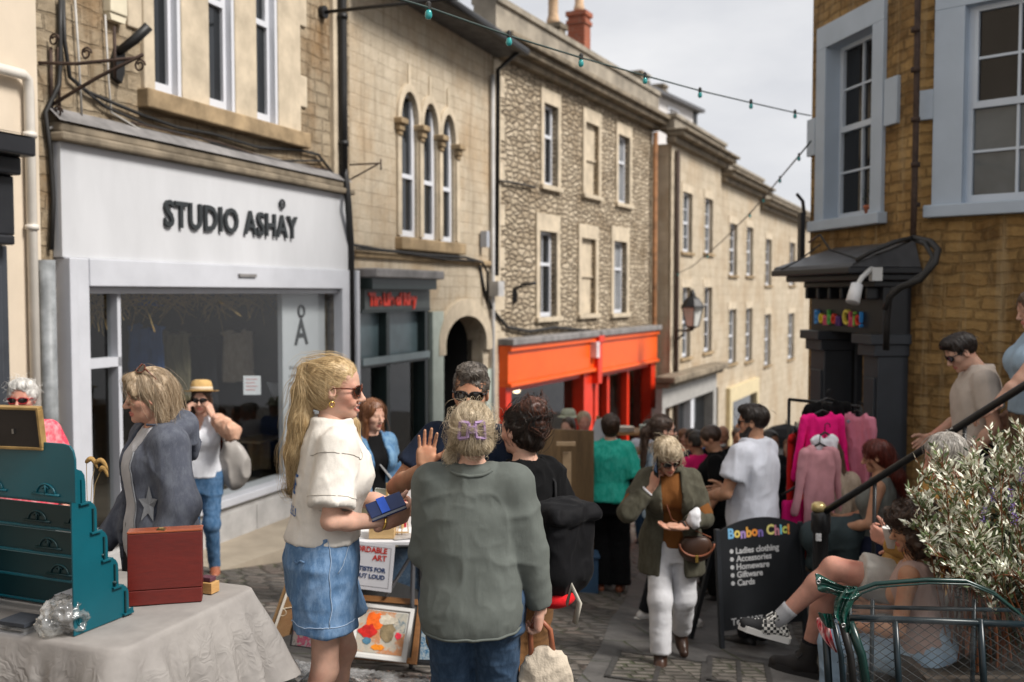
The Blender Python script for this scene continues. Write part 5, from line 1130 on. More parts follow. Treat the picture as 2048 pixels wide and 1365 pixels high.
  s.body=addmesh('body',Vs,Q,s.skin,s.root,attr={'lip':lip});s.hv=hv
  if smile:
   mb=MB();P=[s.hp((x,.0835-18*x*x,z))for z in(-.0775,-.066)for x in np.linspace(-.018,.018,7)]
   mb.raw(P,[(i,i+1,i+8,i+7)for i in range(6)]);mb.build('teeth',m_teeth,s.root,smooth=True)
 def make_eyes(s,iris=None):
  for q in(-1,1):
   mb=MB();c=s.hp((q*.031,.0685,.002));M3=Matrix(s.Rh.tolist());n=14
   prof=[(.0118*math.sin(a),.0118*math.cos(a))for a in np.linspace(.0,math.pi,12)];Mr=M3@Matrix.Rotation(R(-90),3,'X')
   mb.lathe([(r,z)for r,z in prof[::-1]],c,n,Mr);e=mb.build('eye',m_eye,s.root,smooth=True)
   mb=MB();mb.lathe([(.0056,.0103),(.0052,.0117),(.0,.0122)],c,12,Mr);mb.build('iris',m_iris,e)
   e2=MB();e2 .tube([s.hp((q*x,y,z))for x,y,z in((.016,.083,.020),(.03,.082,.0245),(.045,.070,.020))],[.003,.0034,.0015],6);e2 .build('eyebrow',s.brow if hasattr(s,'brow')else HR['mid'],s.root)
 def top(s,mat,name='shirt',ease=.015,hem=.86,sleeve='long',se=.016,neck=.075,shape=None,flare=0,openw=None,layers=None,k=.03,neckz=0,bust=True,stand=0,vneck=0,cuff=None,wf=None,sfr=None,yoff=0):
  lo,hi=s.bounds(.16);v=Vol(lo,hi,s.vg);f=(1.08 if s.sex=='m' else.92)*(.55+.45*s.w)
  pr=s.prof(ease,hem-.03,1.462,None,wf)if shape is None else s.prof(0,shape=shape)
  if flare:pr=[(z,x,y,rx+flare*max(0,(1.15+s.dz-z)),ry+flare*max(0,(1.15+s.dz-z)))for z,x,y,rx,ry in pr]
  v.stack(pr,.0)
  if s.sex=='f' and bust:
   for q in(-1,1):v.ell(A3((q*.072*s.w,.110-.02/s.bust+.085*(s.bust-1)*.5,1.235+s.dz))+s.off(1.235),(.06+ease,.050*s.bust+ease,.062+ease),.05)
  for kk in 'RL':
   e,t,_=s.arm[kk];sh=s.sh[kk];a=s.nb+A3((0,.0,-.035))
   v.cone(a,sh,.045+ease*.4,.048*f+se*.5,.04)
   fr=sfr or{'short':.62,'elbow':.95,'cap':.25}.get(sleeve,0)
   if sleeve in('short','elbow','cap'):v.cone(sh,sh+(e-sh)*fr,.053*f+se*.8,.050*f+se*1.5,k,cut=True)
   elif sleeve=='long':
    c=t+(t-e)/np.linalg.norm(t-e)*(-.005 if cuff is None else cuff)
    v.cone(sh,e,.052*f+se,.044*f+se,k);v.cone(e,c,.045*f+se,.029*f+se*.75,.025,cut=True)
  if hem is not None and shape is None:v.plane((0,0,hem+s.dz),(0,0,-1))
  if sleeve is None:
   for kk,sg in(('R',1),('L',-1)):v.ell(s.sh[kk]+A3((sg*.045,0,-.01)),(.055,.12,.085),.01,sub=True)
  if neck:
   nc=s.nb+A3((0,.012,.03+neckz));v.ell(nc,(neck,neck*.92,.055),.008,sub=True)
   if vneck:v.cone(nc,nc+A3((0,.10,-vneck)),neck*.75,.012,.005,sub=True)
  if openw:
   for z0_,z1_,w0,w1 in openw:
    for i in range(12):
     za,zb=lerp(z0_,z1_,i/12),lerp(z0_,z1_,(i+1)/12);ww=lerp(w0,w1,(i+.5)/12);o=s.off((za+zb)/2);v.boxsub((o[0]-ww,o[1]+.02,za+s.dz),(o[0]+ww,o[1]+.5,zb+s.dz+.002))
  Vs,Q=v.mesh();Vs=relax(Vs,Q,1,.4)
  Vs=folds(Vs,Q,layers or[(.008,(8,8,4),1,True),(.004,(18,18,9),2,True),(.006,(5,5,12),3,False)])
  o=addmesh(name,Vs,Q,mat,s.root);s.last=(v,Vs,Q);return o
 def bottoms(s,mat,name='trousers',ease=.014,hem=.07,top=1.0,flare=0,leg_end=None,shape=None,layers=None,knee_e=None,k=.03,wf=None,cutz=None):
  lo,hi=s.bounds(.14);lo[2]-=.05;v=Vol(lo,hi,s.vg);f=(1.10 if s.sex=='m' else 1.0)*(.55+.45*s.w)
  if abs(s.dz)<.2:v.stack(s.prof(min(ease,.008),.76,top,None,wf),.0)
  else:v.ell(s.pel+A3((0,-.01,.02)),(.18*s.w,.15,.12),.0);v.cone(s.pel,s.pel+A3((0,0,.1))+s.off(1.03)-s.po,.13,.125,.05)
  for kk in 'RL':
   hip,kn,an=s.leg[kk];ke=ease if knee_e is None else knee_e
   if leg_end is None:
    a2=an+A3((0,0,hem-.085));v.cone(hip+A3((0,-.008,0)),kn,.084*f+ease*.8,.062*f+ke,.05);v.cone(kn,a2,.061*f+ke,.040+ke+flare,.04,cut=True)
   else:
    e=hip+(kn-hip)*leg_end;v.cone(hip+A3((0,-.005,0)),e,.090*f+ease,.075*f+ease+flare,k,cut=True)
  if cutz:v.plane((0,0,cutz),(0,0,-1))
  Vs,Q=v.mesh();Vs=relax(Vs,Q,1,.4)
  Vs=folds(Vs,Q,layers or[(.007,(12,12,7),2,True),(.004,(10,10,26),1,True)])
  return addmesh(name,Vs,Q,mat,s.root)
 def skirt(s,mat,shape,name='skirt',layers=None):
  lo,hi=s.bounds(.2);v=Vol(lo,hi,s.vg);v.stack(s.prof(0,shape=shape),0);Vs,Q=v.mesh();Vs=folds(Vs,Q,layers or[(.02,(14,14,1.5),1,True)]);return addmesh(name,Vs,Q,mat,s.root)
 def shoes(s,mat,sole=None,kind='shoe'):
  for kk in 'RL':
   an=s.leg[kk][2];yw=R(s.fyaw[kk]);M_=rotm(s.fyaw[kk],s.fpitch[kk],0);c0=an;v=Vol(an-.2,an+.26,max(s.vg*.8,.007));kw=dict(M=M_,c0=c0)
   v.cone((0,-.035,-.05),(0,.06,-.055),.038,.040,.02,**kw);v.cone((0,.06,-.06),(0,.135,-.064),.042,.034,.02,**kw);v.cone((0,.0,.015),(0,.03,-.04),.042,.04,.03,**kw)
   if kind=='boot':v.cone((0,-.005,.07),(0,-.005,-.03),.047,.045,.02,**kw)
   pn=M_@A3((0,0,-1));v.plane(M_@A3((0,0,-.083))+c0,pn)
   if kind!='boot':v.ell((0,-.01,.045),(.032,.035,.05),.01,sub=True,**kw)
   Vs,Q=v.mesh();o=addmesh('shoe',Vs,Q,mat,s.root)
   if sole:
    mb=MB();P=[(.036*x,y,z)for z in(-.088,-.066)for x,y in((-.9,-.075),(-.5,-.088),(.5,-.088),(.9,-.075),(1.0,.0),(1.2,.07),(1.1,.125),(.6,.165),(-.4,.172),(-1.0,.13),(-1.15,.07),(-1.0,0))]
    n=12;mb.raw([M_@A3(p)+c0 for p in P],[tuple(range(n-1,-1,-1)),tuple(range(n,2*n))]+[(i,(i+1)%n,n+(i+1)%n,n+i)for i in range(n)]);mb.build('sole',sole,o)
 def hair(s,mat,style='short',flow='down',strands=0,prims=(),front=(.085,-.030,.066,.098),vol=.014,low=-.06,disp=.004,name='hair',srad=.0011,slen=.13,fly=.1,subs=(),dfreq=(95,95,14),seed=1,gather=None):
  h={2:.0040,1:.006,0:.0095}[s.hero];lo=s.hc-.23;hi=s.hc+.23;
  for p in prims:
   for q in(p[1],p[2]):
    c=s.hp(q)if p[0]in('cone','ell')and p[0]=='cone' else(s.hp(p[1]));lo=np.minimum(lo,c-.14);hi=np.maximum(hi,c+.14)
  v=Vol(lo,hi,h);kw=dict(M=s.Rh,c0=s.hc)
  v.ell((0,-.020,.034),(.073+vol,.094+vol,.083+vol),0,**kw)
  if style!='crop':v.ell((0,-.045,-.02),(.066+vol,.062+vol,.075),.02,**kw)
  for p in prims:
   if p[0]=='cone':v.cone(p[1],p[2],p[3],p[4],p[5]if len(p)>5 else.025,**kw)
   else:v.ell(p[1],p[2],p[3]if len(p)>3 else.02,**kw)
  fy,fz,fw,fh=front
  v.ell((0,fy,fz),(fw,.075,fh),.012,sub=True,**kw)
  for p in subs:v.ell(p[0],p[1],.01,sub=True,**kw)
  if low is not None:
   n=s.Rh@A3((0,0,-1));v.plane(s.hp((0,0,low)),n)
  Vs,Q=v.mesh();
  if len(Vs)==0:return None
  Vs=relax(Vs,Q,1,.5);N=vnormals(Vs,Q);Lc=(Vs-s.hc)@s.Rh
  P=Lc*np.array(dfreq);P+=2.2*(vnoise(Lc*14,seed+2)-.5)[:,None]
  d=(vnoise(P,seed)-.5)*2*disp+(vnoise(Lc*24,seed+1)-.5)*disp*1.6
  Vs2=Vs+N*d[:,None]
  o=addmesh(name,Vs2,Q,mat,s.root,attr={'shade':np.clip(.15+.45*vnoise(P*.7,seed+3),0,1)})
  if strands:
   rs=np.random.RandomState(seed);idx=rs.choice(len(Vs),strands);p=Vs[idx].copy();n_seg=9;step=slen/n_seg
   off=rs.uniform(.0,.004,strands)+(rs.rand(strands)<fly)*rs.uniform(.004,.016,strands);path=[p+v.grad(p)*off[:,None]]
   g=None if gather is None else s.hp(gather)
   wv=rs.normal(0,.16,(strands,3))
   for k in range(n_seg):
    if callable(flow):dr=flow((p-s.hc)@s.Rh)@s.Rh.T
    elif flow=='down':dr=np.tile(A3((0,0,-1)),(strands,1))
    elif flow=='gather':dr=g-p
    elif flow=='spiral':c=(p-g);dr=np.cross(c,s.Rh@A3((0,-1,.3)))
    elif flow=='curl':dr=np.stack([vnoise(p*30,1)-.5,vnoise(p*30,2)-.5,vnoise(p*30,3)-.55],1)
    dr=dr/np.maximum(np.linalg.norm(dr,axis=1,keepdims=True),1e-5)+wv
    gN=v.grad(p);dr=dr-gN*np.sum(dr*gN,1)[:,None];dr=dr/np.maximum(np.linalg.norm(dr,axis=1,keepdims=True),1e-5)
    p=p+dr*step;p=p-gN*np.clip(v.sample(p),-.02,.02)[:,None]*.8
    path.append(p+gN*(off*(1+.25*k*(off>.004)))[:,None])
   s.strand_mesh(np.stack(path,1),srad,o,rs,mat)
  return o
 def strand_mesh(s,T,rad,parent,rs,mat,name='strands'):
  """T: strands x points x 3, as thin triangular tubes"""
  n,m,_=T.shape;t=np.gradient(T,axis=1);t/=np.maximum(np.linalg.norm(t,axis=2,keepdims=True),1e-6)
  up=np.tile(rs.normal(0,1,(n,1,3)),(1,m,1));a=np.cross(t,up);a/=np.maximum(np.linalg.norm(a,axis=2,keepdims=True),1e-6);b=np.cross(t,a)
  pr=np.concatenate([np.linspace(.6,1,m//2),np.linspace(1,.25,m-m//2)])[None,:,None]*rad*rs.uniform(.6,1.3,(n,1,1))
  ring=np.stack([T+a*pr*math.cos(q)+b*pr*math.sin(q)for q in(0,2.094,4.189)],2)
  Vs=ring.reshape(-1,3);base=(np.arange(n)*m*3)[:,None,None]+(np.arange(m-1)*3)[None,:,None];Q=[]
  for k in range(3):k2=(k+1)%3;Q.append(np.stack([base+k,base+k2,base+3+k2,base+3+k],-1).reshape(-1,4))
  sh=np.repeat(rs.uniform(.0,1.0,n),m*3)
  return addmesh(name,Vs,np.concatenate(Q),mat,parent,attr={'shade':sh})
 def glasses(s,frame,w=.028,hh=.021,name='sunglasses',z=.0,y=.0,up=None,lens=None):
  """up: (offset, pitch) lifts them into the hair"""
  def P(x,yy,zz):
   if up:
    c,sn=math.cos(up[2]),math.sin(up[2]);yy,zz=yy*c-zz*sn+up[0],yy*sn+zz*c+up[1]
   return s.hp((x,yy+y,zz+z))
  mb=MB()
  for q in(-1,1):
   ring=[P(q*.033+w*np.sign(math.cos(a))*abs(math.cos(a))**.75,.0985-.004-7*(abs(q*.033+w*math.cos(a))-.01)**2,.0+hh*np.sign(math.sin(a))*abs(math.sin(a))**.8)for a in np.linspace(0,2*math.pi,19)]
   mb.tube(ring,.0030,6,cap=False);mb.tube([P(q*.060,.083,.010),P(q*.073,.062,.010),P(q*.079,.0,.008),P(q*.077,-.02,-.008)],[.0042,.0035,.0028,.0025],6)
  mb.tube([P(-.008,.0945,.006),P(0,.097,.008),P(.008,.0945,.006)],.003,6);f=mb.build(name,frame,s.root,smooth=True)
  for q in(-1,1):
   mb=MB();pts=[P(q*.033+w*.97*np.sign(math.cos(a))*abs(math.cos(a))**.75,.0945-7*(abs(q*.033+w*math.cos(a))-.01)**2,hh*.97*np.sign(math.sin(a))*abs(math.sin(a))**.8)for a in np.linspace(0,2*math.pi,19)[:-1]]
   c=P(q*.033,.0962,0);i=[mb.av(p)for p in pts];ci=mb.av(c)
   for k in range(18):mb.face((i[k],i[(k+1)%18],ci)if q>0 else(i[(k+1)%18],i[k],ci))
   mb.build('lens',lens or m_lens,f,smooth=True)
def blob(name,label,cat,mat,lo,hi,h,fn,parent=None,layers=None,group=None,loc=None):
 """one organic solid in world space"""
 v=Vol(lo,hi,h);fn(v);Vs,Q=v.mesh();Vs=relax(Vs,Q,1,.4)
 if layers:Vs=folds(Vs,Q,layers)
 if parent is None:
  o=addmesh(name,Vs,Q,mat,None);return tag(o,label,cat,group)
 return addmesh(name,Vs,Q,mat,parent)
# ================================================================ people
def at(px,d):return((px-1024)/FPX*d,d)
CL=dict(white=cloth('cream_jersey',(.66,.62,.56),col2=None),sage=cloth('sage_fleece',(.112,.124,.113),weave=600,bmp=.3),navy=cloth('navy_jersey',(.013,.019,.036)),black=cloth('black_cotton',(.0055,.0055,.006)),denim=cloth('blue_denim',(.085,.165,.29),col2=(.17,.27,.42),bmp=.4),jeans=cloth('mid_jeans',(.045,.105,.20),col2=(.09,.17,.29),bmp=.4),djeans=cloth('dark_jeans',(.028,.052,.092),col2=(.05,.085,.14),bmp=.4),djacket=cloth('denim_jacket',(.06,.14,.26),col2=(.15,.26,.38)),hoodie=cloth('slate_sweat',(.075,.082,.105),col2=(.11,.12,.145),bmp=.35),greyt=cloth('grey_marl',(.42,.42,.44)),whites=cloth('white_blouse',(.72,.73,.77)),peach=cloth('peach_knit',(.50,.28,.19),col2=(.60,.38,.27),weave=160,bmp=.8),teal=cloth('teal_knit',(.018,.33,.25),col2=(.05,.42,.33),weave=240,bmp=.5),olive=cloth('olive_linen',(.075,.070,.050),col2=(.10,.095,.07)),rustt=cloth('rust_jersey',(.19,.075,.022)),wtrou=cloth('white_chino',(.66,.66,.68)),magenta=cloth('magenta_jersey',(.62,.015,.13)),whitet=cloth('cool_white_jersey',(.62,.64,.71)),beige=cloth('beige_cardigan',(.36,.29,.22),col2=(.45,.37,.29),weave=200,bmp=.6),greytank=cloth('grey_rib',(.15,.155,.14)),bottle=cloth('slate_coat',(.045,.062,.066)),sand=cloth('sand_jersey',(.47,.41,.36)),pink=cloth('coral_print',(.72,.06,.10),col2=(.78,.30,.32)),gold=cloth('ochre_cotton',(.42,.24,.075)),lightd=cloth('pale_denim',(.30,.40,.50)),leop=cloth('leopard_print',(.20,.13,.08),col2=(.03,.02,.015)),nude=cloth('dusty_pink_rib',(.42,.29,.25)),stone=cloth('stone_twill',(.48,.46,.42)),brown=cloth('tobacco_cord',(.17,.085,.035)),char=cloth('charcoal_wool',(.014,.014,.016)),khaki=cloth('khaki',(.16,.14,.09)),blue=cloth('mid_blue',(.05,.11,.28)),red=cloth('poppy_red',(.55,.02,.02)),hot=cloth('hot_pink',(.80,.015,.20)),rose=cloth('rose_pink',(.62,.22,.30)),orange=cloth('orange_red',(.75,.07,.02)),lilac=cloth('lilac',(.45,.40,.60)))
shoe_w=pm('white_trainer',(.62,.60,.57),.5,.1);shoe_b=pm('brown_leather',(.045,.022,.014),.35,.3);shoe_k=pm('black_leather',(.015,.014,.014),.4,.2);shoe_t=pm('tan_leather',(.30,.10,.05),.45,.2);sole_w=pm('white_rubber',(.70,.68,.64),.6,.08)
gold_m=pm('gold_jewellery',(.80,.52,.14),.2,.1,metal=1)
def bangle(p,k,mat,r=.034,off=.045,name='bracelet',tr=.004):
 e,t,_=p.arm[k];u=(t-e)/np.linalg.norm(t-e);c=t-u*off;a=np.cross(u,(0,0,1.));a/=np.linalg.norm(a)+1e-6;b=np.cross(u,a)
 mb=MB();mb.tube([c+r*(a*math.cos(q)+b*math.sin(q))for q in np.linspace(0,2*math.pi,21)],tr,6,cap=False);return mb.build(name,mat,p.root,smooth=True)
w1=Person('woman with long blonde ponytail, white t-shirt and denim shorts holding a blue notebook',at(670,4.12),1.76,-72,'f','fair',1.0,head=(-20,4,0),hero=2,smile=True,bust=.75,pelvis=(0,-.055,.93),lean=(0,.055),feet={'R':(.10,-.19,.085),'L':(-.10,-.05,.085)},arms={'R':dict(w=(.165,.185,1.065),pole=(.5,-1,-.6),hand=dict(d=(-.30,.9,.28),palm=(-.85,-.25,.45),curl=(38,45,25),thumb=(20,40))),'L':dict(w=(-.02,.33,1.06),pole=(-.6,-1,-.6),hand=dict(d=(.5,.8,.1),palm=(.3,-.1,.9),curl=(40,40,25)))})
w1 .top(CL['white'],'t_shirt',ease=.030,hem=.985,sleeve='elbow',se=.026,neck=.066,neckz=.012,sfr=.80,layers=[(.007,(7,7,2.5),1,True),(.007,(12,12,12),2,True),(.010,(4,4,8),3,False),(.004,(22,22,16),0,True)])
w1 .last_shirt=w1 .last
w1 .bottoms(CL['denim'],'denim_shorts',ease=.020,top=1.055,leg_end=.80,flare=.030,k=.03,layers=[(.010,(8,8,4),2,True),(.006,(14,14,18),1,True),(.003,(40,40,30),3,False)],wf=1.10,cutz=.640)
w1 .shoes(shoe_w,sole_w)
hairp=[('cone',(0,-.085,.075),(0,-.130,.060),.030,.026),('cone',(0,-.130,.060),(.01,-.140,-.02),.028,.036),('cone',(.01,-.140,-.02),(.01,-.135,-.14),.036,.046),('cone',(.01,-.135,-.14),(.0,-.150,-.27),.046,.046),('cone',(.0,-.150,-.27),(-.01,-.165,-.42),.046,.014),('cone',(-.07,-.01,-.03),(-.088,.06,-.15),.012,.016),('cone',(-.088,.06,-.15),(-.08,.10,-.29),.016,.008)]
def ponyflow(L):
 d=np.zeros_like(L);cap=(L[:,1]>-.115)&(L[:,2]>-.10);g=np.array([0,-.13,.065])-L;d[cap]=g[cap];q=~cap
 d[q]=np.stack([.02*np.sin(L[q,2]*60),-.10+.12*np.sin(L[q,2]*38+L[q,0]*30),-np.ones(q.sum())],1);return d
w1 .hair(HR['blonde'],'pony',ponyflow,5200,hairp,front=(.085,-.035,.070,.104),vol=.009,low=None,disp=.0035,slen=.22,srad=.0006,fly=.07,seed=4)
w1 .glasses(m_frame_t,.026,.020)
mb=MB();c=w1 .hp((.079,-.004,-.05));mb.tube([c+A3((.001,.009*math.cos(a),.011*math.sin(a)-.006))for a in np.linspace(0,6.28,16)],.0028,6,cap=False);mb.build('earring',gold_m,w1 .root,smooth=True)
mb=MB();c=w1 .hp((0,-.125,.064));mb.tube([c+w1 .Rh@A3((.031*math.cos(a),.008*math.sin(a),.031*math.sin(a)))for a in np.linspace(0,6.28,18)],.007,6,cap=False);mb.build('hair_tie',pm('brown_elastic',(.05,.025,.015),.7,.2),w1 .root,smooth=True)
bangle(w1,'R',gold_m,.031,.035,'bracelet',.0055)
seam=pm('pale_stitch',(.34,.43,.55),.8,.2)
def cling(p,pts,obj,r,mat,name,parent,push=.002,n=5,out=None):
 """a cord following a garment's surface: points (person frame) pulled onto it"""
 from mathutils.bvhtree import BVHTree
 me=obj.data;bv=BVHTree.FromPolygons([v.co for v in me.vertices],[tuple(f.vertices)for f in me.polygons]);P=[]
 for a,b in zip(pts,pts[1:]):
  for i in range(8):
   q=Vector(a).lerp(Vector(b),i/8);h=bv.find_nearest(q)
   P.append(h[0]+h[1]*push)
 mb=MB();mb.tube(P,r,n);return mb.build(name,mat,parent,smooth=True)
sh=[c for c in w1 .root.children if c.name.startswith('denim_shorts')][0]
cling(w1,[(.24,-.05,1.04),(.25,-.05,.85),(.24,-.06,.66)],sh,.0016,seam,'side_seam',sh)
cling(w1,[(.20,.08,1.02),(.24,.03,.94),(.25,-.02,.87)],sh,.0016,seam,'pocket_edge',sh)
cling(w1,[(.22,-.18,.945),(.15,-.25,.945)],sh,.004,CL['denim'],'back_pocket',sh,.003)
cling(w1,[(.05,-.27,.685),(.16,-.23,.685),(.24,-.12,.685),(.24,-.01,.685),(.15,.10,.685)],sh,.0016,seam,'hem_stitch',sh)
def surface_print(p,txt,size,mat,obj,origin,right,up,into,parent,name='printed_lettering'):
 from mathutils.bvhtree import BVHTree
 me=obj.data;bv=BVHTree.FromPolygons([v.co for v in me.vertices],[tuple(f.vertices)for f in me.polygons])
 vs,fs=text_mesh(txt,size,.001,.0,1.0);O,rx,u,d=Vector(origin),Vector(right),Vector(up),Vector(into);out=[]
 for v in vs:
  q=O+rx*v[0]+u*v[1];h=bv.ray_cast(q,d);out.append((h[0]+h[1]*.0025)if h[0]else q+d*.05)
 mb=MB();mb.raw(out,fs);return mb.build(name,mat,parent)
def arm_ring(p,k,f,rad,obj,mat,name,par,r=.0013,tilt=0):
 e=p.arm[k][0];s_=p.sh[k];c=s_+(e-s_)*f;u=(e-s_)/np.linalg.norm(e-s_);a=np.cross(u,(0,1.,0));a/=np.linalg.norm(a);b=np.cross(u,a)
 cling(p,[c+rad*(a*math.cos(q)+b*math.sin(q))+u*tilt*math.cos(q)for q in np.linspace(0,6.28,9)],obj,r,mat,name,par,.0012)
tee=[c for c in w1 .root.children if c.name.startswith('t_shirt')][0]
arm_ring(w1,'R',.70,.09,tee,pm('shaded_stitch',(.42,.39,.34),.8,.1),'sleeve_hem',tee);arm_ring(w1,'R',.12,.10,tee,pm('shaded_stitch',(.42,.39,.34),.8,.1),'armhole_seam',tee,.0016)
for txt,z,sz in(('LA',1.27,.06),('VIE',1.17,.11),('EN BLEU',1.09,.05)):
 surface_print(w1,txt,sz,pm('blue_print',(.06,.20,.50),.8,.2),tee,(-.10,-.4,z),(1,0,0),(0,0,1),(0,1,0),tee)
nbk=thing('notebook','dark blue zipped wallet notebook held in the hands of the blonde woman','notebook',w1 .world((.12,.33,1.10)))
c=W(772,1014,3.98);Mn=(Matrix.Rotation(R(-72),3,'Z')@Matrix.Rotation(R(18),3,'X')@Matrix.Rotation(R(35),3,'Y'))
for i,(dz,m_)in enumerate(((-.011,pm('navy_leather',(.015,.030,.10),.4,.15)),(.011,pm('navy_leather',(.015,.030,.10),.4,.15)))):
 mb=MB();mb.box(c+Mn@V(0,0,dz),(.080,.150,.008),Mn);mb.build('cover',m_,nbk,bevel=.004)
mb=MB();mb.box(c,(.074,.142,.014),Mn);mb.build('pages',pm('paper_block',(.55,.58,.65),.7,.1),nbk)
mb=MB();mb.box(c+Mn@V(.0,-.01,.0185),(.082,.035,.003),Mn);mb.build('band',pm('bright_blue_band',(.02,.09,.50),.35,.1),nbk)
w2=Person('woman from behind in a sage grey sweatshirt, blonde hair up in a clip',at(945,3.9),1.615,-4,'f','fair',1.22,hero=2,head=(6,8,0),arms={'R':dict(w=(.292,.01,.80),pole=(.6,-1,0),hand=dict(d=(-.1,.2,-1),palm=(-1,.1,.1),curl=(60,60,35))),'L':dict(w=(-.10,.26,1.06),pole=(-.25,-.3,-1))})
w2 .top(CL['sage'],'sweatshirt',hem=None,shape=[(.775,.192,.160,-.03),(.80,.203,.168,-.03),(.88,.210,.168,-.03),(1.0,.203,.157,-.015),(1.15,.194,.145,-.005),(1.27,.180,.130,-.005),(1.335,.148,.102,-.01),(1.385,.115,.082,-.018),(1.425,.084,.07,-.02),(1.45,.078,.066,-.02)],sleeve='long',se=.028,neck=.078,neckz=.03,bust=False,cuff=-.02,k=.045,layers=[(.012,(3.2,3.2,5),1,True),(.008,(7,7,11),2,True),(.012,(3,3,6),3,False),(.004,(18,18,16),0,True)])
swt=[c for c in w2 .root.children if c.name.startswith('sweatshirt')][0]
cling(w2,[(.085,-.07,1.435),(.05,-.10,1.425),(0,-.11,1.42),(-.05,-.10,1.425),(-.085,-.07,1.435)],swt,.0075,CL['sage'],'neck_rib',swt,.001,7)
cling(w2,[(-.24,.0,.780),(-.17,-.17,.778),(0,-.22,.775),(.17,-.17,.778),(.24,.0,.780)],swt,.006,CL['sage'],'hem_rib',swt,.001,6)
w2 .bottoms(CL['djeans'],'jeans',ease=.014,wf=1.18)
w2 .shoes(shoe_w,sole_w)
def clipflow(L):
 d=np.array([0,-.125,.015])-L;low=L[:,2]<-.03;d[low]=np.stack([-L[low,0]*3,-.1*np.ones(low.sum()),.25*np.ones(low.sum())],1);return d
w2 .hair(HR['ash'],'up',clipflow,5200,[('ell',(0,-.112,.062),(.044,.038,.040)),('ell',(-.035,-.10,.02),(.035,.04,.05)),('ell',(.04,-.10,.015),(.035,.04,.05)),('ell',(.0,-.10,-.02),(.064,.040,.050)),('ell',(.03,-.095,-.050),(.054,.040,.030)),('cone',(-.05,-.10,-.03),(.05,-.11,-.055),.022,.026),('cone',(-.075,.0,-.02),(-.095,-.01,-.10),.020,.020),('cone',(-.095,-.01,-.10),(-.07,-.02,-.175),.020,.008)],front=(.095,-.02,.06,.10),vol=.017,low=None,disp=.005,slen=.16,srad=.0007,fly=.08,seed=6,subs=[((0,.03,-.15),(.2,.12,.045))]if False else())
m_lil=pm('lilac_plastic',(.30,.20,.34),.3,.1)
CY=-.022
clip=thing('claw_clip','lilac rectangular claw clip holding up the blonde hair','hair clip',w2 .world(w2 .hp((0,-.145,.02))))
fw=lambda x,y,z:w2 .world(w2 .hp((x,y+CY,z)))
for q in(-1,1):
 mb=MB();a,b=q*.012,q*.046
 P=[(a,-.150,.040),(b,-.135,.046),(b+q*.006,-.128,-.022),(a+q*.006,-.146,-.018),(a,-.150,.040)]
 for u,v_ in zip(P,P[1:]):mb.tube([fw(*u),fw(*v_)],.0072,4)
 mb.build('jaw',m_lil,clip)
mb=MB();mb.box(fw(0,-.154,.014),(.026,.010,.030),Matrix.Rotation(R(-4),3,'Z'));mb.build('hinge',m_lil,clip,bevel=.003)
mb=MB();pts=[w2 .nb+A3((.078*math.sin(a),-.02-.055*math.cos(a),-.004))for a in np.linspace(.3,1.0,8)];mb.tube(pts,.006,6);mb.build('undershirt',CL['hot'],w2 .root,smooth=True)
bp=w2 .world(w2 .arm['R'][1]+A3((-.01,.05,-.12)))
hb=thing('handbag','cream quilted handbag with a brown handle held low by the woman in sage','bag',bp)
blob('bag_body','','',cloth('cream_canvas',(.50,.43,.34),weave=120,bmp=.6),bp-V(.2,.2,.45),bp+V(.25,.2,.08),.008,lambda v:(v.ell(A3(bp)+A3((.03,0,-.20)),(.11,.05,.15),0),v.plane(A3(bp)+A3((0,0,-.34)),(0,0,-1))),hb,[(.012,(20,20,20),1,True)])
mb=MB();mb.tube([bp+V(-.03,0,-.09),bp+V(-.035,0,.02),bp+V(.0,0,.07),bp+V(.045,0,.02),bp+V(.06,0,-.09)],.011,8);mb.build('handle',pm('tan_leather',(.30,.10,.05),.45,.2),hb,smooth=True)
w3=Person('man with dark sunglasses and greying hair raising an open hand, navy t-shirt',at(938,4.78),1.815,168,'m','tan',.92,hero=2,head=(8,6,-3),arms={'R':dict(w=(.135,.24,1.275),pole=(1,-.3,-.9),hand=dict(d=(-.08,-.05,1),palm=(-.25,1,.1),fingers=[(10,14,8),(4,8,6),(2,8,6),(6,10,8)],thumb=(55,-10),spread=7)),'L':dict(w=(-.12,.26,1.12),pole=(-.9,-.8,-.5))})
w3 .top(CL['navy'],'t_shirt',ease=.022,hem=.84,sleeve='short',se=.014,neck=.07,neckz=.012)
w3 .bottoms(CL['khaki'],'trousers');w3 .shoes(shoe_k)
w3 .hair(HR['salt'],'crop',lambda L:np.stack([.3*L[:,0],.6-0*L[:,1],.25-0*L[:,0]],1),1500,[('ell',(0,.030,.095),(.060,.060,.035)),('ell',(.0,-.02,.10),(.066,.08,.03))],front=(.10,-.045,.067,.098),vol=.008,low=-.035,disp=.007,slen=.028,srad=.0016,fly=.0,seed=3,dfreq=(60,60,40))
w3 .glasses(m_frame_k,.031,.021)
w4=Person('woman with dark curly hair piled up, black top and black roll-top backpack',at(1046,4.6),1.64,40,'f','fair',1.02,hero=2,head=(10,2,0),headoff=(0,.01,0),arms={'L':dict(w=(-.13,.22,1.10),pole=(-.8,-1,-.6)),'R':dict(w=(.13,.20,1.12),pole=(.8,-1,-.6))})
w4 .top(CL['black'],'blouse',ease=.018,hem=.88,sleeve='short',se=.030,neck=.085,neckz=.0,layers=[(.016,(9,9,6),1,True),(.008,(24,24,12),2,True)])
w4 .bottoms(CL['brown'],'trousers',ease=.03,knee_e=.035,flare=.02);w4 .shoes(shoe_k)
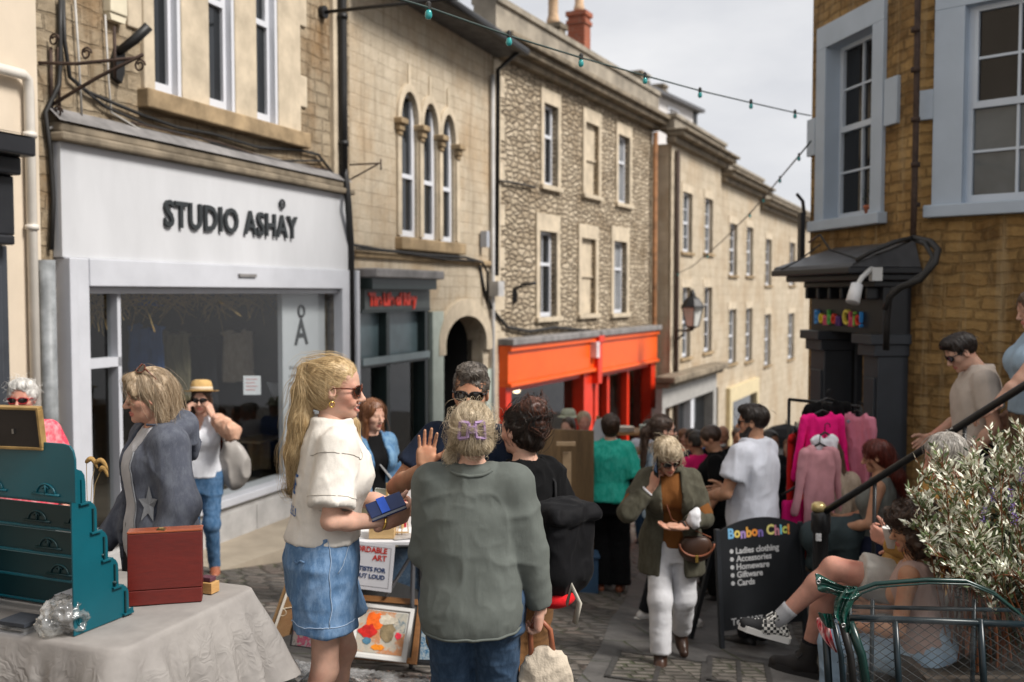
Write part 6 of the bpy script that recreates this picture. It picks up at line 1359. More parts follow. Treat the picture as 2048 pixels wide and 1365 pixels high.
w4 .hair(HR['dark'],'bun','gather',2300,[('ell',(0,-.085,.095),(.062,.060,.055)),('ell',(0,-.11,.02),(.055,.045,.06)),('ell',(0,-.09,-.05),(.052,.04,.05))],gather=(0,-.10,.07),front=(.085,-.035,.070,.10),vol=.009,low=-.10,disp=.007,slen=.10,srad=.0012,fly=.10,seed=8,dfreq=(55,55,45))
w4 .hair(hairmat('auburn_curls',(.02,.010,.007),(.16,.055,.030)),'crop','curl',1300,[('ell',(0,-.092,.105),(.066,.062,.056),.0),('ell',(0.0,-.125,.035),(.045,.036,.05))],front=(.0,.0,.3,.001),vol=-.05,low=-.05,disp=.008,slen=.07,srad=.0012,fly=.15,seed=9,name='bun',dfreq=(45,45,45))
bk=thing('backpack','large black roll-top backpack with pale straps on the back of the dark haired woman','bag',w4 .world((0,-.25,1.1)))
LW=lambda x,y,z:w4 .world((x,y,z))
b0_=A3(LW(0,-.24,1.10));ax=A3(LW(1,0,0))-A3(LW(0,0,0));ay=A3(LW(0,1,0))-A3(LW(0,0,0));Mb=np.stack([ax/np.linalg.norm(ax),ay/np.linalg.norm(ay),A3((0,0,1))],1)
def bagf(v):
 v.rbox((0,-.03,-.02),(.140,.095,.175),.07,0,M=Mb,c0=b0_);v.rbox((0,-.01,-.15),(.11,.07,.10),.06,.07,M=Mb,c0=b0_);v.rbox((0,-.045,.135),(.135,.098,.030),.028,.03,M=Mb,c0=b0_);v.cone((-.12,-.135,.115),(.12,-.135,.115),.018,.018,.02,M=Mb,c0=b0_)
blob('pack_body','','',cloth('black_nylon',(.0065,.0065,.0075),rough=.6,bmp=.3),b0_-.42,b0_+.42,.0105,bagf,bk,[(.016,(8,8,8),1,True),(.006,(22,22,14),2,True)])
for q in(-1,1):
 mb=MB();mb.tube([LW(q*.085,-.14,1.20),LW(q*.10,-.12,1.33),LW(q*.105,-.02,1.405),LW(q*.11,.085,1.33),LW(q*.13,.11,1.2),LW(q*.16,.02,1.05),LW(q*.15,-.15,.92)],.022,8,flat=.35);mb.build('shoulder_strap',cloth('black_webbing',(.02,.02,.021)),bk,smooth=True)
mb=MB();q=LW(-.105,-.02,1.425);mb.tube([q+V(.016*math.cos(a),-.01+.004*math.sin(a),.016*math.sin(a))for a in np.linspace(0,6.28,14)],.003,5,cap=False);mb.build('ring',pm('steel_ring',(.6,.6,.6),.25,.1,metal=1),bk,smooth=True)
mb=MB();mb.tube([LW(-.155,-.30,1.19),LW(-.158,-.25,1.08),LW(-.155,-.20,.97),LW(-.155,-.19,.94)],.009,6,flat=.5);mb.tube([LW(-.11,-.43,.86),LW(-.12,-.47,.95),LW(-.10,-.50,.88),LW(-.10,-.47,.78)],.016,6,flat=.4);mb.build('compression_strap',cloth('cream_webbing',(.48,.45,.38)),bk,smooth=True)
blob('red_base','','',cloth('red_canvas',(.60,.015,.02)),b0_-.42,b0_+.3,.011,lambda v:v.ell((-.02,-.02,-.255),(.10,.08,.05),0,M=Mb,c0=b0_),bk)
w5=Person('older woman with silver blonde bob in an oversized slate hooded jacket, looking aside',at(306,4.5),1.665,128,'f','old',1.08,hero=2,bust=.6,head=(-10,5,0),eyes=True,headoff=(0,.012,-.01),arms={'L':dict(w=(-.235,.07,.86),pole=(-.5,-1,0)),'R':dict(w=(.20,.16,.90),pole=(.5,-1,0))})
w5 .top(CL['greyt'],'t_shirt',ease=.012,hem=.82,sleeve='none',neck=.082,neckz=0)
w5 .top(CL['hoodie'],'hooded_jacket',ease=.030,hem=.70,sleeve='long',se=.030,neck=.088,neckz=.01,bust=False,openw=[(.68,1.44,.150,.075)],wf=1.10,k=.04,cuff=.05,layers=[(.014,(5,5,2.2),1,True),(.008,(10,10,5),2,True),(.012,(4,4,9),3,False)])
def hood(v):
 for a0,a1 in zip(np.linspace(-2.5,2.5,15),np.linspace(-2.5,2.5,15)[1:]):
  f=lambda a:w5 .nb+A3((.108*math.sin(a),-.03-.085*math.cos(a),-.012+.020*math.cos(a)-.05*(1-math.cos(a))*.5))
  v.cone(f(a0),f(a1),.034+.012*math.cos(a0),.034+.012*math.cos(a1),.03)
 v.ell(w5 .nb+A3((0,-.125,-.085)),(.11,.04,.09),.06)
blob('hood','','',CL['hoodie'],w5 .nb-.32,w5 .nb+.28,.008,hood,w5 .root,[(.018,(12,12,12),1,True),(.006,(30,30,20),2,True)])
jk=[c for c in w5 .root.children if c.name.startswith('hooded_jacket')][0]
star=[(.045*(1.0 if i%2==0 else.42)*math.cos(math.pi/2+i*math.pi/5),.062*(1.0 if i%2==0 else.42)*math.sin(math.pi/2+i*math.pi/5))for i in range(10)]
from mathutils.bvhtree import BVHTree
bv_=BVHTree.FromPolygons([v.co for v in jk.data.vertices],[tuple(f.vertices)for f in jk.data.polygons]);mb=MB();ids=[]
for x,y in star+[(0,0)]:
 h_=bv_.ray_cast(Vector((-.42+x*1.4,.40,1.10+y*1.4)),Vector((.62,-.78,0)));ids.append(mb.av(h_[0]+h_[1]*.004 if h_[0]else(-.17+x,.17,1.0+y)))
for i in range(10):mb.face((ids[i],ids[(i+1)%10],ids[10]))
sp_=mb.build('star_patch',cloth('frayed_grey',(.16,.165,.175)),jk);sp_.modifiers.new('thick','SOLIDIFY').thickness=.004
cling(w5,[(-.10,.20,1.40),(-.115,.22,1.2),(-.13,.22,.95),(-.14,.22,.75)],jk,.005,cloth('frayed_grey',(.15,.155,.165)),'zip_edge',jk,.0)
w5 .bottoms(CL['char'],'trousers');w5 .shoes(shoe_k)
w5 .hair(HR['honey'],'bob',lambda L:np.stack([L[:,0]*1.2,-.25*np.ones(len(L))+np.where(L[:,1]>.05,.9,0),-np.ones(len(L))*1.0],1),4600,[('cone',(-.072,-.04,.01),(-.080,-.045,-.11),.026,.024),('cone',(.072,-.04,.01),(.080,-.045,-.11),.026,.024),('cone',(0,-.085,.01),(0,-.09,-.11),.055,.045),('ell',(0,.055,.085),(.055,.045,.030)),('cone',(-.055,.075,.055),(-.066,.068,.02),.014,.008),('cone',(.055,.075,.055),(.066,.068,.02),.014,.008)],front=(.100,-.055,.080,.100),vol=.015,low=-.135,disp=.005,slen=.15,srad=.0007,fly=.05,seed=5)
w5 .glasses(m_frame_t,.027,.022,up=(-.035,.064,R(50)),name='sunglasses')
mb=MB();mb.tube([w5 .nb+A3((.075*math.sin(a),.035+.055*math.cos(a),-.02-.03*math.cos(a)))for a in np.linspace(-2,2,18)],.0022,5);mb.build('necklace',gold_m,w5 .root,smooth=True)
w6=Person('woman in straw trilby adjusting her sunglasses with both hands, white blouse and jeans',at(400,8.6),1.66,186,'f','fair',.95,z=-.865,hero=1,arms={'R':dict(w=(.115,.115,1.46),pole=(1,.1,-1),hand=dict(d=(-.35,-.1,1),palm=(-.8,-.4,-.2),curl=(35,40,20))),'L':dict(w=(-.115,.115,1.46),pole=(-1,.1,-1),hand=dict(d=(.35,-.1,1),palm=(.8,-.4,-.2),curl=(35,40,20)))})
w6 .top(CL['whites'],'blouse',ease=.016,hem=.90,sleeve='short',se=.02,neck=.072,vneck=.14)
w6 .bottoms(CL['jeans'],'jeans',ease=.008);w6 .shoes(shoe_t)
w6 .hair(HR['brown'],'long','down',0,[('cone',(-.07,-.02,0),(-.085,.0,-.20),.026,.02),('cone',(.07,-.02,0),(.085,.0,-.20),.026,.02)],low=-.22)
w6 .glasses(m_frame_k,.029,.024)
e,t,_=w6 .arm['L'];sh_=w6 .sh['L'];v=Vol(np.minimum(np.minimum(e,t),sh_)-.1,np.maximum(np.maximum(e,t),sh_)+.1,.010);v.cone(sh_+A3((0,0,.02)),e,.075,.072,0);v.cone(e,e+(t-e)*.55,.072,.052,.03);Vs,Q=v.mesh();Vs=folds(Vs,Q,[(.016,(16,16,16),1,True)]);addmesh('cardigan_sleeve',Vs,Q,CL['peach'],w6 .root)
straw=cloth('woven_straw',(.52,.34,.14),weave=150,bmp=.8);hat=thing('straw_hat','woven straw trilby with a pale band on the woman adjusting her sunglasses','hat',w6 .world(w6 .hp((0,0,.1))))
Mh=Matrix.Rotation(R(186),3,'Z')@Matrix.Rotation(R(6),3,'X');cH=w6 .world(w6 .hp((0,-.01,.062)))
mb=MB();mb.lathe([(.095,.02),(.093,.06),(.082,.10),(.05,.115),(.0,.105)],cH,20,Mh);mb.build('crown',straw,hat,smooth=True)
mb=MB();mb.lathe([(.09,.015),(.125,.010),(.150,.016),(.151,.020),(.125,.016),(.09,.024)],cH,22,Mh);mb.build('brim',straw,hat,smooth=True)
mb=MB();mb.lathe([(.0965,.022),(.0955,.052)],cH,20,Mh);mb.build('band',cloth('cream_ribbon',(.6,.52,.40)),hat,smooth=True)
gb=thing('shoulder_bag','silver grey slouchy shoulder bag hanging beside the woman in the straw trilby','bag',w6 .world((-.26,0,1.1)))
q=A3(w6 .world((-.25,-.02,1.0)));blob('bag_body','','',pm('pewter_leather',(.30,.28,.26),.45,.2),q-.32,q+.32,.012,lambda v:(v.ell(q+A3((.03,0,-.03)),(.13,.075,.19),0),v.ell(q+A3((0,0,.12)),(.07,.05,.09),.05)),gb,[(.02,(9,9,7),1,True)])
mb=MB();mb.tube([q+A3((-.05,0,.15)),w6 .world(w6 .sh['L']+A3((-.01,.06,.06))),w6 .world(w6 .sh['L']+A3((-.01,-.05,.06))),q+A3((.06,.02,.15))],.011,6);mb.build('strap',pm('pewter_leather',(.30,.28,.26),.45,.2),gb,smooth=True)
w7=Person('older person with short white hair, red sunglasses and coral patterned top',at(42,6.3),1.63,192,'f','pink',1.15,hero=1,z=-.58,head=(-6,2,0))
w7 .top(CL['pink'],'top',ease=.02,hem=.85,sleeve='elbow',neck=.07);w7 .bottoms(CL['char']);w7 .shoes(shoe_k)
w7 .hair(HR['white'],'crop','curl',1200,[('ell',(0,.02,.09),(.07,.07,.04)),('ell',(.05,-.02,.03),(.04,.06,.06)),('ell',(-.05,-.02,.03),(.04,.06,.06))],vol=.012,low=-.06,disp=.008,slen=.05,srad=.0015,fly=.1);w7 .glasses(m_frame_r,.029,.020,z=-.004)
w8=Person('woman with long ginger hair in a denim jacket standing before the green shopfront',at(742,7.5),1.66,215,'f','fair',.95,hero=1,head=(15,5,0),z=-.86)
w8 .top(CL['black'],'top',ease=.012,hem=.86,sleeve='short');w8 .top(CL['djacket'],'denim_jacket',ease=.03,hem=.92,sleeve='long',se=.022,openw=[(.9,1.44,.06,.07)]);w8 .bottoms(CL['khaki'],'trousers');w8 .shoes(shoe_k)
w8 .hair(HR['ginger'],'long','down',700,[('cone',(-.07,-.01,0),(-.09,.03,-.26),.028,.022),('cone',(.07,-.01,0),(.09,.03,-.26),.028,.022)],low=-.28,slen=.2,srad=.0014)
mb=MB();mb.tube([w8 .nb+A3((.10,.02,.0)),w8 .nb+A3((.02,.155,-.18)),w8 .nb+A3((-.16,.15,-.42))],.022,6,flat=.3);mb.build('bag_strap',cloth('grey_webbing',(.33,.33,.33)),w8 .root,smooth=True)
w9=Person('woman from behind in a bright teal jumper steadying a wooden board',at(1222,9.5),1.71,-6,'f','fair',1.08,hero=1,arms={'L':dict(w=(-.385,.13,1.29),pole=(-.8,-.6,-1),hand=dict(d=(-.3,.5,.7),palm=(-.3,.7,-.3),curl=(55,50,30))),'R':dict(w=(.25,.06,.88))})
w9 .top(CL['black'],'undershirt',ease=.010,hem=.9,sleeve='long',se=.008);w9 .top(CL['teal'],'jumper',ease=.035,hem=.885,sleeve='elbow',se=.036,neck=.075,sfr=.95,wf=1.15,layers=[(.012,(7,7,4),1,True),(.006,(18,18,9),2,True)])
w9 .bottoms(CL['black'],'wide_trousers',ease=.02,flare=.035,knee_e=.03);w9 .shoes(shoe_t)
w9 .hair(HR['brown'],'crop','down',700,[('ell',(0,-.05,-.02),(.075,.06,.07))],vol=.016,low=-.085,slen=.08,srad=.0016,fly=.0)
w10=Person('woman with short blonde hair striding along on the phone, olive jacket and white trousers',at(1346,6.72),1.60,176,'f','old',1.05,hero=1,lean=(.03,.14),head=(18,26,6),headoff=(.02,.045,-.02),arms={'R':dict(w=(.155,.24,1.335),pole=(.9,.1,-1),hand=dict(d=(-.25,.0,1),palm=(-.7,-.5,.1),curl=(50,45,30))),'L':dict(w=(-.02,.36,1.075),pole=(-1,-.5,-.7),hand=dict(d=(1,.25,.08),palm=(-.1,.2,1),curl=(14,18,12),thumb=(40,0)))},feet={'R':(.085,.16,.085),'L':(-.10,-.22,.135),'Lp':28},z=ground(1.1,6.72)+.0)
w10 .top(CL['rustt'],'jumper',ease=.010,hem=.86,sleeve='elbow',neck=.07)
w10 .top(CL['olive'],'jacket',ease=.036,hem=.665,sleeve='long',se=.026,cuff=-.07,flare=.05,neck=.08,openw=[(.64,1.0,.10,.07),(1.0,1.43,.07,.075)],layers=[(.016,(7,7,3.5),1,True),(.007,(16,16,8),2,True)])
w10 .bottoms(CL['wtrou'],'trousers',ease=.010,knee_e=.016,flare=.016,hem=.12,layers=[(.006,(10,10,4),2,True),(.004,(10,10,20),1,True)]);w10 .shoes(shoe_b,None,'boot')
w10 .hair(HR['ash'],'crop',lambda L:np.stack([L[:,0],L[:,1]*1.5+.02,-.06*np.ones(len(L))],1),1700,[('ell',(0,.035,.085),(.075,.07,.045)),('ell',(.0,-.03,.07),(.088,.09,.07)),('cone',(-.075,.02,.03),(-.08,.02,-.05),.025,.016),('cone',(.075,.02,.03),(.08,.02,-.05),.025,.016)],front=(.105,-.05,.062,.085),vol=.014,low=-.09,disp=.009,slen=.08,srad=.0015,fly=.1,seed=7)
w10 .glasses(m_frame_t,.029,.023)
bangle(w10,'R',pm('white_bangle',(.7,.7,.72),.3,.05),.038,.05,'bangle',.010);bangle(w10,'L',pm('dark_strap',(.03,.02,.015),.5,.2),.032,.03,'watch_strap',.008)
ph=thing('mobile_phone','dark mobile phone pressed to the ear of the striding woman in olive','phone',w10 .world(w10 .hp((.092,.03,-.03))))
mb=MB();Mp=Matrix((w10 .Mw.to_3x3()@Matrix(w10 .Rh.tolist())).normalized())@Matrix.Rotation(R(18),3,'X');mb.box(w10 .world(w10 .hp((.094,.030,-.035))),(.009,.072,.148),Mp);mb.build('handset',pm('black_glass',(.01,.012,.016),.1,.1),ph,bevel=.003)
mb=MB();mb.box(w10 .world(w10 .hp((.0995,.030,-.03))),(.001,.05,.09),Mp);mb.build('case_back',pm('blue_case',(.05,.15,.35),.25,.2),ph)
cb=thing('crossbody_bag','brown leather crossbody bag with curved flap worn over the white trousers','bag',w10 .world((-.12,.17,.84)))
q=A3(w10 .world((-.155,.165,.885)));brn=pm('dark_brown_leather',(.055,.025,.014),.4,.25)
blob('bag_body','','',brn,q-.2,q+.2,.008,lambda v:(v.ell(q,(.115,.05,.10),0),v.plane(q+A3((0,0,.075)),(0,0,1))),cb)
mb=MB();mb.tube([q+A3((.115*math.cos(a),-.052,.04+.085*math.sin(a)))for a in np.linspace(math.pi,2*math.pi,13)],.007,6);mb.build('flap_edge',pm('tan_leather',(.30,.10,.05),.45,.2),cb,smooth=True)
mb=MB();mb.box(q+A3((0,-.056,-.06)),(.022,.012,.05));mb.build('clasp',gold_m,cb,bevel=.003)
mb=MB();mb.tube([q+A3((.10,.0,.07)),w10 .world((.02,.235,1.1)),w10 .world((.11,.22,1.36))],.012,6,flat=.3);mb.build('strap',pm('tan_leather',(.30,.10,.05),.45,.2),cb,smooth=True)
q=A3(w10 .world((-.12,.33,1.12)));sc_=blob('scarf','crumpled white scarf tucked at the elbow of the woman on the phone','scarf',CL['wtrou'],q-.16,q+.16,.008,lambda v:(v.ell(q,(.032,.03,.06),0),v.ell(q+A3((.02,0,.04)),(.026,.026,.032),.02)),None,[(.022,(22,22,22),1,True)])
w11=Person('woman with long dark ponytail, black sunglasses and white trainers behind the phone caller',at(1328,8.1),1.72,-82,'f','fair',.95,hero=1,feet={'R':(.09,.14,.085),'L':(-.09,-.12,.085)})
w11 .top(CL['lightd'],'top',ease=.02,hem=.86,sleeve='elbow');w11 .bottoms(CL['char'],'trousers',ease=.012);w11 .shoes(shoe_w,sole_w)
w11 .hair(HR['brown'],'pony','gather',500,[('cone',(0,-.10,.03),(0,-.15,-.02),.03,.035),('cone',(0,-.15,-.02),(.0,-.17,-.30),.036,.02)],gather=(0,-.1,.03),vol=.010,low=-.34,slen=.1,srad=.0014);w11 .glasses(m_frame_k,.029,.022)
w12=Person('bearded dark haired man in a plain white t-shirt looking down the street',at(1508,7.6),1.85,48,'m','tan',1.06,hero=1,head=(22,2,0),arms={'L':dict(w=(-.16,.27,1.04),pole=(-.9,-1,-.4),hand=dict(d=(.2,.8,-.2),palm=(.8,.1,.1),curl=(45,45,25))),'R':dict(w=(.12,.28,1.05),pole=(.9,-1,-.4))})
w12 .top(CL['whitet'],'t_shirt',ease=.032,hem=.80,sleeve='short',se=.024,neck=.072,neckz=.012,layers=[(.016,(7,7,3.5),1,True),(.008,(14,14,9),2,True)])
w12 .bottoms(CL['char'],'trousers');w12 .shoes(shoe_k)
w12 .hair(HR['dark'],'crop','down',1100,[('ell',(0,.03,.085),(.064,.065,.04))],vol=.010,low=-.05,slen=.04,srad=.0015,fly=.02)
w12 .hair(HR['dark'],'crop','down',0,[('ell',(0,.045,-.092),(.048,.044,.036),0),('cone',(-.064,.01,-.04),(-.05,.04,-.09),.018,.018),('cone',(.064,.01,-.04),(.05,.04,-.09),.018,.018)],front=(.0,.0,.3,.001),vol=-.065,low=-.16,name='beard');w12 .glasses(m_frame_k,.027,.018)
w13=Person('brown haired woman in a beige cardigan browsing the clothes rail',at(1668,7.85),1.63,-18,'f','fair',1.05,hero=1,head=(35,18,0),arms={'L':dict(w=(-.1,.30,1.12)),'R':dict(w=(.2,.22,1.05))})
w13 .top(CL['beige'],'cardigan',ease=.03,hem=.62,sleeve='long',se=.026,layers=[(.016,(7,7,3.5),1,True)]);w13 .bottoms(CL['jeans'],'jeans');w13 .shoes(shoe_w)
w13 .hair(HR['mid'],'long','down',700,[('cone',(-.05,-.06,0),(-.06,-.07,-.22),.045,.025),('cone',(.05,-.06,0),(.06,-.07,-.22),.045,.025)],low=-.25,slen=.18,srad=.0016)
w14=Person('woman with long dark red hair in a grey vest top carrying a slate coat',at(1762,7.35),1.66,66,'f','tan',1.10,hero=1,head=(5,12,0),arms={'L':dict(w=(-.15,.26,1.03),pole=(-.8,-1,-.3)),'R':dict(w=(.10,.30,1.05))})
w14 .top(CL['greytank'],'vest_top',ease=.012,hem=.90,sleeve=None,neck=.095,neckz=-.01);w14 .bottoms(cloth('navy_shorts',(.018,.022,.045)),'shorts',leg_end=.5,ease=.02,flare=.01);w14 .shoes(shoe_k)
w14 .hair(HR['red'],'long','down',1000,[('cone',(0,-.08,0),(0,-.12,-.18),.06,.055),('cone',(0,-.12,-.18),(.02,-.14,-.34),.055,.02)],low=None,vol=.012,slen=.22,srad=.0016)
q=A3(w14 .world((-.13,.26,.92)));ct=blob('coat','slate grey coat folded over the arm of the red haired woman','coat',CL['bottle'],q-.5,q+.45,.014,lambda v:(v.cone(q+A3((.12,0,.10)),q+A3((-.17,.02,.03)),.085,.10,0),v.cone(q+A3((.02,0,.05)),q+A3((.05,0,-.28)),.12,.10,.06),v.cone(q+A3((-.10,.0,0)),q+A3((-.16,.02,-.16)),.08,.06,.06)),None,[(.035,(6,6,3),1,True),(.012,(14,14,8),2,True)])
w15=Person('young man in a sand coloured t-shirt and sunglasses walking down the stone steps',at(1955,6.9),1.80,78,'m','fair',.95,z=-.445,hero=1,head=(8,30,0),headoff=(0,.035,-.01),arms={'L':dict(w=(-.20,.08,.88),pole=(-.4,-1,0)),'R':dict(w=(.18,.24,.95),pole=(.5,-1,-.2))},feet={'L':(-.09,-.10,.085),'R':(.09,.10,.085)})
w15 .top(CL['sand'],'t_shirt',ease=.026,hem=.83,sleeve='short',se=.020,neck=.07,neckz=.012,layers=[(.014,(7,7,3.5),1,True),(.007,(16,16,9),2,True)]);w15 .bottoms(CL['char'],'trousers');w15 .shoes(shoe_k)
w15 .hair(HR['dark'],'crop','down',1000,[('ell',(0,.035,.085),(.062,.065,.042))],vol=.009,low=-.035,slen=.035,srad=.0014,fly=.05);w15 .glasses(m_frame_k,.029,.019)
w16=Person('woman in a pale denim waistcoat and leopard print trousers with a hand on the rail',at(2072,6.45),1.70,84,'f','fair',1.0,z=-.075,hero=1,head=(4,14,0),arms={'L':dict(w=(-.16,.33,.93),pole=(-.5,-.6,-.8),hand=dict(d=(.2,.8,-.5),palm=(.1,-.5,-.8),curl=(30,30,20)))})
w16 .top(CL['lightd'],'waistcoat',ease=.022,hem=.90,sleeve=None,neck=.08);w16 .bottoms(CL['leop'],'trousers',ease=.025,flare=.02);w16 .shoes(shoe_k)
w16 .hair(HR['mid'],'long','down',500,[('cone',(-.06,-.04,0),(-.07,-.04,-.22),.03,.02),('cone',(.06,-.04,0),(.07,-.04,-.22),.03,.02)],low=-.24,slen=.18,srad=.0014)
w17=Person('woman with dark curly hair seated with her back turned, dusty pink strappy vest',at(1862,4.95),1.66,55,'f','tan',1.05,hero=2,pelvis=(0,0,.60),z=-.80,head=(30,10,0),knee_pole=((.1,1,.4),(-.1,1,.4)),feet={'R':(.13,.42,.20),'L':(-.10,.44,.20)},lean=(0,.06),arms={'L':dict(w=(-.15,.30,.72),pole=(-.8,-1,-.6)),'R':dict(w=(.15,.30,.74))})
w17 .top(CL['nude'],'vest_top',ease=.010,hem=.86,sleeve=None,neck=.10,neckz=-.03,bust=False);w17 .bottoms(CL['lightd'],'trousers',ease=.015);w17 .shoes(shoe_w)
for q in(-1,1):
 mb=MB();mb.tube([w17 .nb+A3((q*.082,.03,-.045)),w17 .nb+A3((q*.085,-.04,-.028)),w17 .nb+A3((q*.075,-.085,-.10)),w17 .nb+A3((q*.06,-.095,-.18))],.006,6,flat=.5);mb.build('shoulder_strap',CL['nude'],w17 .root,smooth=True)
w17 .hair(HR['brown'],'curly','curl',2400,[('ell',(0,-.06,.03),(.095,.09,.10)),('ell',(.06,-.02,-.05),(.05,.07,.08)),('ell',(-.06,-.02,-.05),(.05,.07,.08)),('ell',(0,-.09,-.08),(.08,.06,.09)),('ell',(-.05,.05,.09),(.05,.05,.045))],vol=.022,low=-.175,disp=.020,slen=.10,srad=.0016,fly=.3,seed=2,dfreq=(38,38,38),front=(.105,-.05,.06,.095))
w18=Person('person in an ochre jacket and stone shorts seated with crossed leg behind the shrub',at(1832,5.35),1.74,82,'m','pink',1.0,hero=1,pelvis=(0,0,.84),z=-.80,lean=(0,-.17),head=(0,15,0),knee_pole=((0,.4,1),(0,.3,1)),feet={'L':(-.09,.70,.60),'R':(.10,.52,.34),'Lp':-22,'Rp':-8},arms={'L':dict(w=(-.10,.145,1.055),pole=(-.6,.3,-1),hand=dict(d=(.55,.75,.35),palm=(.8,-.5,.1),curl=(55,45,30),thumb=(30,50))),'R':dict(w=(.16,.02,.90))})
w18 .top(CL['gold'],'jacket',ease=.028,hem=.86,sleeve='long',se=.030,layers=[(.018,(9,9,6),1,True),(.008,(22,22,12),2,True)]);w18 .bottoms(CL['stone'],'shorts',leg_end=.66,ease=.022,flare=.012)
w18 .hair(HR['grey'],'crop','down',900,[('ell',(0,-.05,-.03),(.07,.06,.07))],vol=.014,low=-.09,slen=.06,srad=.0015)
def chequer():
 m,n,b,o=newmat('chequered_canvas');ck=nd(n,'ShaderNodeTexChecker');ck.inputs['Scale'].default_value=62;ck.inputs[1].default_value=(.62,.60,.55,1);ck.inputs[2].default_value=(.012,.012,.012,1)
 lk(n,coord(n),ck.inputs[0]);lk(n,ck.outputs[0],b.inputs['Base Color']);b.inputs['Roughness'].default_value=.8;return m
def footwear(p,k,kind,pitch,yaw=0):
 an=p.leg[k][2];M_=rotm(yaw,pitch,0);c0=an;kw=dict(M=M_,c0=c0);v=Vol(an-.22,an+.30,.006)
 v.cone((0,-.04,-.05),(0,.07,-.055),.040,.042,.02,**kw);v.cone((0,.06,-.058),(0,.155,-.064),.044,.036,.02,**kw);v.cone((0,-.01,.02),(0,.04,-.04),.044,.042,.03,**kw)
 if kind=='boot':v.cone((0,-.005,.07),(0,-.005,-.03),.05,.046,.02,**kw)
 v.plane(M_@A3((0,0,-.080))+c0,M_@A3((0,0,-1)))
 Vs,Q=v.mesh();L=(Vs-c0)@M_;fc=L[Q].mean(1)
 if kind=='boot':o=addmesh('boot',Vs,Q,pm('black_nubuck',(.022,.018,.016),.7,.3),p.root)
 else:
  mi=np.where((fc[:,1]>.075)|(np.abs(fc[:,0])<.012),1,0);o=addmesh('shoe',Vs,Q,[chequer(),pm('black_canvas',(.015,.015,.016),.8,.2)],p.root,midx=mi)
 mb=MB();outl=[(-.9,-.078),(-.5,-.09),(.5,-.09),(.9,-.078),(1.02,.0),(1.2,.08),(1.12,.14),(.6,.185),(-.4,.19),(-1.0,.15),(-1.2,.08),(-1.02,0)];n=12
 P=[(.040*x,y,z)for z in(-.096,-.062)for x,y in outl]
 mb.raw([M_@A3(q)+c0 for q in P],[tuple(range(n-1,-1,-1)),tuple(range(n,2*n))]+[(i,(i+1)%n,n+(i+1)%n,n+i)for i in range(n)]);mb.build('sole',sole_w if kind!='boot' else pm('dark_rubber',(.03,.027,.025),.7,.2),o)
 mb=MB()
 for i in range(6):
  y,z=.045+i*.016,-.002-i*.0065
  mb.tube([M_@A3(q)+c0 for q in((-.028,y,z-.014),(0,y+.004,z+.006),(.028,y,z-.014))],.0045,6)
 for q in(-1,1):mb.tube([M_@A3(u)+c0 for u in((0,.05,.008),(q*.035,.03,.03),(q*.05,.05,.0),(q*.02,.055,-.0))],.004,6)
 mb.build('laces',pm('white_lace',(.62,.61,.58),.8,.1)if kind!='boot' else pm('black_lace',(.03,.03,.03),.8,.1),o,smooth=True)
footwear(w18,'L','skate',-14,0);footwear(w18,'R','boot',-12,0)
for k in 'LR':
 an=w18 .leg[k][2];kn=w18 .leg[k][1];u=(kn-an)/np.linalg.norm(kn-an);mb=MB();mb.tube([an+u*t for t in(-.02,.03,.075,.10)],[.046,.045,.046,.048],14);mb.build('sock',cloth('grey_sock',(.36,.36,.37))if k=='L' else CL['char'],w18 .root,smooth=True)
cu=thing('paper_cup','white paper coffee cup raised by the seated person in the ochre jacket','cup',w18 .world((-.10,.25,1.08)))
q=W(1786,1095,5.2);Mc=Matrix.Rotation(R(-8),3,'Y');mb=MB();mb.lathe([(.030,0),(.042,.105),(.044,.108),(.041,.112),(.038,.104)],q,20,Mc);mb.build('cup_wall',pm('white_card',(.72,.70,.66),.6,.04),cu,smooth=True)
mb=MB();mb.lathe([(.037,.09),(.0,.091)],q,18,Mc);mb.build('coffee',pm('coffee',(.10,.05,.025),.2,.1),cu)
def simple(label,px,d,H,face,sex,top,bot,hair,sk='fair',style='crop',head=(0,0,0),long=False,w=1.0,glasses=False,hem=.84,slv='short',extra=None):
 p=Person(label,at(px,d),H,face,sex,sk,w,hero=0,head=head);p.top(CL[top],'top',ease=.02,hem=hem,sleeve=slv);p.bottoms(CL[bot],'trousers');p.shoes(shoe_k)
 pr=[('cone',(-.06,-.04,0),(-.07,-.03,-.2),.032,.02),('cone',(.06,-.04,0),(.07,-.03,-.2),.032,.02)]if long else[]
 if hair:p.hair(HR[hair],style,'down',0,pr+(extra or[]),vol=.012,low=-.22 if long else-.05)
 if glasses:p.glasses(m_frame_k)
 return p
simple('person in a magenta top with a long black plait, seen from behind',1397,10.0,1.63,20,'f','magenta','char','dark','brown',extra=[('cone',(.02,-.1,-.05),(.03,-.13,-.3),.025,.02)],head=(15,10,0),style='plait',slv='elbow').last
simple('person in a black t-shirt and black trousers looking down, beside the magenta top',1432,9.5,1.70,75,'f','black','black','brown','tan',head=(0,28,0))
p=simple('bald man with a grey beard in a black jacket among the crowd',1447,11.4,1.72,160,'m','black','char',None,'brown',slv='long')
p.hair(HR['white'],'crop','down',0,[('ell',(0,.045,-.092),(.05,.046,.036),0)],front=(.0,.0,.3,.001),vol=-.065,low=-.16,name='beard')
simple('dark haired person with a pink collar behind the wooden board',1136,11.6,1.66,150,'f','rose','char','brown','fair',long=True)
p=simple('person in a pale green sun hat near the orange pillar',1137,13.4,1.78,170,'m','blue','char','mid')
q=p.world(p.hp((0,-.01,.045)));ht=thing('sun_hat','pale green rounded sun hat near the orange shop pillar','hat',q);mb=MB();mb.lathe([(.105,.0),(.10,.05),(.075,.09),(0,.10)],q,16);mb.build('crown',cloth('pale_green',(.48,.50,.38)),ht,smooth=True)
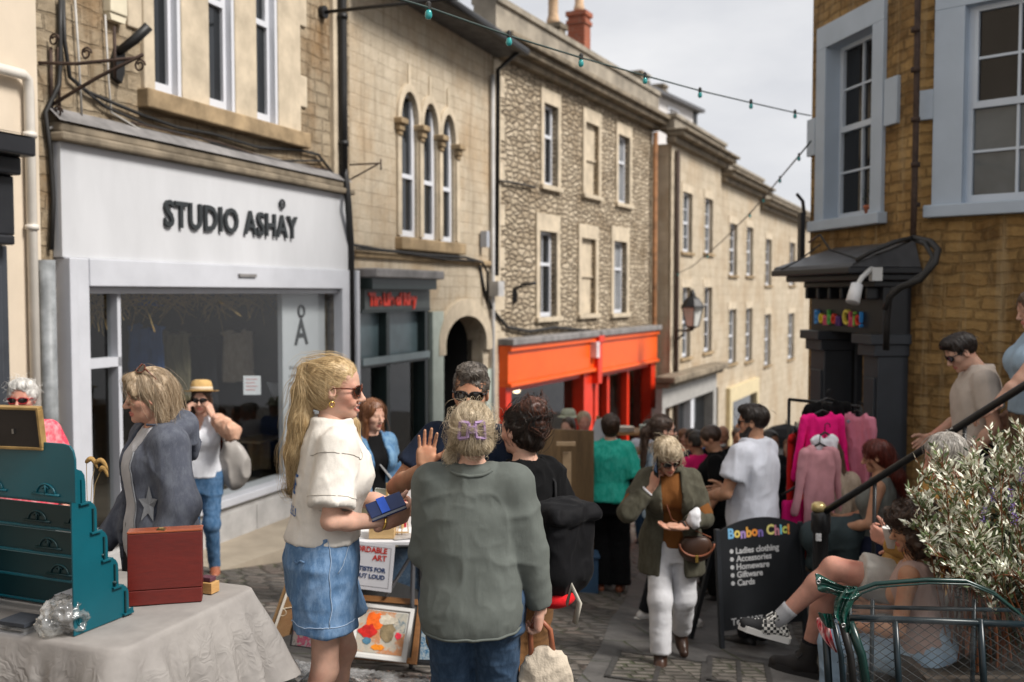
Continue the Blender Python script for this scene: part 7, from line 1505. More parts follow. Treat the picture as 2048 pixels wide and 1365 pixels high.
mb=MB();mb.lathe([(.10,.002),(.15,-.02),(.152,-.016),(.10,.01)],q,16);mb.build('brim',cloth('pale_green',(.48,.50,.38)),ht,smooth=True)
simple('fair haired man facing up the street beside the wooden board',1169,11.9,1.75,185,'m','whitet','jeans','honey','pink')
simple('grey haired person in a white shirt outside the second orange shop',1206,13.2,1.70,200,'m','whites','khaki','grey','pink')
simple('dark haired man in a white t-shirt near the far orange pillar',1297,13.8,1.74,160,'m','whitet','jeans','dark','tan')
simple('person in an orange top far down the street',1372,13.5,1.66,190,'f','orange','jeans','ginger','fair',long=True)
simple('person with tied dark hair behind the plaited one',1384,12.2,1.66,40,'f','navy','char','dark','tan')
simple('tall person in khaki far down the street by the pale pillar',1340,16.0,1.74,10,'m','khaki','char','mid','fair')
simple('person in a blue top walking away down the hill',1415,17.0,1.70,0,'f','blue','jeans','mid','fair',long=True)
simple('person in a rust jumper near the dark umbrella',1582,13.0,1.64,150,'f','rustt','char','ginger','fair',long=True)
simple('person in a grey shirt waiting by the cream shopfront',1478,14.5,1.74,175,'m','greyt','jeans','brown','tan')
simple('person in a red top far down the street by the grey shopfront',1430,19.5,1.66,185,'f','red','jeans','brown','fair',long=True)
simple('person in charcoal half hidden behind the white t-shirt',1545,10.6,1.70,200,'f','char','char','dark','brown',long=True)
um=thing('umbrella','open dark umbrella held above the crowd beside the clothes rail','umbrella',W(1572,900,13.4))
q=W(1572,848,13.4);mb=MB();n=8;ring=[]
for k in range(n):
 a=2*math.pi*k/n;ring.append([mb.av(q+V(r_*math.cos(a),r_*math.sin(a),z_))for r_,z_ in((.02,0),(.2,-.05),(.36,-.14),(.46,-.26))])
for k in range(n):
 for j in range(3):mb.face((ring[k][j],ring[k][j+1],ring[(k+1)%n][j+1],ring[(k+1)%n][j]))
o=mb.build('canopy',cloth('black_nylon_canopy',(.02,.02,.022),rough=.6),um);sm=o.modifiers.new('thick','SOLIDIFY');sm.thickness=.004
mb=MB();mb.tube([q+V(0,0,.05),q+V(0,0,-.75)],.008,6);mb.build('shaft',M['black'],um)
# ================================================================ foreground table with the linen cloth
TZ=.45
tA,tB=V(-1.285,3.19,0),V(-1.03,3.90,0)
tu=(tB-tA).normalized();tl=V(-tu.y,tu.x,0)
gz=ground(-1.6,3.6)
tb=thing('folding_table','trestle table under a grey linen cloth carrying the teal rack','table',(-1.9,3.8,gz))
Mt=Matrix((tu,tl,V(0,0,1))).transposed()
cen=tA+tu*.355+tl*.92
mb=MB();mb.box(cen+V(0,0,TZ-.022),(.70,1.80,.03),Mt);mb.build('table_top',pm('table_board',(.35,.30,.25),.6,.1),tb)
for sx in(-.28,.28):
 for sy in(-.75,.75):
  p=cen+tu*sx+tl*sy;mb=MB();mb.tube([p+V(0,0,TZ-.04),p+V(0,0,gz+.0)],.016,8);mb.build('leg',M['black'],tb)
def cloth_sheet():
 hw,hl,r=.37,.95,.05;per=[]
 def corner(cx,cy,a0):
  for k in range(10):a=a0+k/9*math.pi/2;per.append((cx+r*math.cos(a),cy+r*math.sin(a),math.cos(a),math.sin(a),True))
 def edge(p,q,nx,ny,n):
  for k in range(1,n):t=k/n;per.append((lerp(p[0],q[0],t),lerp(p[1],q[1],t),nx,ny,False))
 corner(hw-r,hl-r,0);edge((hw-r,hl),(-hw+r,hl),0,1,40);corner(-hw+r,hl-r,math.pi/2);edge((-hw,hl-r),(-hw,-hl+r),-1,0,110);corner(-hw+r,-hl+r,math.pi);edge((-hw+r,-hl),(hw-r,-hl),0,-1,60);corner(hw-r,-hl+r,1.5*math.pi);edge((hw,-hl+r),(hw,hl-r),1,0,110)
 n=len(per);rows=[];vs=[];fs=[]
 def addrow(fn):i0=len(vs);vs.extend(fn(i,*per[i])for i in range(n));rows.append(i0)
 W_=lambda x,y,z:tuple(cen+tu*x+tl*y+V(0,0,z))
 for f in(.4,.8,.97):addrow(lambda i,x,y,nx,ny,c,f=f:W_(x*(f if abs(x)>.01 else 1),y*(1-(1-f)*.38),TZ+.0015*math.sin(x*31+y*23)*(1-f)))
 addrow(lambda i,x,y,nx,ny,c:W_(x,y,TZ));addrow(lambda i,x,y,nx,ny,c:W_(x+nx*.009,y+ny*.009,TZ-.005))
 N=26
 for k in range(1,N+1):
  t=k/N
  def fn(i,x,y,nx,ny,c):
   s=i/n*6.283;nearc=max(0,1-min(math.hypot(abs(x)-hw,abs(y)-hl)/.30,1))
   drop=.31+.02*math.sin(s*3)+(.055*nearc)
   wv=(.018*math.sin(i*.24+1.3*math.sin(i*.07))+.012*math.sin(i*.55+2*t))*t**1.1+.05*nearc*t*math.sin(i*.42)
   nv_=vnoise(np.array([[i*.30+40,t*1.1,2.0],[i*.6+90,t*6,5.0],[i*.07+10,t*1.2,8.0]]),1);cr=(.018*(1-abs(nv_[0]-.5)*2)+.008*(nv_[1]-.5)+.02*(nv_[2]-.5))*min(1,t*2.5)
   out=.010+.05*t+wv+cr+(.09*t*nearc)
   return W_(x+nx*out,y+ny*out,TZ-.006-drop*t-.004*math.sin(i*.6))
  addrow(fn)
 for a,b in zip(rows,rows[1:]):
  for i in range(n):fs.append((a+i,b+i,b+(i+1)%n,a+(i+1)%n))
 ci=len(vs);vs.append(W_(0,0,TZ));
 for i in range(n):fs.append((ci,rows[0]+i,rows[0]+(i+1)%n,rows[0]+i)[:3])if False else fs.append((ci,rows[0]+i,rows[0]+(i+1)%n))
 mb=MB();mb.raw(vs,fs);return mb
def linen():
 m,n,b,o=newmat('grey_linen');co=coord(n)
 col=mixc(n,noise(n,co,6,6,.6,.3,.7),(.215,.20,.188),(.30,.28,.262));lk(n,col,b.inputs['Base Color']);b.inputs['Roughness'].default_value=.9;b.inputs['Specular IOR Level'].default_value=.1
 wv=nd(n,'ShaderNodeTexNoise');wv.inputs['Scale'].default_value=9;wv.inputs['Detail'].default_value=2;wv.inputs['Distortion'].default_value=.8
 wn=nd(n,'ShaderNodeTexNoise');wn.inputs['Scale'].default_value=7;lk(n,co,wn.inputs['Vector']);ad=nd(n,'ShaderNodeVectorMath',op='ADD');sc=nd(n,'ShaderNodeVectorMath',op='SCALE');sc.inputs['Scale'].default_value=.22;lk(n,wn.outputs['Color'],sc.inputs[0]);lk(n,co,ad.inputs[0]);lk(n,sc.outputs[0],ad.inputs[1]);lk(n,ad.outputs[0],wv.inputs['Vector'])
 mr=nd(n,'ShaderNodeMapRange');mr.inputs[1].default_value=.3;mr.inputs[2].default_value=.7;pp=nd(n,'ShaderNodeMath',op='PINGPONG');pp.inputs[1].default_value=.16;lk(n,wv.outputs[0],pp.inputs[0]);m4=nd(n,'ShaderNodeMath',op='MULTIPLY');m4 .inputs[1].default_value=5;lk(n,pp.outputs[0],m4 .inputs[0]);mr.inputs[1].default_value=0;mr.inputs[2].default_value=1;lk(n,m4 .outputs[0],mr.inputs[0])
 sepz=nd(n,'ShaderNodeSeparateXYZ');lk(n,co,sepz.inputs[0]);k=nd(n,'ShaderNodeMapRange');k.inputs[1].default_value=TZ-.01;k.inputs[2].default_value=TZ-.12;k.inputs[3].default_value=.04;k.inputs[4].default_value=1;lk(n,sepz.outputs[2],k.inputs[0])
 h=nd(n,'ShaderNodeMath',op='MULTIPLY');lk(n,mr.outputs[0],h.inputs[0]);lk(n,k.outputs[0],h.inputs[1])
 h2=nd(n,'ShaderNodeMath',op='MULTIPLY_ADD');lk(n,noise(n,co,420,2),h2 .inputs[0]);h2 .inputs[1].default_value=.06;lk(n,h.outputs[0],h2 .inputs[2])
 bump(n,b,h2 .outputs[0],.32,.014);return m
o=cloth_sheet().build('tablecloth',linen(),None,smooth=True);tag(o,'grey linen cloth with crumpled skirts draped over the foreground table','tablecloth')
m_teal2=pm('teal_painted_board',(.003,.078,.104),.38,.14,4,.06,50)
m_teal_shade=pm('teal_board_shaded',(.003,.028,.033),.5,.2,4)  # darkened copy of the teal: shade inside the rack put into its colour
ra=V(.104,.254,0).normalized();rbv=V(-ra.y,ra.x,0);R0=V(-1.466,3.283,TZ+.003)
RK=lambda a,b,z:R0+ra*a+rbv*b+V(0,0,z)
rack=thing('card_rack','teal stepped card display rack standing on the linen covered table','display rack',R0-V(.2,-.1,0))
steps_=[];x=.0;prof=[(0,0),(0,.545)]
xs_=[.062+.047*i for i in range(5)];zs_=[.545-.108*i for i in range(5)]
prof=[(0,0),(0,.56)]
for i in range(5):
 x0=xs_[i];zt=zs_[i]
 if i==0:prof+=[(x0-.035,.56),(x0-.016,.552),(x0-.004,.535),(x0,.51),(x0,zt-.100)]
 else:prof+=[(x0-.020,zt-.002),(x0-.010,zt-.010),(x0-.002,zt-.024),(x0,zt-.04),(x0,max(zt-.100,.02))]
prof+=[(.272,.02),(.272,0)]
for b in(0,.62):
 mb=MB();mb.prism(prof,lambda u,v,t:RK(u,t,v),b,b+.007);mb.build('side_panel',m_teal2,rack,bevel=.0015)
for i in range(5):
 x0,zt=xs_[i],zs_[i];nxt=xs_[i]+.0
 mb=MB();mb.hexa([RK(x0-.034,-.012,zt-.108),RK(x0+.012,-.012,zt-.108),RK(x0+.012,.62,zt-.108),RK(x0-.034,.62,zt-.108),RK(x0-.034,-.012,zt-.101),RK(x0+.012,-.012,zt-.101),RK(x0+.012,.62,zt-.101),RK(x0-.034,.62,zt-.101)]);mb.build('shelf',m_teal2,rack,bevel=.001)
 mb=MB();mb.hexa([RK(x0-.024,-.006,zt-.10),RK(x0-.018,-.006,zt-.10),RK(x0-.018,.62,zt-.10),RK(x0-.024,.62,zt-.10),RK(x0-.024,-.006,zt-.022),RK(x0-.018,-.006,zt-.022),RK(x0-.018,.62,zt-.022),RK(x0-.024,.62,zt-.022)]);mb.build('pocket_back',m_teal2 if i<1 else m_teal_shade,rack)
mb=MB();bp_=[(-.03,.455),(-.03,.60),(-.022,.628),(-.006,.645),(.02,.65),(.66,.65),(.66,.455)]
mb.prism([(b,z)for b,z in bp_],lambda u,v,t:RK(t,u,v),-.012,-.004);bb_=mb.build('back_board',m_teal2,rack,bevel=.0015)
def tabrelief(b,z,a,mat,par):
 mb=MB();mb.tube([RK(a,b+.042*math.cos(q),z+.035*math.sin(q))for q in np.linspace(0,math.pi,12)],.0035,5);mb.tube([RK(a,b-.06,z),RK(a,b+.06,z)],.005,5);mb.tube([RK(a,b,z),RK(a,b,z+.032)],.005,5);mb.tube([RK(a,b-.014,z+.02),RK(a,b,z+.03),RK(a,b+.014,z+.02)],.0035,5);mb.build('slot_tab',mat,par,smooth=True)
for b in(.10,.34):tabrelief(b,.475,-.014,m_teal2,bb_)
for i in range(1,4):
 for b in(.07-.008*i,.25):tabrelief(b,zs_[i]-.085,xs_[i]-.026,m_teal_shade,rack)
mb=MB();cx,czz=.030,.048;mb.tube([RK(cx+.019*math.cos(q),-.002,czz+.019*math.sin(q))for q in np.linspace(0,6.283,22)],.0016,5,cap=False);emb=mb.build('emblem',m_teal2,rack,smooth=True)
lettering('MS','lettering',m_teal2,emb,lambda u,v,t:RK(cx+u,-.0012-t,czz-.008+v),size=.022,depth=.0025,cen=True)
q=W(50,893,3.42);fr_=thing('picture_frame','gold edged picture frame showing its dark back, propped on the teal rack','picture frame',q)
Mf=Matrix((V(-.97,.22,0),V(-.22,-.97,0),V(0,0,1))).transposed()@Matrix.Rotation(R(-8),3,'X')
pc=W(0,853,3.36)+V(-.06,0,0)
mb=MB();mb.box(pc,(.46,.018,.145),Mf);mb.build('backing',pm('dark_backing',(.018,.014,.012),.5,.3),fr_)
mb=MB()
for c_,s_ in(((0,0,.069),(.47,.026,.010)),((0,0,-.069),(.47,.026,.010)),((-.231,0,0),(.010,.026,.128)),((.231,0,0),(.010,.026,.128))):mb.box(pc+Mf@V(*c_),s_,Mf)
mb.build('frame',pm('gilt_wood',(.30,.19,.07),.4,.3,20),fr_,bevel=.002)
mb=MB();mb.box(pc+Mf@V(-.13,.012,-.01),(.008,.006,.016),Mf);mb.build('turn_clip',pm('steel',(.4,.4,.4),.3,.1,metal=1),fr_)
m_mah=wood('mahogany',(.085,.0060,.003),(.125,.0095,.0045),.42,2.5,(1,1,5),coat=.06,bmp=.05)
m_mahe=wood('mahogany_edge',(.20,.040,.012),(.36,.085,.025),.3,6,coat=.3)
c1,c2=W(257,1221,3.60),W(403,1214,3.66);c1 .z=c2 .z=TZ+.003
bu=(c2-c1).normalized();bw=V(-bu.y,bu.x,0);bl=(c2-c1).length;lean_=(bw*.10+V(0,0,1)).normalized()
bx=thing('wooden_case','polished mahogany artist case standing on edge with a brass clasp','case',c1+bu*bl/2)
BX=lambda u,v,t:c1+bu*u+lean_*v+bw*t
def bbox_(u0,u1,v0,v1,t0,t1,m,nm,bev=.003):
 mb=MB();mb.hexa([BX(u0,v0,t0),BX(u1,v0,t0),BX(u1,v0,t1),BX(u0,v0,t1),BX(u0,v1,t0),BX(u1,v1,t0),BX(u1,v1,t1),BX(u0,v1,t1)]);return mb.build(nm,m,bx,bevel=bev)
hb_=.262
bbox_(-.004,bl+.004,.056,hb_,0,.062,m_mah,'lid');bbox_(-.002,bl+.002,0,.054,.001,.062,m_mah,'base');bbox_(-.005,bl+.005,hb_+.0005,hb_+.009,-.002,.064,m_mahe,'edge_strip')
mb=MB();mb.box(BX(bl*.45,hb_+.012,.01),(.030,.02,.006));mb.tube([BX(bl*.42,hb_+.016,.01),BX(bl*.48,hb_+.016,.01)],.004,6);mb.build('clasp',pm('brass',(.45,.33,.15),.3,.2,metal=1),bx)
q=W(416,1182,3.78);q.z=TZ+.003;wb=thing('small_wooden_box','small pale wooden box with a purple pad beside the mahogany case','box',q)
mb=MB();mb.box(q+V(0,0,.022),(.05,.07,.042),Mt);mb.build('box_body',wood('pine',(.42,.22,.075),(.55,.33,.13),.5,4),wb,bevel=.002)
mb=MB();mb.box(q+V(0,0,.053),(.036,.05,.018),Mt);mb.build('pad',pm('plum_felt',(.09,.03,.045),.8,.2),wb,bevel=.003)
q=RK(.11,.105,.0);cbx=thing('card_box','small white card box tucked under the teal rack','box',q);mb=MB();mb.box(q+V(0,0,.052),(.085,.10,.10),Mt);mb.build('box_body',M['whitep'],cbx,bevel=.002);mb=MB();mb.box(q+V(0,0,.1045),(.088,.103,.003),Mt);mb.build('lid',M['whitep'],cbx)
q=A3(RK(.02,.06,.055));m_bag=clear('cling_bag',(.80,.80,.78),2.2,.12,1.5,.8,30,milky=.55)
def bagfn(v):
 v.ell(q,(.055,.045,.058),0);v.ell(q+A3((.02,-.02,.03)),(.035,.03,.035),.02);v.ell(q+A3((-.03,-.01,-.025)),(.04,.035,.028),.02);v.plane(q+A3((0,0,-.052)),(0,0,-1))
blob('plastic_bag','crumpled clear plastic bag slumped against the teal rack side','bag',m_bag,q-.14,q+.14,.0045,bagfn,None,[(.030,(24,24,24),1,True),(.012,(60,60,60),2,True)])
q=RK(.0,.235,.0);tr=thing('plastic_tray','clear plastic tray with dark contents at the frame edge of the table','tray',q)
mb=MB();mb.box(q+V(0,0,.010),(.13,.15,.018),Mt);mb.build('tray_base',clear('clear_plastic',(.8,.82,.85),1.6,.1,1.45,.2,20,milky=.25),tr,bevel=.004);mb=MB();mb.box(q+V(0,0,.027),(.10,.12,.012),Mt);mb.build('contents',pm('dark_card',(.03,.035,.045),.7,.3),tr)
gp_=W(185,1000,4.0);gs=thing('dried_grass','curved tan dried grass heads showing between the rack and the slate jacket','dried flowers',V(gp_.x,gp_.y,TZ));m_gr=cloth('dried_grass_head',(.36,.22,.08),weave=300,bmp=1.0)
mb=MB();vz=V(gp_.x-.02,gp_.y,TZ+.003);mb.lathe([(.03,0),(.035,.05),(.02,.11),(.018,.12)],vz,14);mb.build('vase',pm('dark_glaze',(.02,.02,.02),.3,.2),gs,smooth=True)
for(px,py,dx)in((178,918,.045),(196,921,.05),(206,935,.03)):
 b=W(px-6,py+8,4.0);pts=[b+V(dx*t*.9,0,.022*math.sin(t*2.6)-.02*t*t)for t in np.linspace(0,1.15,10)]
 mb=MB();mb.tube(pts,[.006,.009,.010,.0105,.0105,.010,.009,.008,.006,.003],7);hd_=mb.build('seed_head',m_gr,gs,smooth=True)
 mb=MB();mb.tube([vz+V(0,0,.11),lerp(vz+V(0,0,.3),b,.6),b+V(.002,0,0)],.0015,4);mb.build('stem',pm('straw_stem',(.25,.17,.07),.8,.2),hd_)
# ================================================================ art stall behind the group
gA=lambda px,d:V((px-1024)/FPX*d,d,ground((px-1024)/FPX*d,d))
ad_=5.9;z_t=W(760,1082,ad_).z
at_=thing('art_table','white topped folding table of small pictures behind the blonde woman','table',gA(760,ad_))
x0,x1=W(612,1082,ad_).x,W(842,1082,ad_).x
mb=MB();mb.box(((x0+x1)/2,ad_+.28,z_t-.012),(x1-x0,.60,.024));mb.build('table_top',pm('white_laminate',(.62,.62,.64),.5,.06),at_,bevel=.004)
for x in(x0+.06,x1-.05):
 for y in(ad_+.05,ad_+.5):mb=MB();mb.tube([(x,y,z_t-.03),(x-.02,y,ground(x,y))],.014,8);mb.build('leg',pm('grey_steel',(.16,.16,.17),.4,.2,metal=.6),at_)
mb=MB();mb.tube([(x1-.05,ad_+.05,z_t-.08),(x1-.22,ad_+.08,z_t-.36)],.012,6);mb.build('brace',pm('grey_steel',(.16,.16,.17),.4,.2,metal=.6),at_)
mb=MB();mb.box(((x0+x1)/2-.02,ad_+.30,z_t+.003),(x1-x0-.12,.5,.004));o=mb.build('table_paper',pm('white_paper',(.66,.66,.66),.7,.06),None);tag(o,'white paper sheet spread over the art table top','paper')
def canvas_mat(name,cols,scale=5,seed=0):
 m,n,b,o=newmat(name);mpn=nd(n,'ShaderNodeMapping');mpn.inputs['Location'].default_value=(seed*3.7,seed*1.9,seed);lk(n,coord(n),mpn.inputs[0]);co=mpn.outputs[0]
 wn=nd(n,'ShaderNodeTexNoise');wn.inputs['Scale'].default_value=scale*1.7;wn.inputs['Detail'].default_value=3;lk(n,co,wn.inputs['Vector'])
 ad=nd(n,'ShaderNodeVectorMath',op='ADD');sc=nd(n,'ShaderNodeVectorMath',op='SCALE');sc.inputs['Scale'].default_value=.25;lk(n,wn.outputs['Color'],sc.inputs[0]);lk(n,co,ad.inputs[0]);lk(n,sc.outputs[0],ad.inputs[1])
 r=nd(n,'ShaderNodeValToRGB');r.color_ramp.interpolation='EASE';e=r.color_ramp.elements
 while len(e)<len(cols):e.new(.5)
 for i,c in enumerate(cols):e[i].position=.28+.44*i/(len(cols)-1);e[i].color=(*c,1)
 lk(n,noise(n,ad.outputs[0],scale,6,.6),r.inputs[0]);col=mixc(n,.25,r.outputs[0],mixc(n,noise(n,co,scale*6,4,.7,.35,.65),shade(cols[0],.7),shade(cols[-1],1.1)))
 lk(n,col,b.inputs['Base Color']);b.inputs['Roughness'].default_value=.55;bump(n,b,noise(n,co,scale*12,4),.25,.004);return m
def picture(label,bl_,br_,tl_,fw,fm,am,thick=.022,mount=0,back=None,cat='painting',strokes=None):
 """framed picture from its bottom-left, bottom-right and top-left corners"""
 u=br_-bl_;v=tl_-bl_;wl_,hl_=u.length,v.length;u=u/wl_;v=(v-u*v.dot(u)).normalized();n=u.cross(v)
 t=thing('painting',label,cat,bl_+u*wl_/2);P=lambda a,b,c:bl_+u*a+v*b+n*c
 def bx_(mb,a0,a1,b0,b1,c0,c1):mb.hexa([P(a0,b0,c1),P(a1,b0,c1),P(a1,b0,c0),P(a0,b0,c0),P(a0,b1,c1),P(a1,b1,c1),P(a1,b1,c0),P(a0,b1,c0)])
 mb=MB();bx_(mb,0,fw,0,hl_,-thick,.004);bx_(mb,wl_-fw,wl_,0,hl_,-thick,.004);bx_(mb,fw,wl_-fw,0,fw,-thick,.004);bx_(mb,fw,wl_-fw,hl_-fw,hl_,-thick,.004);mb.build('frame',fm,t,bevel=.002)
 if mount:mb=MB();bx_(mb,fw,wl_-fw,fw,hl_-fw,-.012,-.006);mb.build('mount',pm('mount_board',(.60,.59,.56),.7,.04),t)
 k=fw+mount;mb=MB();bx_(mb,k,wl_-k,k,hl_-k,-.012,-.004 if mount else-.006);cv=mb.build('canvas',am,t)
 for(cx,cy,rx,ry,colr)in strokes or[]:
  mb=MB();rr=random.Random(int(cx*999));m_=16;pts=[(k+(wl_-2*k)*(cx+rx*math.cos(q/m_*6.283)*rr.uniform(.75,1.15)),k+(hl_-2*k)*(cy+ry*math.sin(q/m_*6.283)*rr.uniform(.75,1.15)))for q in range(m_)]
  mb.prism(pts,lambda a,b,c:P(a,b,c),-.006,-.0015+rr.uniform(0,.0012));mb.build('paint_stroke',colr,cv)
 if back:mb=MB();bx_(mb,.004,wl_-.004,.004,hl_-.004,-thick-.004,-thick-.001);mb.build('backing',back,t)
 return t
pw=wood('picture_frame_oak',(.16,.065,.02),(.30,.14,.05),.45,3);pblk=pm('black_frame',(.014,.014,.015),.4,.2);pgold=pm('gold_frame',(.42,.26,.09),.4,.3,20);pwht=pm('white_frame',(.58,.57,.55),.5,.06)
pt=lambda n_,c:pm('paint_'+n_,c,.5,.35,25,.5,60)
picture('framed abstract with orange and red blooms leaning under the art table',W(694,1312,5.75),W(812,1326,5.72),W(712,1205,5.90),.022,pwht,canvas_mat('abstract_pale',[(.10,.16,.20),(.42,.40,.34),(.50,.44,.36),(.55,.20,.06),(.30,.22,.12)],9,1),mount=.012,strokes=[(.33,.74,.22,.22,pt('orange',(.80,.12,.006))),(.22,.50,.20,.17,pt('red',(.50,.012,.008))),(.63,.52,.17,.24,pt('umber',(.20,.15,.08))),(.87,.46,.07,.09,pt('crimson',(.70,.03,.06))),(.48,.14,.14,.07,pt('amber',(.80,.24,.01))),(.24,.28,.10,.09,pt('blue',(.06,.15,.22))),(.60,.80,.22,.12,pt('cream',(.50,.45,.36)))])
picture('brown wooden frame standing behind the orange abstract',W(700,1318,5.86),W(832,1330,5.80),W(722,1190,6.02),.035,pw,canvas_mat('dull_ground',[(.05,.05,.05),(.12,.11,.1)],4,5))
picture('black framed dark canvas leaning beside the brown frame',W(826,1330,5.85),W(880,1333,5.82),W(838,1180,6.0),.02,pblk,canvas_mat('night_ground',[(.010,.010,.011),(.03,.03,.032)],4,6))
picture('blue and white speckled painting half hidden by the sage sweatshirt',W(836,1322,5.62),W(905,1325,5.6),W(846,1222,5.72),.008,pblk,canvas_mat('blue_fleck',[(.01,.03,.07),(.03,.15,.28),(.45,.50,.50),(.02,.06,.12)],22,2))
picture('deep blue painting standing under the right end of the art table',W(778,1195,6.18),W(842,1195,6.15),W(780,1095,6.2),.008,pblk,canvas_mat('deep_blue',[(.02,.04,.08),(.05,.10,.17),(.14,.19,.24)],14,3))
picture('black board standing under the middle of the art table',W(688,1240,6.05),W(838,1246,6.05),W(692,1135,6.22),.012,pblk,canvas_mat('black_ground',[(.008,.008,.008),(.02,.02,.02)],3,4))
picture('pink, white and black splashed canvas beside the bare legs',W(580,1292,5.72),W(640,1300,5.6),W(598,1195,5.80),.006,pblk,canvas_mat('splash',[(.02,.02,.025),(.55,.53,.5),(.60,.05,.16),(.50,.5,.5),(.03,.05,.09)],10,7),strokes=[(.55,.55,.2,.25,pt('pink',(.75,.06,.18)))])
t=thing('canvas_board','large canvas leaning with its brown back and string towards the camera','canvas',gA(575,5.7))
bl_,br_,tl_,tr_=W(541,1282,5.5),W(606,1262,5.95),W(584,1158,5.62),W(640,1152,6.0)
nv=(br_-bl_).cross(tl_-bl_).normalized()*.03
mb=MB();mb.hexa([bl_,br_,br_-nv,bl_-nv,tl_,tr_,tr_-nv,tl_-nv]);mb.build('backing',wood('hardboard',(.16,.085,.03),(.24,.14,.06),.7,3),t)
mb=MB();mb.tube([bl_,tl_],.010,4);mb.tube([tl_,tr_],.010,4);mb.build('stretcher',pm('primed_edge',(.50,.46,.40),.7,.1),t)
mb=MB();c_=lerp(bl_,tl_,.52)+nv*.2;d_=lerp(br_,tr_,.55)+nv*.2;mb.tube([c_,lerp(c_,d_,.5)+V(0,0,-.012),d_],.0025,5);mb.tube([c_+V(.02*math.sin(k*.7),0,-.022+.02*math.cos(k*.7))for k in range(9)],.0022,5);mb.build('string',pm('cotton_string',(.55,.48,.36),.8,.1),t)
q=A3(W(710,1322,5.55));m_ps=clear('polythene_sheet',(.75,.77,.80),2.0,.2,1.5,.8,14,milky=.9)
mb=MB();nx_,ny_=60,10;xa,xb=W(548,1310,5.6).x,W(880,1345,5.4).x;rr=random.Random(4);idx={}
for i in range(nx_+1):
 for j in range(ny_+1):
  x=lerp(xa,xb,i/nx_);y=lerp(5.40,5.85,j/ny_)-.12*(i/nx_)+.02*math.sin(i*.5);lift=.045*max(0,1-j/3)*(1+.6*math.sin(i*.9))+.012*math.sin(i*1.3+j*1.7)**2
  idx[i,j]=mb.av((x,y-.03*max(0,1-j/2),ground(x,y)+.012+max(lift,0)))
for i in range(nx_):
 for j in range(ny_):mb.face((idx[i,j],idx[i+1,j],idx[i+1,j+1],idx[i,j+1]))
o=mb.build('groundsheet',m_ps,None,smooth=True);tag(o,'strip of clear polythene sheeting under the leaning paintings','plastic sheet')
bl_,br_,tl_=W(672,1172,5.86),W(782,1186,5.80),W(676,1078,5.88);u=(br_-bl_);wl_=u.length;u/=wl_;v=(tl_-bl_);hl_=v.length;v=(v-u*v.dot(u)).normalized();n_=u.cross(v)
sg=thing('notice','white paper notice in red and blue capitals hung from the art table','sign',bl_);P=lambda a,b,c:bl_+u*a+v*b+n_*c
mb=MB();mb.hexa([P(0,0,0),P(wl_,0,0),P(wl_,0,-.004),P(0,0,-.004),P(0,hl_,0),P(wl_,hl_,0),P(wl_,hl_,-.004),P(0,hl_,-.004)]);pg=mb.build('sheet',pm('notice_paper',(.66,.66,.70),.6,.04),sg)
mb=MB();
for a0,a1,b0,b1 in((.02,wl_-.02,.02,.0225),(.02,wl_-.02,hl_-.0225,hl_-.02),(.02,.0225,.0225,hl_-.0225),(wl_-.0225,wl_-.02,.0225,hl_-.0225)):mb.poly([P(a0,b0,.001),P(a1,b0,.001),P(a1,b1,.001),P(a0,b1,.001)])
mb.build('border',pm('ink_grey',(.15,.15,.17),.6,.1),pg)
inkr,inkb=pm('red_ink',(.50,.03,.02),.6,.1),pm('blue_ink',(.03,.06,.16),.6,.1)
for txt_,y_,sz_,m_ in(('AFFORDABLE',.80,.044,inkr),('ART',.64,.046,inkr),('ARTISTS FOR',.40,.036,inkb),('OUT LOUD',.25,.036,inkb)):
 ws=text_mesh(txt_,sz_,.001,.0012);w_=max(a[0]for a in ws[0]);lettering(txt_,'lettering',m_,pg,lambda a,b,c,w_=w_,y_=y_:P(wl_-.045-w_+a,hl_*y_+b,.001+c),size=sz_,depth=.001,bold=.0012)
q=W(766,1068,6.0);q.z=z_t+.006;t=thing('wooden_tray','open pale wooden box of cards on the art table','box',q);mp_=wood('pale_ply',(.42,.26,.11),(.55,.38,.18),.55,4)
mb=MB()
for c_,s_ in(((0,-.07,.04),(.15,.008,.08)),((0,.07,.04),(.15,.008,.08)),((-.071,0,.04),(.008,.132,.08)),((.071,0,.04),(.008,.132,.08)),((0,0,.004),(.134,.132,.008))):mb.box(q+V(*c_),s_)
mb.build('box_body',mp_,t)
for i in range(5):mb=MB();mb.box(q+V(-.01,-.05+.025*i,.075),(.11,.002,.11),Matrix.Rotation(R(-9),3,'X'));mb.build('card',pm('card_stock',(.55,.55,.50),.7,.12,9),t)
picture('crimson mounted picture in a black frame on the art table',W(798,1072,6.25),W(866,1072,6.25),W(806,934,6.32),.014,pblk,pm('white_print',(.66,.66,.66),.6,.05),mount=.0)
q_=picture('small gold framed picture standing on the art table',W(772,1064,6.2),W(806,1064,6.18),W(776,966,6.25),.012,pgold,pm('pale_print',(.60,.60,.58),.6,.06))
picture('crimson mount card standing behind the gold frame',W(806,1066,6.22),W(852,1066,6.2),W(810,950,6.28),.02,pm('crimson_mount',(.42,.012,.03),.6,.1),pm('white_print',(.66,.66,.66),.6,.05))
picture('pale green printed card standing at the back of the art table',W(744,1030,6.25),W(782,1034,6.25),W(746,976,6.28),.003,pm('card_stock',(.55,.55,.50),.7,.12,9),pm('pale_green_print',(.50,.52,.42),.7,.12,12))
q=W(806,1062,6.02);q.z=z_t+.006;t=thing('mini_easel','tiny wooden easel standing on the white art table','easel',q)
for dx in(-.035,-.008,.03):mb=MB();mb.tube([q+V(dx,.0 if dx<.02 else.03,0),q+V(dx*.8,.02,.085)],.0035,5);mb.build('leg',mp_,t)
mb=MB();mb.box(q+V(-.01,-.01,.018),(.085,.012,.008));mb.build('ledge',mp_,t)
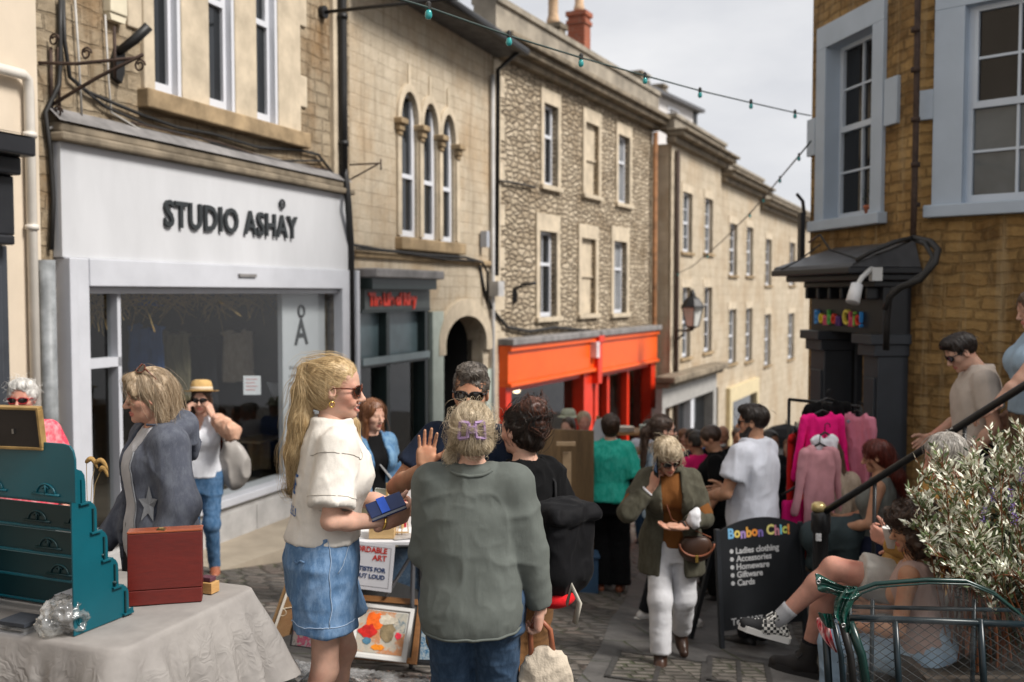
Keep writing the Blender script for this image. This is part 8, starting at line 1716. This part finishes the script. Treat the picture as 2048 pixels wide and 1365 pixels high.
for i,(px,py,lab)in enumerate(((800,1074,'pale printed leaflet lying at the front of the art table'),(826,1070,'photo card lying near the right end of the art table'))):
 q=W(px,py,5.98);q.z=z_t+.0065+.001*i;mb=MB();mb.box(q,(.10,.14,.0012),Matrix.Rotation(R(20+30*i),3,'Z'));o=mb.build('leaflet',canvas_mat('leaflet_print',[(.5,.48,.45),(.25,.22,.2),(.6,.6,.58)],16,9+i),None);tag(o,lab,'leaflet')
# ================================================================ board held by the woman in teal and the stall beyond
t=thing('wooden_board','large dark wooden board propped upright with a pale batten in front','board',gA(1130,9.0));m_bd=wood('dark_boards',(.055,.032,.014),(.15,.092,.042),.6,2.2,(6,6,.6))
a_,b_=W(1078,858,8.9),W(1188,862,9.3);n_=V(.25,-1,0).normalized()*.03
mb=MB();zb_=ground(.5,9)+.12
mb.hexa([V(a_.x,a_.y,zb_),V(b_.x,b_.y,zb_),V(b_.x,b_.y,zb_)-n_,V(a_.x,a_.y,zb_)-n_,a_,b_,b_-n_,a_-n_]);mb.build('panel',m_bd,t)
mb=MB();p_=W(1134,905,8.85);mb.box((p_.x,p_.y,(p_.z+zb_)/2),(.075,.03,p_.z-zb_));mb.build('batten',wood('pale_batten',(.26,.17,.09),(.38,.27,.16),.6,3),t)
mb=MB();p_=W(1132,888,8.8);mb.box(p_,(.17,.03,.035));mb.build('handle_bar',wood('pale_batten',(.26,.17,.09),(.38,.27,.16),.6,3),t)
for i,(px,d,w_,h_,lab,m_)in enumerate(((1160,9.4,.34,.34,'blue plastic crate on the setts behind the backpack',pm('blue_crate',(.03,.07,.13),.5,.2)),(1195,9.9,.30,.30,'grey storage crate standing behind the teal jumper',pm('grey_crate',(.16,.17,.18),.5,.2)))):
 g_=gA(px,d);t=thing('crate',lab,'crate',g_);mb=MB();mb.box(g_+V(0,0,h_/2),(w_,.3,h_));mb.build('crate_body',m_,t,bevel=.01);mb=MB();mb.box(g_+V(0,0,h_+.012),(w_+.03,.33,.022));mb.build('rim',m_,t,bevel=.004)
g_=gA(1278,10.6);t=thing('shelf_unit','wooden stall shelves stacked with crockery behind the teal jumper','shelves',g_);m_sh=wood('stall_pine',(.20,.095,.03),(.36,.19,.07),.55,3)
zs__=[W(1278,py,10.6).z for py in(1000,955,905,866)]
for z in zs__:mb=MB();mb.box((g_.x,g_.y+.1,z),(.62,.42,.025));mb.build('shelf',m_sh,t)
for dx in(-.3,.3):mb=MB();mb.box((g_.x+dx,g_.y+.1,(g_.z+zs__[-1])/2),(.035,.40,zs__[-1]-g_.z));mb.build('upright',m_sh,t)
rr=random.Random(11);places=['right end of the top shelf','left end of the top shelf','right end of the middle shelf','left end of the middle shelf','right end of the low shelf','left end of the low shelf'];k=0
for z in(zs__[3],zs__[2],zs__[1]):
 for dx,ht_,r_ in((.12,.07,.11),(-.14,.05,.10)):
  t=thing('plate_stack','stack of pale plates at the %s of the pine stall'%places[k],'plates',(g_.x+dx,g_.y,z+.013),'crockery on the stall');k+=1
  mb=MB();pr=[]
  for q in range(6):pr+=[(r_*.6,q*ht_/6),(r_,q*ht_/6+.006),(r_,q*ht_/6+.010)]
  mb.lathe(pr+[(.0,ht_*.9)],(g_.x+dx,g_.y+.02,z+.013),16);mb.build('plates',pm('glazed_china_%d'%(k%3),[(.62,.62,.60),(.40,.50,.46),(.60,.56,.48)][k%3],.25,.08),t)
mb=MB();q=W(1196,838,10.2);n=14
for k in range(n):
 a0,a1=2*math.pi*k/n,2*math.pi*(k+1)/n
 for j in range(6):
  f=lambda a,t_:q+V((.02+.14*t_**.8*(1+.25*math.sin(a*4)))*math.cos(a),(.02+.09*t_)*math.sin(a),-.62*t_)
  mb.quad(f(a0,j/6),f(a0,(j+1)/6),f(a1,(j+1)/6),f(a1,j/6))
o=mb.build('hanging_cloth',CL['greyt'],None,smooth=True);tag(o,'pale grey cloth hanging in folds beside the wooden board','cloth')
mb=MB();mb.tube([q+V(0,0,.0),q+V(0,0,-2.0)],.012,6);mb.tube([q+V(0,0,.0),q+V(0,0,.03)],.02,6);o=mb.build('stall_pole',m_sh,None);tag(o,'thin wooden stall pole carrying the pale hanging cloth','pole')
# ================================================================ advertising board
ab=thing('advertising_board','black arched pavement board with colourful shop lettering and a white list','sign',gA(1530,7.15))
bl_,br_=W(1440,1292,7.1),W(1616,1246,7.35);u=(br_-bl_);u.z=0;wl_=u.length;u=u.normalized();nrm=V(u.y,-u.x,0);z0=bl_.z
tlt=R(6);up_=(V(0,0,1)*math.cos(tlt)-nrm*math.sin(tlt));P=lambda a,b,c:bl_+u*a+up_*b+(nrm*math.cos(tlt)+V(0,0,1)*math.sin(tlt))*c
hs_=W(1446,1060,7.15).z-z0;ht_=W(1530,1046,7.2).z-z0+.02
m_bb=pm('blackboard',(.020,.022,.025),.42,.2,3,.05,40);m_bf=pm('board_frame',(.028,.031,.036),.35,.15)
mb=MB()
for a0,a1 in((0,.034),(wl_-.034,wl_)):mb=MB();mb.hexa([P(a0,-.02,.014),P(a1,-.02,.014),P(a1,-.02,-.02),P(a0,-.02,-.02),P(a0,hs_,.014),P(a1,hs_,.014),P(a1,hs_,-.02),P(a0,hs_,-.02)]);mb.build('frame_post',m_bf,ab,bevel=.003)
arch=[(.034,.10)]+[(wl_-.034,.10)]+[(wl_-.034-(wl_-.068)*t,hs_-.02+(ht_-hs_+.02)*math.sin(math.pi*t)**.8)for t in np.linspace(0,1,17)]
mb=MB();mb.prism(arch,lambda a,b,c:P(a,b,c),-.012,.004);pn=mb.build('panel',m_bb,ab)
mb=MB();
for a0 in(.0,wl_-.034):
 mb=MB();f0,f1=P(a0,hs_-.1,-.02),P(a0,-.02,-.02)-nrm*.42;f1 .z=ground(f1 .x,f1 .y);e_=u*.034;mb.hexa([f1,f1+e_,f1+e_-nrm*.03,f1-nrm*.03,f0,f0+e_,f0+e_-nrm*.03,f0-nrm*.03]);mb.build('rear_leg',m_bf,ab)
chalk=pm('white_chalk_paint',(.62,.62,.62),.6,.08)
pcol=[pm('chalk_'+n_,c,.6,.1)for n_,c in(('sky',(.22,.52,.80)),('yellow',(.85,.65,.16)),('lilac',(.45,.30,.65)),('amber',(.85,.42,.08)),('orange',(.85,.30,.05)),('violet',(.22,.16,.45)),('lemon',(.80,.72,.25)),('rose',(.60,.25,.32)),('aqua',(.20,.62,.75)),('lime',(.65,.70,.15)),('coral',(.85,.33,.08)))]
lettering('Bonbon Chic!','lettering',None,pn,lambda a,b,c:P(.105+a,hs_-.075+b,.0045+c),width=wl_-.225,size=.10,depth=.002,bold=.004,colours=pcol)
for i,l in enumerate(('Ladies clothing','Accessories','Homeware','Giftware','Cards')):
 y_=hs_-.19-i*.058;lettering(l,'lettering',chalk,pn,lambda a,b,c,y_=y_:P(.165+a,y_+b,.0045+c),size=.062,depth=.0015,bold=.0016)
 mb=MB();mb.lathe([(.016,.0),(.016,.002)],P(.128,y_+.02,.0045),14,Matrix((u,up_,nrm)).transposed());mb.build('bullet',chalk,pn)
lettering('Tel: 0137','lettering',chalk,pn,lambda a,b,c:P(.10+a,.135+b,.0045+c),size=.07,depth=.0015,bold=.0014)
# ================================================================ clothes rail outside the corner shop
g_=gA(1640,8.3);rl=thing('clothes_rail','black metal clothes rail outside the charcoal shopfront','clothes rail',g_)
ra_,rb_=W(1578,812,8.5),W(1722,800,7.95);zr=(ra_.z+rb_.z)/2
mb=MB();mb.tube([V(ra_.x,ra_.y,zr),V(rb_.x,rb_.y,zr)],.014,8);mb.build('top_bar',M['black'],rl,smooth=True)
for p_ in(ra_,rb_):mb=MB();mb.tube([V(p_.x,p_.y,zr),V(p_.x,p_.y,ground(p_.x,p_.y))],.014,8);mb.build('upright',M['black'],rl,smooth=True);mb=MB();mb.tube([V(p_.x-.2,p_.y-.2,ground(p_.x,p_.y)+.03),V(p_.x+.2,p_.y+.2,ground(p_.x,p_.y)+.0)],.014,6);mb.build('foot',M['black'],rl)
def garment(label,px,py,d,w_,h_,m,neck=.05,rz=0,sleeves=True,cat='garment',strap=False):
 """clothing on a hanger; (px, py) is the top of the hanger's hook"""
 o_=W(px,py,d);t=thing('garment',label,cat,o_,'clothes hung on the rail')
 c0=A3(o_)+A3((0,0,-.11));M_=rotm(rz);kw=dict(M=M_,c0=c0);v=Vol(c0+A3((-w_,-w_,-h_-.12)),c0+A3((w_,w_,.1)),.011)
 if not strap:v.cone((-w_*.38,0,-.05),(0,0,.0),.014,.018,.02,**kw);v.cone((w_*.38,0,-.05),(0,0,.0),.014,.018,.02,**kw)
 for x in np.linspace(-.30,.30,8):v.cone((x*w_,0,-.07 if not strap else-.12),(x*w_*1.15,.0,-h_),.019,.022,.03,**kw)
 if sleeves:
  for q in(-1,1):v.cone((q*w_*.42,0,-.06),(q*w_*.62,.02,-.06-min(h_,.55)*.85),.028,.022,.02,**kw)
 if neck:v.ell((0,.0,.03),(neck*1.3,.1,neck),.01,sub=True,**kw)
 Vs,Q=v.mesh();Vs=folds(Vs,Q,[(.018,(15,15,2.0),1,True),(.006,(26,26,7),2,True)]);addmesh('fabric',Vs,Q,m,t)
 Mh_=Matrix(M_.tolist());c_=Vector(c0 .tolist());mb=MB();mb.tube([c_+Mh_@V(-w_*.42,0,-.055),c_+V(0,0,.012),c_+Mh_@V(w_*.42,0,-.055)],.010,6);mb.tube([c_+V(0,0,.01),c_+V(0,0,.06)]+[c_+Mh_@V(.022-.022*math.cos(a),0,.06+.022*math.sin(a))for a in np.linspace(0,3.6,8)],.004,5);mb.build('hanger',M['black'],t,smooth=True)
garment('black top on a hanger, highest at the front of the rail',1655,772,7.95,.40,.50,CL['black'],.07,14)
garment('hot pink long sleeved top hanging below the black top',1645,796,7.85,.36,.70,CL['hot'],.07,10)
garment('white vest on a hanger over the pink clothes',1650,840,7.75,.26,.30,CL['whites'],.06,12,False)
garment('dusty rose long cardigan hanging under the white vest',1640,862,7.68,.30,.78,cloth('dusty_rose',(.55,.27,.30)),.06,8)
garment('poppy red dress at the street end of the rail',1590,838,8.35,.34,.80,CL['red'],.05,60,False)
garment('hot pink camisole hung lowest at the street end',1594,948,7.75,.30,.42,CL['hot'],.085,10,False,strap=True)
garment('orange red dress hanging between the pink clothes',1612,930,7.9,.26,.62,CL['orange'],.05,50,False)
garment('pale pink shirt sleeve draped at the doorway end',1716,796,7.9,.26,.62,CL['rose'],.06,-50)
garment('pale blue blouse beside the pink shirt',1700,800,8.05,.32,.70,CL['lightd'],.05,70,False)
garment('black blouse behind the red dress',1604,822,8.25,.34,.72,CL['black'],.05,70,False)
# ================================================================ inside the white shop's display window
def inwin(px,py,n):return F1 .p(F1 .S(px,n),F1 .Z(px,py,n),n)
for i,(px,py,h_,m_,lab)in enumerate(((400,655,.85,CL['char'],'dark linen dress on a hanger in the display window'),(292,625,.80,CL['blue'],'deep blue dress hanging in the display window'),(345,640,.75,CL['khaki'],'brown pinafore hanging between the blue and the dark dress'),(475,640,.6,CL['beige'],'beige linen top hanging near the framed poster'))):
 q=inwin(px,py,-.9);garment(lab,px,py,q.y,.46,h_,m_,.06,20,False)
q=inwin(295,612,-.8);t=thing('sun_hat','blue brimmed hat displayed above the blue dress','hat',q);mb=MB();mb.lathe([(.17,0),(.10,.02),(.09,.07),(.05,.10),(0,.10)],q,18);mb.build('crown',cloth('blue_felt',(.03,.10,.42)),t,smooth=True)
a_,b_,c_=inwin(508,722,-1.2),inwin(566,722,-1.2),inwin(508,632,-1.2)
t=picture('framed poster of a small dark dress silhouette inside the display window',a_,b_,c_,.03,pm('thin_oak',(.28,.2,.12),.5,.1),pm('poster_paper',(.42,.40,.35),.7,.05),cat='poster')
u_=(b_-a_).normalized();v_=V(0,0,1);w__,h__=(b_-a_).length,(c_-a_).length;n__=u_.cross(v_)
sil=[(-.17,.0),(.17,.0),(.14,.18),(.05,.42),(.09,.60),(.06,.70),(.10,.86),(.05,.93),(.0,.90),(-.05,.72),(-.08,.60),(-.05,.42),(-.14,.18)]
mb=MB();mb.prism([(w__/2+x*w__*1.1,h__*(.22+y*.58))for x,y in sil],lambda a,b,c:a_+u_*a+v_*b+n__*(c),-.004,.0005);mb.build('printed_dress',pm('poster_ink',(.02,.02,.025),.7,.1),t)
q=inwin(515,955,-.8);t=thing('plywood_stool','plywood stool standing on the display window floor','stool',q);m_ply=wood('birch_ply',(.34,.24,.14),(.46,.35,.22),.5,3)
zf_=-.5;q=V(q.x,q.y,zf_);mb=MB();mb.box(q+V(0,0,.36),(.55,.40,.03),Matrix.Rotation(R(70),3,'Z'));mb.build('seat',m_ply,t,bevel=.004);mb=MB();mb.box(q+V(0,0,.175),(.34,.05,.34),Matrix.Rotation(R(70),3,'Z'));mb.build('leg_panel',m_ply,t);mb=MB();mb.box(q+V(0,0,.173),(.05,.30,.335),Matrix.Rotation(R(70),3,'Z'));mb.build('leg_panel',m_ply,t)
q=inwin(490,760,-.35);t=thing('notice_card','white card notice stuck inside the display glass','sign',q);mb=MB();mb.hexa([inwin(485,790,-.08),inwin(520,790,-.08),inwin(520,790,-.084),inwin(485,790,-.084),inwin(485,752,-.08),inwin(520,752,-.08),inwin(520,752,-.084),inwin(485,752,-.084)]);mb.build('card',M['whitep'],t);
for k in range(4):a=inwin(490,759+k*7,-.078);b=inwin(513-5*(k%2),759+k*7,-.078);mb=MB();mb.tube([a,b],.003,4);mb.build('text_line',inkr,t)
for i,(px0,px1,py,lab)in enumerate(((160,240,590,'loose straw hanging in the left transom of the white shop'),(245,575,585,'straw bundles hung along the top of the display window'))):
 mb=MB();rr=random.Random(i+5);num=90 if i==0 else 260
 for k in range(num):
  px=rr.uniform(px0,px1);q=inwin(px,py+rr.uniform(-8,18),-.25-rr.uniform(0,.5));d_=F1 .e*rr.uniform(-1,1)+F1 .n*rr.uniform(-.5,.5)+V(0,0,-rr.uniform(.1,1.6 if i==0 else.5));d_=d_.normalized()*rr.uniform(.15,.42)
  mb.tube([q,q+d_*.5+V(0,0,.02),q+d_],.0035,3)
 o=mb.build('straw_bundle',pm('straw',(.42,.28,.10),.8,.3,20),None);tag(o,lab,'straw',kind=None)
for i,(px,pyt,lab)in enumerate(((545,775,'white pennant hung inside the display window'),)):
 mb=MB();a,b,c=inwin(532,765,-.4),inwin(562,768,-.4),inwin(549,802,-.4);e_=F1 .n*.004;ia=[mb.av(x)for x in(a,b,c,a-e_,b-e_,c-e_)];mb.face(ia[:3][::-1]);mb.face(ia[3:]);mb.face((ia[0],ia[1],ia[4],ia[3]));mb.face((ia[1],ia[2],ia[5],ia[4]));mb.face((ia[2],ia[0],ia[3],ia[5]));o=mb.build('pennant',CL['whites'],None);tag(o,lab,'bunting')
# ================================================================ wire cart with clear cover, bottom right
m_gt=pm('dark_green_enamel',(.005,.026,.022),.25,.2,5);m_bt=pm('blue_black_steel',(.005,.013,.018),.3,.2,5)
cart=thing('mesh_cart','dark green wire mesh cart with a bowed hoop and clear plastic cover','cart',V(1.75,4.1,ground(1.75,4.1)))
D0,D1=3.95,4.05
hp_=[(1668,1236,4.0),(1690,1205,4.0),(1716,1180,4.0),(1750,1168,4.0),(1850,1160,4.0),(1930,1162,4.0),(1985,1185,4.0),(2030,1222,4.0),(2075,1262,4.0),(2120,1330,4.0)]
mb=MB();mb.tube([W(*p)for p in hp_],.0095,8);mb.tube([W(p[0]+8,p[1]+7,p[2]-.02)for p in hp_[1:8]],.004,6);mb.build('hoop',m_gt,cart,smooth=True)
mb=MB();mb.tube([W(1690,1236,3.96),W(1860,1242,3.96),W(2110,1252,3.96)],.014,8);mb.build('front_rail',m_bt,cart,smooth=True)
mb=MB();mb.tube([W(1705,1214,4.5),W(2040,1221,4.5)],.010,6);mb.build('back_rail',m_bt,cart,smooth=True)
for px,r_ in((1650,.016),(1790,.013),(1960,.014),(2090,.014)):mb=MB();a=W(px,1238,3.96);b=W(px+12,1440,3.9);mb.tube([a,b],r_,8);mb.build('post',m_bt,cart,smooth=True)
for px in(1700,1745,1948):mb=MB();a=W(px,1212,4.5);mb.tube([a+V(0,0,.03),a+V(0,0,-.65)],.010,6);mb.build('post',m_bt,cart,smooth=True)
mb=MB();base=[W(1700,1262,3.97),W(2100,1272,3.97),W(1720,1480,3.92),W(2105,1490,3.92)]
PX0,PX1=1672,2100
for k in range(-16,40):
 for sg_ in(1,-1):
  pts=[]
  for t_ in np.linspace(0,1,12):
   px=PX0+k*26+(t_*330 if sg_>0 else-t_*330+330);py=1246+t_*220
   if PX0<=px<=PX1:pts.append(W(px,py,3.965-.05*t_))
  if len(pts)>1:mb.tube(pts,.0016,4,cap=False)
mb.build('wire_mesh',M['black'],cart)
m_cov=clear('clear_pvc',(.86,.88,.88),1.3,.08,1.4,.5,5,milky=.05)
mb=MB();rows_=[]
for(px,py,d)in hp_[1:9]:rows_.append([W(px,py,4.0),W(lerp(px,1860,.04),lerp(py,1246,.55),3.97),W(lerp(px,1860,.02),1240+.2*(py-1160),3.945),W(px,1380,3.93)])
for a,b in zip(rows_,rows_[1:]):
 for j in range(3):mb.quad(a[j],b[j],b[j+1],a[j+1])
mb.build('plastic_cover',m_cov,cart,smooth=True)
m_trp=pm('green_tarpaulin',(.004,.045,.033),.16,.35,6,.7,26,spec=.8,bdist=.02)
tq=thing('tarpaulin','shiny torn green tarpaulin with eyelets lashed to the cart corner','tarpaulin',W(1665,1210,3.85))
def strip(pts,wv,m,par,nm,seed):
 mb=MB();rr=random.Random(seed);n=len(pts);ids=[]
 for i,(px,py,d)in enumerate(pts):
  row=[]
  for j in range(7):
   f=j/6-.5;row.append(mb.av(W(px+wv[i][0]*f+rr.uniform(-2,2),py+wv[i][1]*f+rr.uniform(-2,2),d+.025*math.sin(j*2.1+i*1.3)+rr.uniform(-.006,.006))))
  ids.append(row)
 for i in range(n-1):
  for j in range(6):mb.face((ids[i][j],ids[i][j+1],ids[i+1][j+1],ids[i+1][j]))
 o=mb.build(nm,m,par,smooth=True);sm=o.modifiers.new('thick','SOLIDIFY');sm.thickness=.003;ss_=o.modifiers.new('sub','SUBSURF');ss_.levels=ss_.render_levels=2;return o
strip([(1632,1165,3.86),(1645,1166,3.86),(1660,1172,3.86),(1680,1182,3.85),(1700,1188,3.85),(1718,1182,3.86)],[(4,42),(10,40),(10,30),(6,26),(6,26),(8,20)],m_trp,tq,'torn_flap',1)
strip([(1700,1172,3.86),(1690,1195,3.85),(1684,1215,3.85),(1684,1235,3.85),(1692,1252,3.84),(1696,1268,3.84)],[(34,6),(34,6),(32,10),(32,4),(24,4),(10,2)],m_trp,tq,'torn_strip',2)
strip([(1650,1225,3.86),(1655,1240,3.86),(1662,1258,3.86)],[(30,4),(26,8),(20,4)],m_trp,tq,'torn_flap',3)
for(px,py)in((1637,1164),(1687,1251)):
 q=W(px,py,3.82);mb=MB();mb.tube([q+V(.007*math.cos(a),0,.007*math.sin(a))for a in np.linspace(0,6.28,14)],.003,6,cap=False);mb.build('eyelet',pm('steel',(.4,.4,.4),.3,.1,metal=1),tq,smooth=True)
for i,(pxt,pxb,col_,lab)in enumerate(((1668,1690,m_bt,'dark furled pole nearest the cart corner post'),(1684,1712,M['black'],'second furled pole leaning in the cart corner'),(1700,1740,m_gt,'green furled pole leaning inside the cart mesh'))):
 mb=MB();mb.tube([W(pxt,1246,3.90),W((pxt+pxb)/2+3,1310,3.89),W(pxb,1420,3.88)],.011+.004*i,7);o=mb.build('furled_pole',col_,None,smooth=True);tag(o,lab,'pole')
strip([(1644,1238,3.93),(1646,1256,3.93),(1652,1274,3.93),(1662,1292,3.93),(1672,1306,3.93)],[(24,4),(26,6),(26,8),(20,6),(8,2)],cloth('red_bandana',(.50,.03,.05),col2=(.65,.55,.52),weave=90),None,'bandana',9)
o=bpy.data.objects.get('bandana');tag(o,'red and white patterned bandana tied below the green tarpaulin','bandana')
# ================================================================ variegated willow shrub and planter
rs=np.random.RandomState(5);rr=random.Random(5)
pl=thing('planter','dark wooden planter holding the variegated shrub behind the cart','planter',W(2010,1300,4.75));bz=ground(2.3,4.8)
mb=MB();c_=V(2.42,4.85,bz+.30)
for s_,q in(((1.0,.04,.6),(0,-.3,0)),((1.0,.04,.6),(0,.3,0)),((.04,.56,.6),(-.48,0,0)),((.04,.56,.6),(.48,0,0))):mb.box(c_+V(*q),s_)
mb.build('planter_box',wood('dark_plank',(.03,.022,.016),(.07,.05,.035),.8,3),pl);mb=MB();mb.box(c_+V(0,0,.24),(.92,.56,.04));mb.build('soil',pm('soil',(.03,.022,.015),.95,.4,20,.6,40),pl)
shb=thing('willow_shrub','variegated willow shrub with cream tipped leaves on arching orange stems','shrub',c_+V(0,0,.26))
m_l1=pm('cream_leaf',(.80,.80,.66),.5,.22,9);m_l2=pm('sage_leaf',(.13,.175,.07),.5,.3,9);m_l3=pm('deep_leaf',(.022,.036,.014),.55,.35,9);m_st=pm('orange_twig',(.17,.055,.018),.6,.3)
targets=[]
EDGE=[(2050,865),(1990,880),(1940,905),(1880,920),(1845,945),(1830,985),(1840,1010),(1825,1060),(1850,1075),(1860,1110),(1900,1130),(1920,1165),(1960,1170),(2010,1200)]
stems=MB();lv=MB();c0s=c_+V(.05,0,.28)
def leaf(p,d,ln,wd):
 d=d.normalized();a=d.cross(V(rr.uniform(-1,1),rr.uniform(-1,1),rr.uniform(.2,1))).normalized();nn=a.cross(d)*.18*wd
 i=[lv.av(p),lv.av(p+d*ln*.45+a*wd-nn),lv.av(p+d*ln-nn),lv.av(p+d*ln*.45-a*wd-nn),lv.av(p+d*ln*.5+nn)]
 lv.face((i[0],i[1],i[4]));lv.face((i[1],i[2],i[4]));lv.face((i[2],i[3],i[4]));lv.face((i[3],i[0],i[4]))
def frond(tip,base,dens,spread=1):
 mid=lerp(base,tip,.55)+V(rr.uniform(-.08,.08),rr.uniform(-.1,.05),.16+rr.uniform(0,.1));pts=[]
 for t_ in np.linspace(0,1,9):pts.append(base*(1-t_)**2+mid*2*t_*(1-t_)+tip*t_*t_)
 stems.tube(pts,[.006*(1-.8*k/8)for k in range(9)],4)
 twigs=[(lerp(pts[k],pts[k+1],rr.random()),(pts[k+1]-pts[k]).normalized())for k in range(3,8)for _ in range(dens)]
 for(q,dr)in twigs+[(pts[-2],(pts[-1]-pts[-2]).normalized())]*2:
  dd=(dr+V(rr.uniform(-.9,.9),rr.uniform(-.9,.9),rr.uniform(-.3,.9))).normalized();L=rr.uniform(.05,.13);e_=q+dd*L+V(0,0,.01)
  stems.tube([q,lerp(q,e_,.5)+V(0,0,.006),e_],[.0022,.0018,.001],3)
  nl=rr.randint(6,11)
  for k in range(nl):
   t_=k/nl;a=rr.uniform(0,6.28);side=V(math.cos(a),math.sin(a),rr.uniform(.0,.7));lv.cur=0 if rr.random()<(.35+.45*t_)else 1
   leaf(lerp(q,e_,t_),side*.8+dd*.8,rr.uniform(.028,.050),rr.uniform(.0050,.0090))
for i in range(44):
 a,b=rr.choice(EDGE),rr.choice(EDGE);f=rr.random()**.8;cx_,cy_=2010,1060;px,py=lerp(cx_,lerp(a[0],b[0],.15),.25+.75*f),lerp(cy_,lerp(a[1],b[1],.15),.25+.75*f)
 frond(W(px+rr.uniform(-8,8),py+rr.uniform(-8,8),rr.uniform(4.25,4.9)),c0s+V(rr.uniform(-.3,.3),rr.uniform(-.2,.2),rr.uniform(-.05,.1)),2)
for i in range(12):frond(W(rr.uniform(2040,2200),rr.uniform(880,1150),rr.uniform(4.4,5.0)),c0s+V(rr.uniform(0,.4),rr.uniform(-.2,.2),0),2)
for e_ in EDGE[:-2]:frond(W(e_[0]+rr.uniform(-6,6),e_[1]+rr.uniform(-6,6),rr.uniform(4.3,4.7)),c0s+V(rr.uniform(-.3,.1),rr.uniform(-.2,.2),0),3)
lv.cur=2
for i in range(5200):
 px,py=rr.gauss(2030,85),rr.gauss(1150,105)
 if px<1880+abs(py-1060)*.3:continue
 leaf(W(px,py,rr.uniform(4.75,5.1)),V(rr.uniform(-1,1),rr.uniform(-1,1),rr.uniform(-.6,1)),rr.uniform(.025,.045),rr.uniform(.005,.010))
stems.build('stems',m_st,shb);lv.build('foliage',[m_l1,m_l2,m_l3],shb)
m_pu=pm('purple_petal',(.12,.07,.26),.7,.35,30)
for i,(px,py)in enumerate(((1985,990),(2020,992),(2024,1020),(1968,1030),(2030,1040),(2045,950))):
 q=W(px,py,4.4);t=thing('lavender',['leftmost','upper middle','lower middle','lowest left','lowest right','topmost'][i]+' purple flower spike rising among the cream willow leaves','flower',q,'purple spikes in the shrub');mb=MB()
 for k in range(40):a=rr.uniform(0,6.28);z=rr.uniform(-.035,.03);r_=rr.uniform(.003,.012);p_=q+V(r_*math.cos(a),r_*math.sin(a),z);d_=V(math.cos(a),math.sin(a),.5)*.008;w_=V(-math.sin(a),math.cos(a),0)*.004;mb.quad(p_,p_+d_*.5+w_,p_+d_,p_+d_*.5-w_)
 mb.build('petals',m_pu,t);mb=MB();mb.tube([q+V(0,0,.02),q+V(.01,.1,-.3),c0s],.002,4);mb.build('stem',pm('sage_stem',(.10,.12,.06),.7,.2),t)
